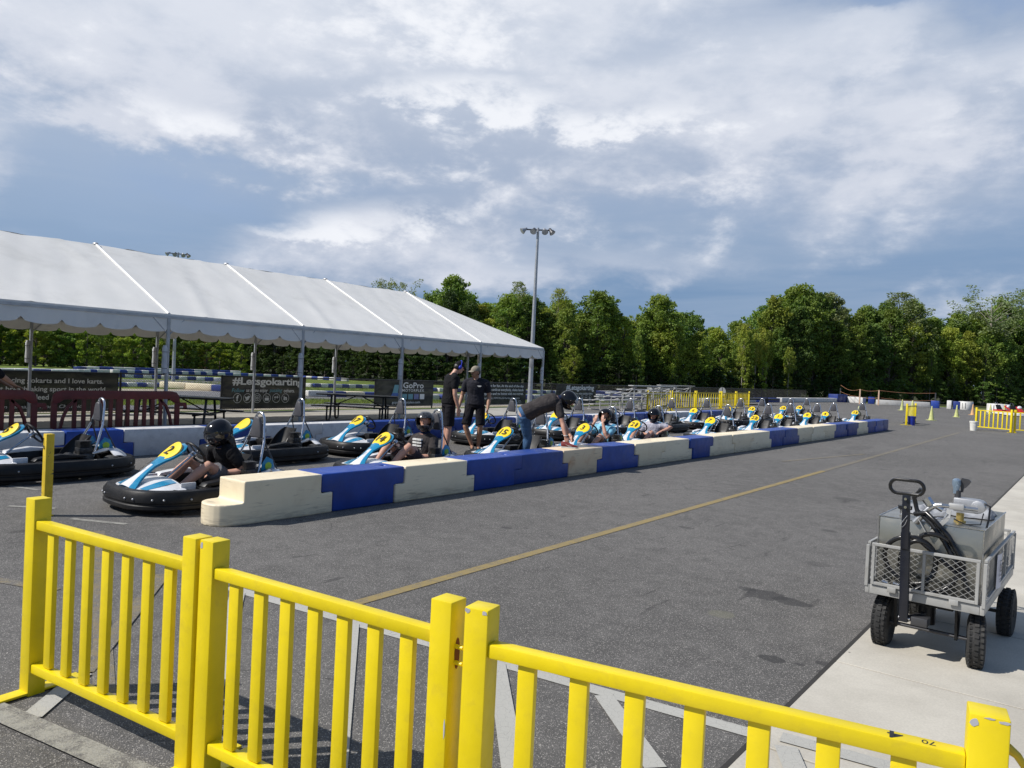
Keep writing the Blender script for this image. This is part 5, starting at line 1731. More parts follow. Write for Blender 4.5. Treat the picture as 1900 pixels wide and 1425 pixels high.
for x in (-.17, .17):
    m.prism([(.10, .36), (.24, .36), (.19, .14), (.14, .14)], 'x', x - .008, x + .008)
    m.prism([(.94, .36), (1.08, .36), (1.03, .14), (.98, .14)], 'x', x - .008, x + .008)
m.box((0, .17, .33), (.30, .10, .03)); m.cyl((0, .17, .20), (0, .17, .36), .05, 14)
m.build('axle_bracket', M_BLACKPL, cart, bevel=.002, seg=1)
# pull handle
hnd = Vector((-.09, -.10, .0))
m = MB(); m.beam((-.085, -.05, .24), (-.085, -.13, .80), .034, .050, up=(1, 0, 0)); m.beam((-.085, -.128, .70), (-.085, -.165, 1.03), .028, .042, up=(1, 0, 0))
hb = m.build('pull_handle', M_HANDLE, cart, bevel=.004)
m = MB(); pts = []
cz, cy_ = 1.075, -.17
for k in range(24):
    a = 2 * math.pi * k / 24
    pts.append((-.085 + (.050 if math.cos(a) > 0 else -.050) + .042 * math.cos(a), cy_, cz + .042 * math.sin(a)))
m.tube(pts, .0105, 10, closed=True); m.build('grip_loop', M_HOSE, hb)
m = MB()
for z, y in ((1.005, -.178), (.955, -.172)): m.cyl((-.085, y, z), (-.085, y - .012, z), .008, 10)
m.cyl((-.115, -.05, .26), (-.05, -.05, .26), .008, 10)
m.build('handle_bolt', M_CHROME, hb)
m = MB(); m.tube([(-.095, -.162, .87), (-.085, -.166, .89), (-.075, -.166, .88), (-.085, -.164, .85), (-.10, -.162, .83), (-.11, -.162, .845), (-.10, -.162, .865), (-.075, -.164, .905)], .0016, 6); m.build('clip_pin', M_CHROME, hb)
m = MB(); m.box((0, -.01, .255), (.09, .10, .05)); m.beam((-.085, -.05, .25), (0, .1, .27), .03, .03); m.build('tow_joint', M_DARKTUBE, cart, bevel=.003)
# paper sign on the side gate
sx = hx + .004
m = MB(); P = []
for i in range(7):
    z = .44 + .215 * i / 6
    P.append([(sx + .012 * math.sin(j / 5 * math.pi) + .002, .40 + .20 * j / 5, z) for j in range(6)])
m.grid(P, thick=.001); sg = m.build('paper_sign', M_PAPER, cart)
text_obj('sign_lettering', '051', (sx + .0155, .50, .565), (0, 1, 0), (0, 0, 1), M_INK, sg, height=.05, width=.10)
m = MB()
for a, b in (((.43, .61), (.57, .61)), ((.57, .61), (.57, .52)), ((.57, .52), (.43, .52)), ((.43, .52), (.43, .61)), ((.45, .495), (.55, .495)), ((.45, .48), (.53, .48))):
    m.beam((sx + .015, a[0], a[1]), (sx + .015, b[0], b[1]), .003, .001, up=(1, 0, 0))
m.build('sign_frame', M_INK, sg)

# tank standing in the cart
tank = thing('fuel_tank', 'rectangular welded aluminium fuel tank riding in the pull cart', 'tank', (-.812, 5.405, .38), math.radians(-1.5))
TW, TL, TH = .585, .97, .455
m = MB(); m.box((0, TL / 2, TH / 2), (TW, TL, TH)); m.build('tank_body', M_TANK, tank, bevel=.007, seg=2)
m = MB()
zt = TH + .001; pt = []
for a, b in (((-TW / 2, 0, zt), (TW / 2, 0, zt)), ((TW / 2, 0, zt), (TW / 2, TL, zt)), ((-TW / 2, 0, zt), (-TW / 2, TL, zt)), ((-TW / 2, 0, 0), (-TW / 2, 0, zt)), ((TW / 2, 0, 0), (TW / 2, 0, zt))):
    A = Vector(a); B = Vector(b); n = 30
    r = random.Random(3)
    m.tube([A.lerp(B, k / n) for k in range(n + 1)], [.0042 + r.uniform(-.001, .0014) for k in range(n + 1)], 6)
m.build('weld_bead', M_ALU, tank)
m = MB(); m.lathe([(.030, TH), (.034, TH + .015), (.030, TH + .02), (.030, TH + .05)], 18, Matrix.Translation((-.165, .10, 0))); fn_ = m.build('filler_neck', M_ALU, tank)
m = MB(); m.lathe([(.036, TH + .048), (.042, TH + .052), (.042, TH + .072), (.02, TH + .075), (.018, TH + .088)], 14, Matrix.Translation((-.165, .10, 0))); m.build('filler_cap', M_BLACKPL, fn_)
pump = thing('transfer_pump', 'silver transfer pump with a knob standing on the aluminium tank', 'pump', (-.675, 5.60, .38 + TH), math.radians(-1.5))
m = MB(); m.cyl((0, 0, 0), (0, 0, .06), .022, 14); m.cyl((0, 0, 0), (0, 0, .014), .034, 6); m.build('bung', M_BRASS, pump)
m = MB(); m.box((.035, 0, .115), (.14, .09, .085)); m.cyl((.10, -.05, .115), (.10, .05, .115), .040, 16); m.build('pump_body', M_GALV, pump, bevel=.006)
m = MB(); m.cyl((-.02, 0, .15), (-.02, 0, .20), .018, 12); m.build('riser', M_DARKTUBE, pump)
m = MB(); m.lathe([(.016, .18), (.018, .215), (.026, .24), (.024, .265), (.012, .275)], 16, Matrix.Translation((-.03, 0, 0))); m.build('knob', mat('blue_grey_cap', (.25, .33, .42), .3, .5), pump)
m = MB(); m.prism([(-.012, .262), (-.004, .280), (.035, .276), (.048, .262), (.040, .245), (.022, .222), (.010, .215), (.006, .19), (-.006, .19)], 'y', .012, .03); m.build('switch_lever', M_DARKTUBE, pump)
m = MB(); m.tube([(.13, -.03, .14), (.165, -.05, .13), (.165, -.08, .05), (.15, -.11, -.05), (.15, -.14, -.14), (.155, -.12, -.20)], .006, 8); m.build('power_cable', M_HOSE, pump)
m = MB(); m.tube([(-.03, -.02, .02), (.04, -.06, -.0), (.12, -.05, .01), (.13, -.03, .08)], .004, 6); m.build('power_cable', M_HOSE, pump)
noz = thing('fuel_nozzle', 'silver fuel nozzle with trigger guard lying across the front of the tank', 'nozzle', (-.79, 5.40, .90), math.radians(2.0))
m = MB(); m.tube([(-.105, .0, -.075), (-.035, .0, .02), (-.005, 0, .045), (.04, .0, .055)], [.020, .019, .018, .016], 14); m.build('nozzle_body', M_ALU, noz)
m = MB(); m.tube([(.02, .0, .052), (.10, .02, .052), (.225, .05, .048)], [.013, .013, .0125], 12); m.build('spout', M_ALU, noz)
m = MB(); m.box((.115, .02, .054), (.085, .036, .038)); m.build('spout_sleeve', M_ALUFLAT, noz, bevel=.008)
m = MB(); m.cyl((-.05, 0, .085), (-.022, 0, .045), .026, 6); m.cyl((-.025, 0, .06), (.045, 0, .025), .016, 12); m.build('swivel', M_CHROME, noz)
m = MB()
gp = [(-.088, -.012, -.04), (-.03, -.02, -.135), (-.02, -.02, -.14), (.075, -.01, -.02), (.078, 0, .03)]
for a, b in zip(gp[:-1], gp[1:]): m.beam(a, b, .026, .005, up=(1, 0, 1))
m.build('trigger_guard', M_ALUFLAT, noz, bevel=.001, seg=1)
m = MB(); m.tube([(-.015, -.01, -.10), (.0, -.01, -.045), (.02, -.01, -.028), (.055, -.01, -.025), (.07, -.01, .01)], .006, 8); m.build('trigger', M_CHROME, noz)
hose = thing('fuel_hose', 'coiled black fuel hose hanging in the front of the cart', 'hose', (-.815, 5.305, .38), math.radians(2.0))
m = MB(); pts = []
N = 90
for k in range(N):
    u = k / (N - 1); a = -math.pi * .5 + u * 2 * math.pi * 2.6
    cx_ = -.12 + .10 * u * 1.6; rx = .135 + .035 * math.sin(u * 9); rz = .155 + .03 * math.cos(u * 7)
    pts.append((cx_ + rx * math.cos(a), .018 + .018 * math.sin(a * 2 + 1) + .012 * u, .20 + rz * math.sin(a) + .02 * u))
pts += [(.22, .03, .14), (.20, .03, .26), (.12, .02, .40), (.05, .04, .47), (-.01, .06, .52), (-.08, .09, .50)]
m.tube(pts, .0145, 10); m.build('hose_coil', M_HOSE, hose, smooth=60)
m = MB(); pts = [(-.05, .10, .66), (-.09, .11, .60), (-.07, .11, .52), (.02, .05, .46), (.10, .03, .36), (.19, .02, .20), (.24, .02, .08)]
m.tube(pts, .0145, 10); m.build('hose_run', M_HOSE, hose, smooth=60)
for x in (-.235, -.17):
    m = MB(); m.cyl((x, .03, .055), (x + .035, .03, .048), .017, 12); m.build('hose_fitting', M_CHROME, hose)


def blobcloth(name, label, loc, size, seed, mt, rz=0.0):
    r = np.random.RandomState(seed); nx, ny = 26, 22
    ph = r.uniform(0, 6, 6); P = []
    for i in range(nx):
        row = []
        for j in range(ny):
            u, v = i / (nx - 1) * 2 - 1, j / (ny - 1) * 2 - 1
            e = max(0, 1 - max(abs(u) ** 3, abs(v) ** 3))
            z = size[2] * e ** .5 * (.55 + .25 * math.sin(u * 4 + ph[0] + v * 2) + .2 * math.sin(v * 7 + ph[1] + u * 3) + .12 * math.sin(u * 13 + ph[2]) * math.sin(v * 11))
            wob = 1 + .06 * math.sin(5 * math.atan2(v, u) + ph[3])
            sq = 1 - .15 * u * u * v * v
            row.append((u * size[0] / 2 * wob * sq, v * size[1] / 2 * wob * sq, max(.002, z)))
        P.append(row)
    m = MB(); m.grid(P, thick=0)
    o = m.build(name, mt, None, smooth=80, loc=loc, rot=(0, 0, rz))
    sol = [v.co.z for v in o.data.vertices]
    tag(o, label, 'rag')
    return o


blobcloth('cloth_rag', 'crumpled grey rag bunched on the rear of the fuel tank', (-.67, 6.02, .38 + TH + .004), (.30, .38, .075), 4, M_RAG)
blobcloth('cloth_rag', 'pale grey rag lying on the left of the fuel tank behind the handle', (-.90, 5.83, .38 + TH + .004), (.24, .34, .07), 8, M_RAG, .3)

# ------------------------------------------------------------------ people


def capsule(m, pts, rad, n=14, ell=None, side=None):
    """tapered limb with rounded ends"""
    pts = [Vector(p) for p in pts]; rad = list(rad)
    d0 = (pts[0] - pts[1]).normalized(); d1 = (pts[-1] - pts[-2]).normalized()
    P = [pts[0] + d0 * rad[0] * .9, pts[0] + d0 * rad[0] * .6] + pts + [pts[-1] + d1 * rad[-1] * .6, pts[-1] + d1 * rad[-1] * .9]
    Rr = [rad[0] * .35, rad[0] * .78] + rad + [rad[-1] * .78, rad[-1] * .35]
    el = None if ell is None else [ell[0], ell[0]] + list(ell) + [ell[-1], ell[-1]]
    m.tube(P, Rr, n, ell=el, side=side)


def lerp(a, b, t): return Vector(a) * (1 - t) + Vector(b) * t


def hand(m, wrist, direction, palm_n, curl=.5, scale=1.0, mirror=1):
    w = Vector(wrist); d = Vector(direction).normalized(); n = Vector(palm_n); n = (n - d * n.dot(d)).normalized(); s_ = d.cross(n) * mirror
    P = [w, w + d * .03 * scale, w + d * .06 * scale, w + d * .088 * scale]
    m.tube(P, [.026 * scale, .036 * scale, .040 * scale, .036 * scale], 12, ell=[.6, .42, .36, .34], side=s_)
    for k, (off, ln) in enumerate(((-.029, .068), (-.010, .077), (.010, .072), (.028, .055))):
        b = w + d * .075 * scale + s_ * off * scale
        p1 = b + d * ln * .5 * scale + n * ln * curl * .12
        a1 = curl * .9; p2 = p1 + (d * math.cos(a1) + n * math.sin(a1)) * ln * .35 * scale
        a2 = curl * 1.9; p3 = p2 + (d * math.cos(a2) + n * math.sin(a2)) * ln * .28 * scale
        capsule(m, [b, p1, p2, p3], [.0092 * scale, .0088 * scale, .008 * scale, .007 * scale], 8)
    b = w + d * .02 * scale - s_ * .028 * scale
    p1 = b + (d * .7 - s_ * .6 + n * .3).normalized() * .038 * scale; p2 = p1 + (d * .9 - s_ * .1 + n * .45 * curl).normalized() * .03 * scale
    capsule(m, [b, p1, p2], [.013 * scale, .0105 * scale, .009 * scale], 8)


def torso_rings(J, grow=0.0, z_lo=0.0, z_hi=1.0, n=20):
    """elliptical sections from the pelvis to the neck"""
    pel, che, nek = Vector(J['pelvis']), Vector(J['chest']), Vector(J['neck'])
    hl, hr, sl, sr = [Vector(J[k]) for k in ('hipL', 'hipR', 'shL', 'shR')]
    secs = [(-.10, .145, .105), (0.0, .168, .118), (.18, .162, .112), (.36, .148, .105), (.55, .160, .112), (.74, .178, .118), (.88, .172, .105), (.96, .115, .085), (1.0, .065, .062)]
    wid = J.get('girth', 1.0)
    out = []
    for t, rx, ry in secs:
        if t < z_lo or t > z_hi: continue
        if t < .55: p = pel.lerp(che, t / .55) if t >= 0 else pel + (pel - che).normalized() * (-t) * .6
        else: p = che.lerp(nek, (t - .55) / .45)
        ax = ((hr - hl).normalized() * (1 - min(1, max(0, t))) + (sr - sl).normalized() * min(1, max(0, t))).normalized()
        tn = (che - pel).normalized() if t < .5 else (nek - che).normalized() * .6 + (che - pel).normalized() * .4
        tn.normalize(); fw = ax.cross(tn).normalized()
        g = grow
        out.append([tuple(p + ax * ((rx * wid + g) * math.cos(2 * math.pi * k / n)) + fw * ((ry * wid + g) * math.sin(2 * math.pi * k / n))) for k in range(n)])
    return out


def person(label, J, top, bottom, skin, shoe, loc=(0, 0, 0), rz=0.0, head='bare', sleeve=.55, leg_cover=.75, hands=(.6, .6), bottom_flare=.018, extras=None, helmet_mat=None, hair=None, shoe_sole=True, voxel=.0085):
    root = thing('person', label, 'person', loc, rz)
    m = MB()
    m.rings(torso_rings(J, -.004))
    for S in ('L', 'R'):
        sh, el, wr = Vector(J['sh' + S]), Vector(J['el' + S]), Vector(J['wr' + S])
        capsule(m, [sh, lerp(sh, el, .5), el, lerp(el, wr, .3), lerp(el, wr, .7), wr], [.056, .050, .040, .043, .034, .026])
        hp, kn, an = Vector(J['hip' + S]), Vector(J['kn' + S]), Vector(J['an' + S])
        capsule(m, [hp, lerp(hp, kn, .3), lerp(hp, kn, .7), kn, lerp(kn, an, .3), lerp(kn, an, .75), an], [.088, .084, .066, .054, .057, .040, .034])
        toe = Vector(J['toe' + S]); heel = an + (an - toe).normalized() * .035 + Vector((0, 0, -.05))
        fd_ = (toe - an); fd_.z = 0
        capsule(m, [an + Vector((0, 0, -.01)), lerp(an, toe, .45) + Vector((0, 0, -.01)), toe], [.036, .034, .026])
        hd = Vector(J.get('hd' + S, tuple((wr - el).normalized()))); pn = Vector(J.get('pn' + S, (0, 0, -1) if abs((wr - el).normalized().z) < .8 else (0, 1, 0)))
        hand(m, wr, hd, pn, hands[0 if S == 'L' else 1], mirror=1 if S == 'L' else -1)
    nk, hc = Vector(J['neck']), Vector(J['head'])
    f = Vector(J['face']).normalized(); u = Vector(J.get('headup', tuple(hc - nk))).normalized(); u = (u - f * u.dot(f)).normalized(); r = f.cross(u)
    capsule(m, [nk - u * .03, lerp(nk, hc - u * .06 - f * .02, .6), hc - u * .05 - f * .02], [.060, .055, .056])
    hm = Matrix(((r.x, f.x, u.x, hc.x), (r.y, f.y, u.y, hc.y), (r.z, f.z, u.z, hc.z), (0, 0, 0, 1)))
    m.ellipsoid((0, -.005, .01), (.074, .094, .110), 20, 14, hm)
    m.ellipsoid((0, .035, -.055), (.052, .055, .058), 16, 10, hm)          # jaw
    m.ellipsoid((0, .095, -.008), (.013, .020, .024), 10, 8, hm)            # nose
    m.ellipsoid((0, .083, .033), (.050, .014, .010), 10, 8, hm)             # brow
    m.ellipsoid((0, .082, -.050), (.024, .012, .008), 10, 8, hm)            # lips
    for s_ in (-1, 1): m.ellipsoid((s_ * .076, -.008, -.005), (.012, .020, .032), 10, 8, hm)
    remeshed(m, 'body', voxel * .82, skin, root, 3)
    # eyes
    if head != 'helmet':
        for s_ in (-1, 1):
            m = MB(); m.ellipsoid((s_ * .030, .080, .012), (.013, .010, .008), 10, 8, hm); m.build('eye', M_INK, root)
    # shirt
    m = MB(); g = .016 * J.get('loose', 1.0)
    m.rings(torso_rings(J, g, -.05 if not J.get('tuck') else .1, .965))
    for S in ('L', 'R'):
        sh, el = Vector(J['sh' + S]), Vector(J['el' + S])
        e1 = lerp(sh, el, sleeve)
        capsule(m, [lerp(sh, Vector(J['chest']), .12), sh, lerp(sh, e1, .5), e1], [.060, .076, .072, .068], 14); capsule(m, [sh, lerp(sh, Vector(J['neck']), .55), lerp(sh, Vector(J['neck']), .8)], [.066, .062, .05], 12)
    m2 = remeshed(m, 'shirt', voxel, top, root, 2)
    # trousers or shorts
    m = MB()
    rr = torso_rings(J, .012, -.2, .2)
    m.rings(rr)
    for S in ('L', 'R'):
        hp, kn, an = Vector(J['hip' + S]), Vector(J['kn' + S]), Vector(J['an' + S])
        if leg_cover <= 1.0:
            e1 = lerp(hp, kn, leg_cover)
            m.tube([hp + (hp - kn).normalized() * .03, hp, lerp(hp, e1, .5), e1], [.07, .102, .098, .080 + bottom_flare], 16)
        else:
            e1 = lerp(kn, an, leg_cover - 1)
            m.tube([hp + (hp - kn).normalized() * .03, hp, lerp(hp, kn, .5), kn, lerp(kn, e1, .5), e1], [.07, .100, .090, .074, .068, .062], 16)
    remeshed(m, 'trousers' if leg_cover > 1 else 'shorts', voxel, bottom, root, 2)
    # shoes
    for S in ('L', 'R'):
        an, toe = Vector(J['an' + S]), Vector(J['toe' + S]); up_ = Vector(J.get('footup', (0, 0, 1))).normalized()
        d = (toe - an); d = (d - up_ * d.dot(up_)).normalized()
        b = toe - up_ * .0
        base = an - up_ * .045
        m = MB(); n = 14; side_ = d.cross(up_)
        P = []
        for (s0, w, hgt) in ((-.06, .030, .055), (-.045, .038, .085), (0, .040, .095), (.06, .044, .075), (.12, .050, .052), (.17, .046, .042), (.205, .026, .026)):
            c = base + d * s0
            P.append([tuple(c + side_ * (w * math.cos(2 * math.pi * k / n)) + up_ * (max(0.004, hgt * (.5 + .5 * math.sin(2 * math.pi * k / n))) - .03)) for k in range(n)])
        m.rings(P); so = m.build('shoe', shoe, root, smooth=60)
        if shoe_sole:
            m = MB(); P = []
            for (s0, w) in ((-.066, .028), (-.05, .040), (.0, .043), (.06, .046), (.12, .053), (.17, .049), (.212, .026)):
                c = base + d * s0
                P.append([tuple(c + side_ * (w * q) + up_ * z) for q, z in ((-1, -.034), (1, -.034), (1, -.014), (-1, -.014))])
            m.rings(P); m.build('sole', M_SOLE, so, smooth=0)
    if head == 'cap':
        cm, bm_ = J['capmat']
        m = MB(); prof = []
        for k in range(8):
            a = math.pi / 2 * k / 7; prof.append((math.cos(a) * 1.0, math.sin(a)))
        m.lathe([(.088 * a + 0.0001, .03 + .095 * b) for a, b in prof], 24, hm @ Matrix.Scale(1.14, 4, (0, 1, 0)), cap=True)
        c_ = m.build('cap', cm, root, smooth=60)
        m = MB(); P = []
        for i in range(5):
            v = i / 4; P.append([tuple(hm @ Vector((math.sin(q * 1.1) * (.080 - .006 * v) * (1 - .12 * v), .080 + .078 * v * math.cos(q * .9) + .012 * math.cos(q), .036 - .012 * v - .012 * q * q))) for q in [-1 + j / 5 for j in range(11)]])
        m.grid(P, thick=.004); m.build('brim', bm_, c_, smooth=60)
    if head == 'helmet':
        hs = helmet_mat or M_HELMET
        m = MB(); nu, nv = 40, 26
        R1 = (.138, .165, .144)
        grid = {}
        vs = []; fs = []

        def keep(th, ph):
            # th: 0 = front (+y)
            return not (abs(th) < math.radians(62) and -math.radians(20) < ph < math.radians(24)) and ph > -math.radians(72)
        for lay, k_ in ((0, 1.0), (1, .90)):
            for j in range(nv + 1):
                ph = math.radians(-78) + (math.radians(90) - math.radians(-78)) * j / nv
                for i in range(nu):
                    th = 2 * math.pi * i / nu
                    yy = math.cos(th); xx = math.sin(th)
                    jaw = 1.0 + (.10 * max(0, yy) if ph < -.2 else 0)
                    p = Vector((R1[0] * k_ * math.cos(ph) ** .85 * xx, R1[1] * k_ * math.cos(ph) ** .85 * yy * jaw - .004, R1[2] * k_ * math.sin(ph) * (1.12 if ph < 0 else 1)))
                    vs.append(tuple(hm @ p))
        M1 = (nv + 1) * nu
        kept = set()
        for j in range(nv):
            for i in range(nu):
                ph = math.radians(-78) + math.radians(168) * (j + .5) / nv; th = 2 * math.pi * (i + .5) / nu
                if th > math.pi: th -= 2 * math.pi
                if keep(th, ph): kept.add((i, j))
        for (i, j) in kept:
            a, b = j * nu + i, j * nu + (i + 1) % nu; c, d_ = (j + 1) * nu + (i + 1) % nu, (j + 1) * nu + i
            fs.append((a, b, c, d_)); fs.append((a + M1, d_ + M1, c + M1, b + M1))
            for (di, dj, e0, e1) in ((0, -1, a, b), (1, 0, b, c), (0, 1, c, d_), (-1, 0, d_, a)):
                if ((i + di) % nu, j + dj) not in kept and 0 <= j + dj < nv or (j + dj < 0):
                    fs.append((e0, e0 + M1, e1 + M1, e1))
        m.add(vs, fs); he = m.build('helmet', hs, root, smooth=50)
        m = MB(); P = []
        raised = J.get('visor', 'down') == 'up'
        for j in range(7):
            row = []
            for i in range(15):
                th = math.radians(-66 + 132 * i / 14)
                ph = math.radians((-20 + 46 * j / 6) + (42 if raised else 0))
                row.append(tuple(hm @ Vector((.1435 * math.cos(ph) ** .85 * math.sin(th), .172 * math.cos(ph) ** .85 * math.cos(th) - .004, .148 * math.sin(ph)))))
            P.append(row)
        if J.get('visor') != 'none':
            m.grid(P, thick=.002); m.build('visor', M_CLEARV if raised else M_VISOR, he, smooth=60)
        for s_ in (-1, 1):
            m = MB(); m.ellipsoid((s_ * .137, .03, .01), (.010, .022, .022), 12, 8, hm); m.build('visor_pivot', M_BLACKPL, he)
        m = MB(); capsule(m, [nk + u * .0, nk + u * .05, hc - u * .10], [.078, .074, .070]); remeshed(m, 'neck_buff', .012, M_NAVY, root, 2)
    if head == 'hair' or hair == 'long':
        m = MB(); rr_ = random.Random(5)
        for k in range(26):
            a = math.pi * (1.0 + k / 25.0) ; x = math.cos(a) * .085; y = math.sin(a) * .075
            p0 = hm @ Vector((x * .8, y * .9 - .02, -.06)); p1 = hm @ Vector((x * 1.1, y * 1.1 - .03, -.15)); p2 = p1 + Vector((rr_.uniform(-.03, .03), rr_.uniform(-.02, .05), -.12 + rr_.uniform(-.03, .03)))
            capsule(m, [p0, p1, p2], [.02, .022, .009], 7)
        m.build('long_hair', M_HAIR, root, smooth=60)
    if head in ('cap',):
        m = MB(); m.ellipsoid((0, -.022, .0), (.079, .083, .085), 18, 12, hm); m.build('hair', M_HAIR, root)
    return root, hm


def seated(lean=0.0, knee_z=.44, **kw):
    J = dict(pelvis=(0, .34, .215), chest=(0, .44 - lean * .35, .42), neck=(0, .50 - lean, .63), head=(0, .50 - lean * 1.25, .80), face=(0, -1, -.05),
             hipL=(.095, .30, .20), hipR=(-.095, .30, .20), shL=(.185, .49 - lean, .565), shR=(-.185, .49 - lean, .565),
             elL=(.29, .36 - lean * .5, .33), elR=(-.29, .36 - lean * .5, .33), wrL=(.12, .14, .33), wrR=(-.12, .14, .33),
             knL=(.20, -.06, knee_z), knR=(-.20, -.06, knee_z), anL=(.15, -.42, .17), anR=(-.15, -.42, .17), toeL=(.15, -.53, .25), toeR=(-.15, -.53, .25),
             footup=(0, .7, .7))
    J.update(kw)
    return J


# in these frames +L is the person's left (they face -Y)
J2 = seated(lean=.26, face=(0, -.85, -.5), head=(0, .17, .785), elL=(.31, .34, .36), wrL=(.14, .10, .33), wrR=(-.16, .06, .35), elR=(-.29, .26, .38), visor='down')
person('driver in black shirt and black helmet with long dark hair, in kart 2', J2, M_TEEBLACK, M_SHORTGRY, M_SKIN, M_SHOEBLK, (-8.0, 4.78, 0), 0, 'helmet', hair='long', shoe_sole=False)
J14 = seated(lean=.02, face=(.42, -.9, -.03), head=(0.02, .44, .835), knee_z=.50, wrL=(.07, .10, .33), wrR=(-.07, .12, .34), girth=1.08, visor='none')
pr, hm14 = person('kart driver in dark grey shirt with white print and patterned black helmet, in kart 14', J14, M_TEEGREY, M_SHORTBRN, M_SKIN, M_SHOEBLK, (-8.0, 7.88, 0), 0, 'helmet', helmet_mat=M_HELMET2)
for k, (s, w, z) in enumerate((('KEEP CALM', .20, .545), ('AND', .12, .50), ('RACE', .20, .455))):
    pass
# printed block of white lettering on the chest: rows of small letters following the cloth
m = MB()
for row, z in enumerate((.565, .52, .475, .43)):
    y = .285 + (.565 - z) * .05
    for k in range(7):
        w_ = .018
        m.box((-.075 + k * .025, y + .05 + abs(k - 3) * .004, z), (w_, .10, .026 if row < 3 else .010))
m.build('shirt_print', M_TEXT, pr, smooth=0)
J3 = seated(lean=.05, head=(0.0, .44, .83), face=(.05, -1, .0), elL=(.22, .14, .40), elR=(-.24, .16, .42), wrL=(.09, .20, .69), wrR=(-.10, .20, .69), hdL=(-.2, .15, 1), hdR=(.2, .15, 1), pnL=(0, .9, .2), pnR=(0, .9, .2), visor='none')
person('kart driver in light blue shirt raising both hands to a black helmet, in kart 3', J3, M_LTBLUE, M_SHORTGRY, M_SKIN, M_SHOEBLK, (-8.0, 13.16, 0), 0, 'helmet', hands=(.3, .3), shoe_sole=False)
J21 = seated(lean=.08, head=(0.02, .38, .81), face=(.1, -.9, -.45), elL=(.42, .46, .55), wrL=(.24, .20, .42), elR=(-.27, .28, .36), wrR=(.02, .10, .38), hdL=(-.3, -.7, -.4), girth=1.08, visor='none')
person('driver in pale grey shirt and black helmet with a bent arm, in kart 21', J21, M_PALEGREY, M_SHORTGRY, M_SKIN, M_SHOEBLK, (-8.0, 15.32, 0), 0, 'helmet', helmet_mat=M_HELMET, hands=(.6, .6), shoe_sole=False)

# standing man with black cap and blue ear muffs; faces +y in his own frame
Jm1 = dict(pelvis=(0, 0, .97), chest=(0, .02, 1.27), neck=(0, .07, 1.53), head=(0, .17, 1.66), face=(0, .9, -.35), headup=(0, .35, .95),
           hipL=(-.095, 0, .94), hipR=(.095, 0, .94), shL=(-.19, .03, 1.46), shR=(.19, .03, 1.46), elL=(-.25, .03, 1.16), elR=(.25, .02, 1.16),
           wrL=(-.24, .12, .92), wrR=(.25, .10, .90), hdL=(0, .15, -1), hdR=(0, .1, -1), pnL=(1, 0, 0), pnR=(-1, 0, 0),
           knL=(-.10, .02, .52), knR=(.09, -.01, .52), anL=(-.11, -.01, .10), anR=(.10, -.05, .10), toeL=(-.12, .14, .05), toeR=(.12, .10, .05), capmat=(M_TEEBLACK, M_TEEBLACK), loose=1.5)
p1, h1 = person('standing man in black t-shirt, black shorts, black cap and blue ear muffs seen from behind', Jm1, M_TEEBLACK, M_SHORTBLK, M_SKIN, M_SHOEGR, (-9.72, 10.75, 0), math.radians(-28), 'cap', leg_cover=.92, hands=(.5, .5), voxel=.009)
for s_ in (-1, 1):
    m = MB(); m.ellipsoid((s_ * .088, -.005, .0), (.022, .034, .042), 14, 10, h1); m.build('ear_muff', M_MUFF, p1)
m = MB(); m.tube([h1 @ Vector((.105 * math.cos(a), -.01, .135 * math.sin(a))) for a in [math.pi * k / 12 for k in range(13)]], .007, 8); m.build('ear_muff_band', M_MUFF, p1)
# second man, polo and tan cap, one foot forward; faces +y in his frame, turned towards the camera
Jm2 = dict(pelvis=(0, 0, .93), chest=(.01, .0, 1.21), neck=(.01, .01, 1.44), head=(.02, .04, 1.585), face=(.72, .68, -.12),
           hipL=(-.10, 0, .90), hipR=(.10, 0, .90), shL=(-.20, -.01, 1.375), shR=(.205, .0, 1.375), elL=(-.27, -.02, 1.10), elR=(.28, .0, 1.10),
           wrL=(-.27, .12, .86), wrR=(.31, .13, .87), hdL=(0, .25, -1), hdR=(0, .2, -1), pnL=(1, 0, 0), pnR=(-1, 0, 0),
           knL=(-.13, .08, .49), knR=(.16, .12, .49), anL=(-.09, -.02, .10), anR=(.02, .05, .10), toeL=(-.12, .13, .05), toeR=(.0, .20, .05), capmat=(M_CAPTAN, M_CAPTAN), loose=1.3)
p2, h2 = person('standing man in charcoal polo shirt and shorts with a tan and black cap and moustache', Jm2, M_POLO, M_SHORTBLK, M_SKIN2, M_SHOEBLK, (-9.95, 11.8, 0), math.radians(-150), 'cap', leg_cover=.92, hands=(.5, .6), voxel=.009)
m = MB(); m.box((0, .094, -.036), (.050, .010, .010), h2); m.build('moustache', M_HAIR, p2, bevel=.003)
m = MB(); m.box((-.085, .137, 1.31), (.075, .004, .012)); m.box((-.085, .1375, 1.295), (.05, .004, .008)); m.build('shirt_badge', M_TEXT, p2)
m = MB(); m.tube([(.306 + .029 * math.cos(a), .122 + .024 * math.sin(a), .885) for a in [2 * math.pi * k / 12 for k in range(12)]], .007, 6, closed=True); m.build('wrist_watch', M_DARKTUBE, p2)
m = MB()
for s_ in (-1, 1): m.prism([(s_ * .005, 1.42), (s_ * .07, 1.455), (s_ * .06, 1.40), (s_ * .02, 1.375)], 'y', .085, .10)
m.build('collar', M_POLO, p2)

# bending man at kart 15: built in world axes, origin at his feet
bx, by = -7.72, 10.62


def bw(x, y, z): return (x - bx, y - by, z)


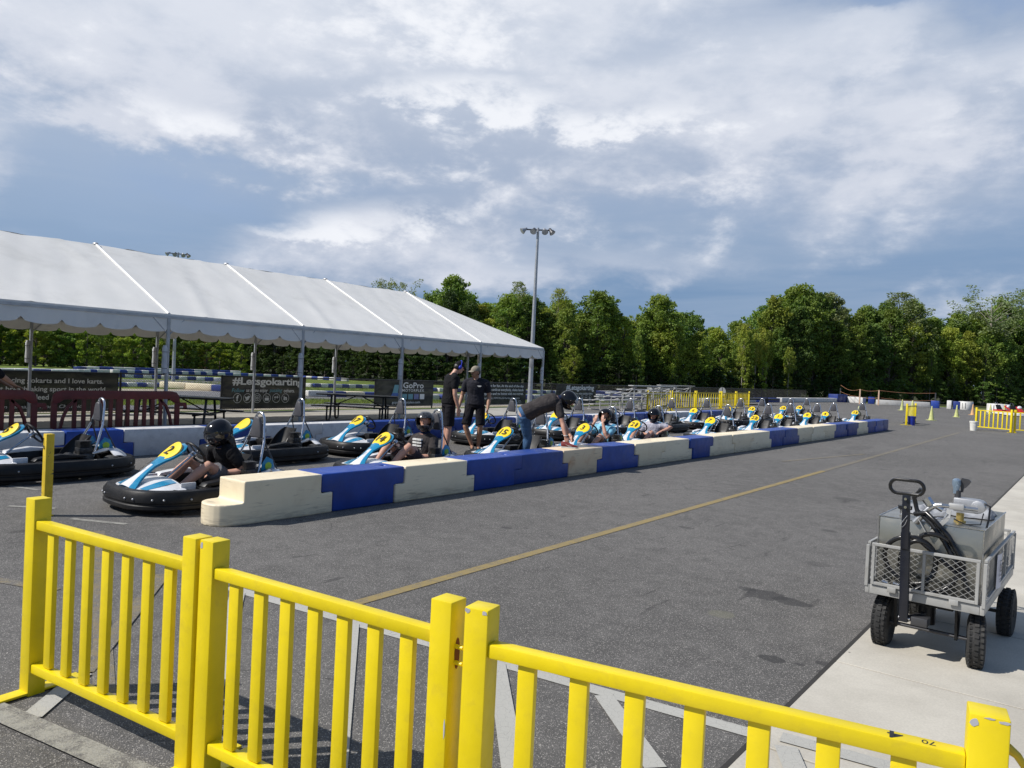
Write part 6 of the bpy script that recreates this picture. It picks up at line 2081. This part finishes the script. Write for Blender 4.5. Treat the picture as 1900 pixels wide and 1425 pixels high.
Jb = dict(pelvis=bw(-7.70, 10.42, .93), chest=bw(-7.49, 10.62, 1.09), neck=bw(-7.28, 10.82, 1.20), head=bw(-7.15, 10.93, 1.20), face=(.50, .40, -.85), headup=(.62, .52, .45),
          hipL=bw(-7.76, 10.49, .90), hipR=bw(-7.64, 10.34, .90), shL=bw(-7.44, 10.93, 1.13), shR=bw(-7.20, 10.68, 1.11),
          elL=bw(-7.30, 10.95, .84), elR=bw(-7.08, 10.66, .82), girth=1.15, wrL=bw(-7.02, 10.83, .60), wrR=bw(-6.98, 10.62, .60), hdL=(.6, -.3, -.7), hdR=(.35, .05, -.9), pnL=(.3, -1, 0), pnR=(-.4, .9, 0),
          knL=bw(-7.76, 10.62, .52), knR=bw(-7.66, 10.50, .52), anL=bw(-7.80, 10.62, .19), anR=bw(-7.70, 10.48, .19), toeL=bw(-7.72, 10.76, .13), toeR=bw(-7.60, 10.60, .13), loose=1.3, visor='up')
pb, hb_ = person('bending man in grey t-shirt, blue jeans and black helmet reaching for a red shoe', Jb, M_TEEGREY, M_JEANS, M_SKIN, M_SHOEBLK, (bx, by, 0), 0, 'helmet', leg_cover=1.95, hands=(.8, .8), shoe_sole=False, sleeve=.6)
m = MB(); m.tube([Vector(bw(-6.985, 10.622, .625)) + Vector((.030 * math.cos(a), .030 * math.sin(a), .006 * math.sin(a))) for a in [2 * math.pi * k / 12 for k in range(12)]], .006, 6, closed=True)
m.build('wristband', M_SOLE, pb)

# red shoe on the wall
t = thing('red_shoe', 'dark red trainer with white sole lying on the rust-smeared block', 'shoe', (-6.86, 10.55, .432), math.radians(-62))
m = MB(); P = []; n = 14
for (s0, w, h0, h1_) in ((-.13, .025, .022, .085), (-.12, .035, .018, .105), (-.06, .038, .015, .100), (0, .042, .014, .080), (.06, .047, .014, .062), (.11, .043, .014, .048), (.15, .022, .018, .034)):
    P.append([(w * math.cos(2 * math.pi * k / n), s0, (h0 + h1_) / 2 + (h1_ - h0) / 2 * math.sin(2 * math.pi * k / n)) for k in range(n)])
m.rings(P); m.build('shoe_upper', M_SHOERED, t, smooth=60)
m = MB(); P = []
for (s0, w) in ((-.135, .024), (-.12, .037), (-.05, .040), (.05, .049), (.11, .045), (.155, .022)):
    P.append([(-w, s0, 0), (w, s0, 0), (w, s0, .02), (-w, s0, .02)])
m.rings(P); m.build('shoe_sole', M_SOLE, t, smooth=0)
m = MB(); m.prism([(.06, .035), (.0, .030), (-.07, .070), (-.01, .042)], 'x', .043, .050); m.prism([(.06, .035), (.0, .030), (-.07, .070), (-.01, .042)], 'x', -.050, -.043); m.build('swoosh_mark', M_SOLE, t, smooth=0)

# person leaning on the maroon barricade, mostly outside the left edge
Js = dict(pelvis=(0, 0, .98), chest=(0, .09, 1.24), neck=(0, .22, 1.47), head=(0, .32, 1.62), face=(0, .9, -.3), headup=(0, .3, .95),
          hipL=(-.095, 0, .95), hipR=(.095, 0, .95), shL=(-.19, .20, 1.40), shR=(.19, .20, 1.40), elL=(-.22, .42, 1.22), elR=(.17, .42, 1.22), wrL=(-.14, .62, 1.06), wrR=(.10, .64, 1.06),
          hdL=(.2, .8, -.3), hdR=(-.2, .8, -.3), knL=(-.11, .04, .52), knR=(.11, .0, .52), anL=(-.12, -.02, .10), anR=(.12, -.06, .10), toeL=(-.13, .13, .05), toeR=(.13, .10, .05), capmat=(M_TEEBLACK, M_TEEBLACK), loose=1.3)
person('person in black leaning an arm on the maroon barricade at the left edge', Js, M_TEEBLACK, M_SHORTBLK, M_TEEBLACK if False else M_SKIN2, M_SHOEBLK, (-13.05, 3.98, 0), 0, 'cap', sleeve=.98, leg_cover=1.9, hands=(.4, .4), voxel=.011)

# ------------------------------------------------------------------ trees


def leaf_quads(cent, size, rng, up_bias=.45):
    n = len(cent)
    nrm = rng.normal(size=(n, 3)); nrm[:, 2] += up_bias * 2; nrm /= np.linalg.norm(nrm, axis=1)[:, None]
    a = rng.normal(size=(n, 3)); t = np.cross(nrm, a); t /= np.linalg.norm(t, axis=1)[:, None]; b = np.cross(nrm, t)
    s = (size * rng.uniform(.6, 1.3, n))[:, None]
    v = np.empty((n, 4, 3))
    v[:, 0] = cent - t * s * .55; v[:, 1] = cent - b * s * .38; v[:, 2] = cent + t * s * .55; v[:, 3] = cent + b * s * .38
    v[:, 1] += nrm * s * .1; v[:, 3] += nrm * s * .1
    return v.reshape(-1, 3)


def mesh_from_quads(name, verts, material):
    n = len(verts) // 4
    me = bpy.data.meshes.new(name)
    me.vertices.add(n * 4); me.vertices.foreach_set('co', verts.astype(np.float32).ravel())
    me.loops.add(n * 4); me.loops.foreach_set('vertex_index', np.arange(n * 4, dtype=np.int32))
    me.polygons.add(n); me.polygons.foreach_set('loop_start', np.arange(0, n * 4, 4, dtype=np.int32))
    me.polygons.foreach_set('loop_total', np.full(n, 4, dtype=np.int32))
    me.update(); me.materials.append(material)
    return me


def tree_proto(seed, H, Wd, base, nclump, per, leaf, kind='round', density=1.0, bark=None):
    """unit tree of height H: crown of leaf clumps on limbs, tapered trunk. returns (crown mesh, trunk mesh)"""
    rng = np.random.RandomState(seed)
    cl = []; limbs = []
    for k in range(nclump):
        u = rng.uniform(0, 1) ** .85
        z = H * (base + (1 - base) * u)
        if kind == 'round': prof = math.sin(math.pi * min(1, .12 + .88 * u)) ** .6 * (1.0 if u < .6 else 1.0)
        elif kind == 'cone': prof = (1 - u) ** .7 * .95 + .08
        elif kind == 'column': prof = .9 * (1 - u ** 5) + .1
        else: prof = (u ** .8) * (1.25 if u < .85 else .9)      # vase
        a = rng.uniform(0, 2 * math.pi)
        rr = Wd / 2 * prof * (rng.uniform(.25, 1) ** .5) * rng.uniform(.75, 1.12)
        c = np.array([rr * math.cos(a), rr * math.sin(a), z])
        r = H * rng.uniform(.030, .068) * (1 if kind != 'vase' else .8)
        cl.append((c, r)); limbs.append(c)
    for k in range(int(nclump * .75)):          # small twig-end sprays just outside the main clumps
        c0, r0_ = cl[rng.randint(len(cl))]
        dv = rng.normal(size=3); dv[2] = abs(dv[2]) * .9; dv[:2] += c0[:2] / max(.1, Wd) * 2.0; dv /= np.linalg.norm(dv)
        cl.append((c0 + dv * r0_ * rng.uniform(1.1, 1.7), H * rng.uniform(.012, .026)))
    pts = []
    for c, r in cl:
        n = int(per * rng.uniform(.6, 1.4) * density * min(1.0, (r / (H * .045)) ** 1.6))
        d = rng.normal(size=(n, 3)); d /= np.linalg.norm(d, axis=1)[:, None]
        q = c + d * (r * rng.uniform(.35, 1.15, n) ** .6)[:, None] * np.array([1.15, 1.15, .8])
        pts.append(q)
    pts = np.concatenate(pts)
    pts = pts[pts[:, 2] > .1]
    crown = mesh_from_quads('crown', leaf_quads(pts, leaf, rng), M_LEAF[0])
    m = MB(); bend = rng.uniform(-.02, .02, 2) * H
    tr = [(bend[0] * (t_ ** 2), bend[1] * (t_ ** 2), H * .92 * t_) for t_ in (0, .15, .35, .6, .8, 1)]
    r0 = H * .017
    m.tube(tr, [r0 * 1.25, r0, r0 * .85, r0 * .6, r0 * .38, r0 * .12], 8)
    for k in range(0, nclump, 2):
        c = limbs[k]; z0 = max(H * base * .6, c[2] - H * rng.uniform(.08, .22)); t_ = z0 / (H * .92)
        p0 = Vector((bend[0] * t_ * t_, bend[1] * t_ * t_, z0)); p2 = Vector(c); p1 = p0.lerp(p2, .5) + Vector((0, 0, H * .015))
        m.tube([p0, p1, p2], [r0 * .42 * (1.1 - t_), r0 * .28 * (1.1 - t_), r0 * .08], 5, cap=False)
    trunk = m.mesh('trunk', smooth=60); trunk.materials.append(bark or M_BARK)
    return crown, trunk


protos = {}
specs = [('a', 1, 10, 4.6, .10, 150, 70, .22, 'column', 1), ('b', 2, 10, 4.4, .06, 150, 70, .22, 'round', 1), ('c', 3, 10, 3.8, .05, 140, 70, .21, 'column', 1),
         ('d', 4, 10, 5.0, .22, 150, 70, .22, 'round', 1), ('f', 15, 10, 5.4, .30, 130, 80, .22, 'round', 1), ('v', 6, 10, 5.0, .45, 80, 90, .14, 'vase', .8),
         ('s', 7, 10, 4.0, .30, 75, 85, .14, 'round', .8), ('y', 8, 5, 3.2, .03, 60, 90, .17, 'cone', 1), ('z', 9, 5, 3.6, .02, 60, 90, .17, 'round', 1), ('t', 10, 10, 4.6, .50, 60, 85, .24, 'round', 1),
         ('w', 11, 4, 1.0, .05, 45, 50, .15, 'column', 1)]
for key, seed, H, Wd, base, nc, per, lf, kd, de in specs:
    protos[key] = tree_proto(seed, H, Wd, base, nc, per, lf, kd, de, bark=M_PALEBARK if key in 'vt' else M_BARK) + (H,)
_mv = {}


def crown_variant(key, li):
    k = (key, li)
    if k not in _mv:
        if li == 0: _mv[k] = protos[key][0]
        else:
            c = protos[key][0].copy(); c.materials.clear(); c.materials.append(M_LEAF[li]); _mv[k] = c
    return _mv[k]


def tree(key, x, y, H, li, label, cat='tree', group=None, wide=1.0, z=-.02):
    H0 = protos[key][2]; s_ = H / H0
    t = thing('forest_tree' if cat == 'tree' else 'shrub', label, cat, (x, y, z), rnd.uniform(0, 6.28), group)
    t.scale = (s_ * wide, s_ * wide, s_)
    inst('crown', crown_variant(key, li), t); inst('trunk', protos[key][1], t)
    return t


def ray_pt(az_px, d):
    """world ground point at image column az_px (1900 px wide photo) and depth d along the view axis"""
    a = (az_px - 950.0) / 1427.0 * d
    return (R3[0][0] * a + R3[0][2] * d, R3[1][0] * a + R3[1][2] * d)


# (column, distance) of the wood's edge and the skyline height there, measured once in the photo
edge = [(-420, 84), (-200, 84), (0, 86), (200, 86), (400, 85), (550, 80), (700, 73), (850, 73), (1000, 75), (1150, 77), (1300, 81), (1450, 87), (1600, 96), (1750, 101), (1900, 104), (2100, 108), (2400, 112)]
sky_h = [(-420, 10), (0, 9.5), (300, 9.5), (600, 9), (690, 8.6), (760, 8.0), (830, 10.0), (870, 8.9), (920, 8.9), (955, 9.9), (1000, 9.0), (1035, 9.6), (1060, 8.0), (1105, 9.4), (1145, 9.0), (1170, 6.9), (1195, 9.2), (1230, 9.6),
         (1290, 8.8), (1330, 7.6), (1385, 9.2), (1430, 11.0), (1480, 12.6), (1535, 12.2), (1570, 11.4), (1610, 11.6), (1665, 13.4), (1705, 12.2), (1750, 12.0), (1790, 12.2), (1835, 14.6), (1875, 12.4), (1900, 12.0), (2100, 13), (2400, 13)]


def interp(tab, x):
    for (a, va), (b, vb) in zip(tab[:-1], tab[1:]):
        if a <= x <= b: return va + (vb - va) * (x - a) / (b - a)
    return tab[-1][1] if x > tab[-1][0] else tab[0][1]


GT = 'trees of the wood behind the track'
LANDM = [(0, 'beyond the left edge'), (160, 'over the first banner'), (330, 'over the maroon barricade'), (450, 'left of the big hashtag banner'), (580, 'over the hashtag banner'), (700, 'over the picnic table'),
         (810, 'over the coloured-square banner'), (905, 'behind the standing men'), (990, 'left of the floodlight pole'), (1090, 'right of the floodlight pole'), (1200, 'over the first bleacher'),
         (1300, 'over the second bleacher'), (1375, 'around the round sign'), (1470, 'over the black trailer'), (1560, 'over the low white wall'), (1680, 'over the orange rope'), (1790, 'over the lone cones'),
         (1901, 'over the right yellow barrier'), (9999, 'beyond the right edge')]
_cnt = {}


def tlabel(what, px):
    if px > 1900 or px < 0: return what + (', beyond the right edge' if px > 0 else ', beyond the left edge')
    w = next(n for q, n in LANDM if px < q)
    k = (what, w); _cnt[k] = _cnt.get(k, 0) + 1
    return f'{what}, {ORD[_cnt[k] - 1]} {w}'

rt = random.Random(21)
px = -380.0
while px < 2300:      # front row, leafy to the ground
    d = interp(edge, px) + rt.uniform(-1.2, 1.2); h = interp(sky_h, px) * rt.uniform(.66, .93)
    x, y = ray_pt(px, d); key = rt.choice('abcbd'); li = rt.choice([0, 0, 1, 0, 2, 1])
    if 450 < px < 900: li = 5  # shaded stretch of the wood, its shade painted in as darker leaves
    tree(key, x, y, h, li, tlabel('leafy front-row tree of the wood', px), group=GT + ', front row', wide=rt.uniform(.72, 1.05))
    px += rt.uniform(28, 44)
px = -400.0
while px < 2300:      # second row reaches the skyline
    d = interp(edge, px) + 5 + rt.uniform(-1.5, 1.5); h = interp(sky_h, px) * rt.uniform(.80, 1.02) * (1 + 5 / 90)
    x, y = ray_pt(px, d); key = rt.choice('abddf'); li = rt.choice([0, 0, 2, 1])
    tree(key, x, y, h, li, tlabel('tall middle-row tree of the wood', px), group=GT + ', middle row', wide=rt.uniform(.72, 1.0))
    px += rt.uniform(34, 50)
px = -400.0
while px < 2300:
    d = interp(edge, px) + 11 + rt.uniform(-2, 2); h = interp(sky_h, px) * rt.uniform(.80, .95) * (1 + 11 / 90)
    x, y = ray_pt(px, d)
    tree(rt.choice('ab'), x, y, h, rt.choice([0, 2]), tlabel('dark back-row tree of the wood', px), group=GT + ', back row', wide=rt.uniform(1.0, 1.3))
    px += rt.uniform(40, 56)
# trees that stand out
for px, dd, h, key, li, lab, wd in [
    (720, 4, 9.9, 'v', 3, 'thin-crowned pale tree showing above the tent ridge', 1.0),
    (832, 3, 10.4, 'd', 0, 'tall round tree right of the tent ridge end', .9),
    (955, 2, 10.3, 's', 3, 'slender sparse pale tree left of the floodlight pole', .8),
    (1030, 2, 9.9, 's', 1, 'sparse yellow-green tree leaning right of the floodlight pole', .9),
    (1105, 0, 9.6, 'a', 0, 'broad dark green tree right of the floodlight pole', 1.1),
    (1215, 1, 9.9, 'd', 0, 'tall green tree right of the sky notch', 1.05),
    (1430, 2, 11.2, 'c', 1, 'narrow yellow-green tree left of the tallest middle tree', .9),
    (1482, 3, 13.2, 'd', 0, 'tallest round tree right of centre above the karts', .95),
    (1532, 4, 12.8, 'd', 3, 'pale green tree touching the tallest round tree', .85),
    (1664, 3, 14.1, 's', 3, 'pale airy tree above the cones', 1.5),
    (1836, 0, 14.9, 'v', 3, 'big vase-shaped bare-limbed pale tree near the right edge', 1.35),
    (1062, -3, 4.2, 'b', 1, 'bright small bush-like tree at the wood edge below the pole', .9),
    (1462, -3, 5.6, 't', 1, 'young bright green tree with pale trunk behind the far karts', .55),
    (1588, -3, 2.8, 'b', 1, 'low bright bush where the orange rope starts', 1.4),
    (380, -4, 5.8, 'b', 4, 'rusty orange young tree under the tent edge', .8)]:
    x, y = ray_pt(px, interp(edge, px) + dd)
    tree(key, x, y, h, li, lab, wide=wd)
for k, (px, h) in enumerate([(1376, 7.5), (1384, 7.0), (1400, 6.8), (1413, 7.4), (1421, 7.0), (1247, 5.5), (1180, 6), (885, 6), (1560, 7), (1726, 7), (1826, 8), (1850, 5), (1770, 4.5)]):
    x, y = ray_pt(px, interp(edge, px) - 2.2)
    tree('t', x, y, h, 1 if k < 6 else 0, tlabel('slim tree with bare pale trunk', px), group='slim pale-trunked trees', wide=.42)
for k, (px, h) in enumerate([(1381, 5.0), (1389, 5.6), (1415, 5.0), (1462, 4.2), (1186, 4.6), (1247, 3.6)]):
    x, y = ray_pt(px, interp(edge, px) - 2.6)
    tree('w', x, y, h, 1, tlabel('narrow column of sunlit vine', px), cat='vine', group='vine columns at the wood edge', wide=.7)
# young bright trees left, behind the far wall
for k in range(26):
    px = -60 + k * 20 + rt.uniform(-7, 7); d = 62 + k * .45 + rt.uniform(-1, 2.0)
    x, y = ray_pt(px, d)
    tree(rt.choice('yz'), x, y, rt.uniform(3.4, 4.6) * (1.0 if k < 20 else .8), rt.choice([1, 1, 0]), tlabel('young sunlit tree behind the far curb', px), group='young trees behind the far wall', wide=rt.uniform(.9, 1.2))
for px in range(-100, 2100, 26):
    d = interp(edge, px) - rt.uniform(2.0, 3.2); x, y = ray_pt(px, d)
    tree(rt.choice('yz'), x, y, rt.uniform(1.8, 3.2), (5 if 430 < px < 1600 else rt.choice([2, 0, 2, 5])), tlabel('low undergrowth bush of the wood', px), cat='bush', group='undergrowth bushes', wide=1.3)  # middle bushes take the leaf colour with shade painted in

# grass tufts along the visible infield strips
rg = np.random.RandomState(3)
cs = []
for (xa, xb, ya, yb, n) in ((-26.7, -23.5, 8, 30, 14000), (-44, -34.5, 12, 34, 9000), (-26.0, -23.0, 30, 44, 4000)):
    q = np.stack([rg.uniform(xa, xb, n), rg.uniform(ya, yb, n), np.zeros(n)], 1); cs.append(q)
cs = np.concatenate(cs); n = len(cs)
hgt = rg.uniform(.03, .09, n); ang = rg.uniform(0, 6.28, n); w = .012
t_ = np.stack([np.cos(ang), np.sin(ang), np.zeros(n)], 1); lean = rg.normal(size=(n, 3)) * .03; lean[:, 2] = 0
v = np.empty((n, 4, 3)); v[:, 0] = cs - t_ * w; v[:, 1] = cs + t_ * w; up_ = np.zeros((n, 3)); up_[:, 2] = hgt
v[:, 2] = cs + up_ + lean + t_ * .003; v[:, 3] = cs + up_ + lean - t_ * .003; v[:, :, 2] -= .01
gm = mesh_from_quads('grass_tufts', v.reshape(-1, 3), make_leaf('grass_blade', (.06, .11, .02), (.17, .22, .05), (.14, .2, .03)))
o = bpy.data.objects.new('grass_tufts', gm); col.objects.link(o); tag(o, 'short sunlit grass on the infield strips', 'grass', None, 'stuff')

# unused originals
for me in list(bpy.data.meshes):
    if me.users == 0: bpy.data.meshes.remove(me)
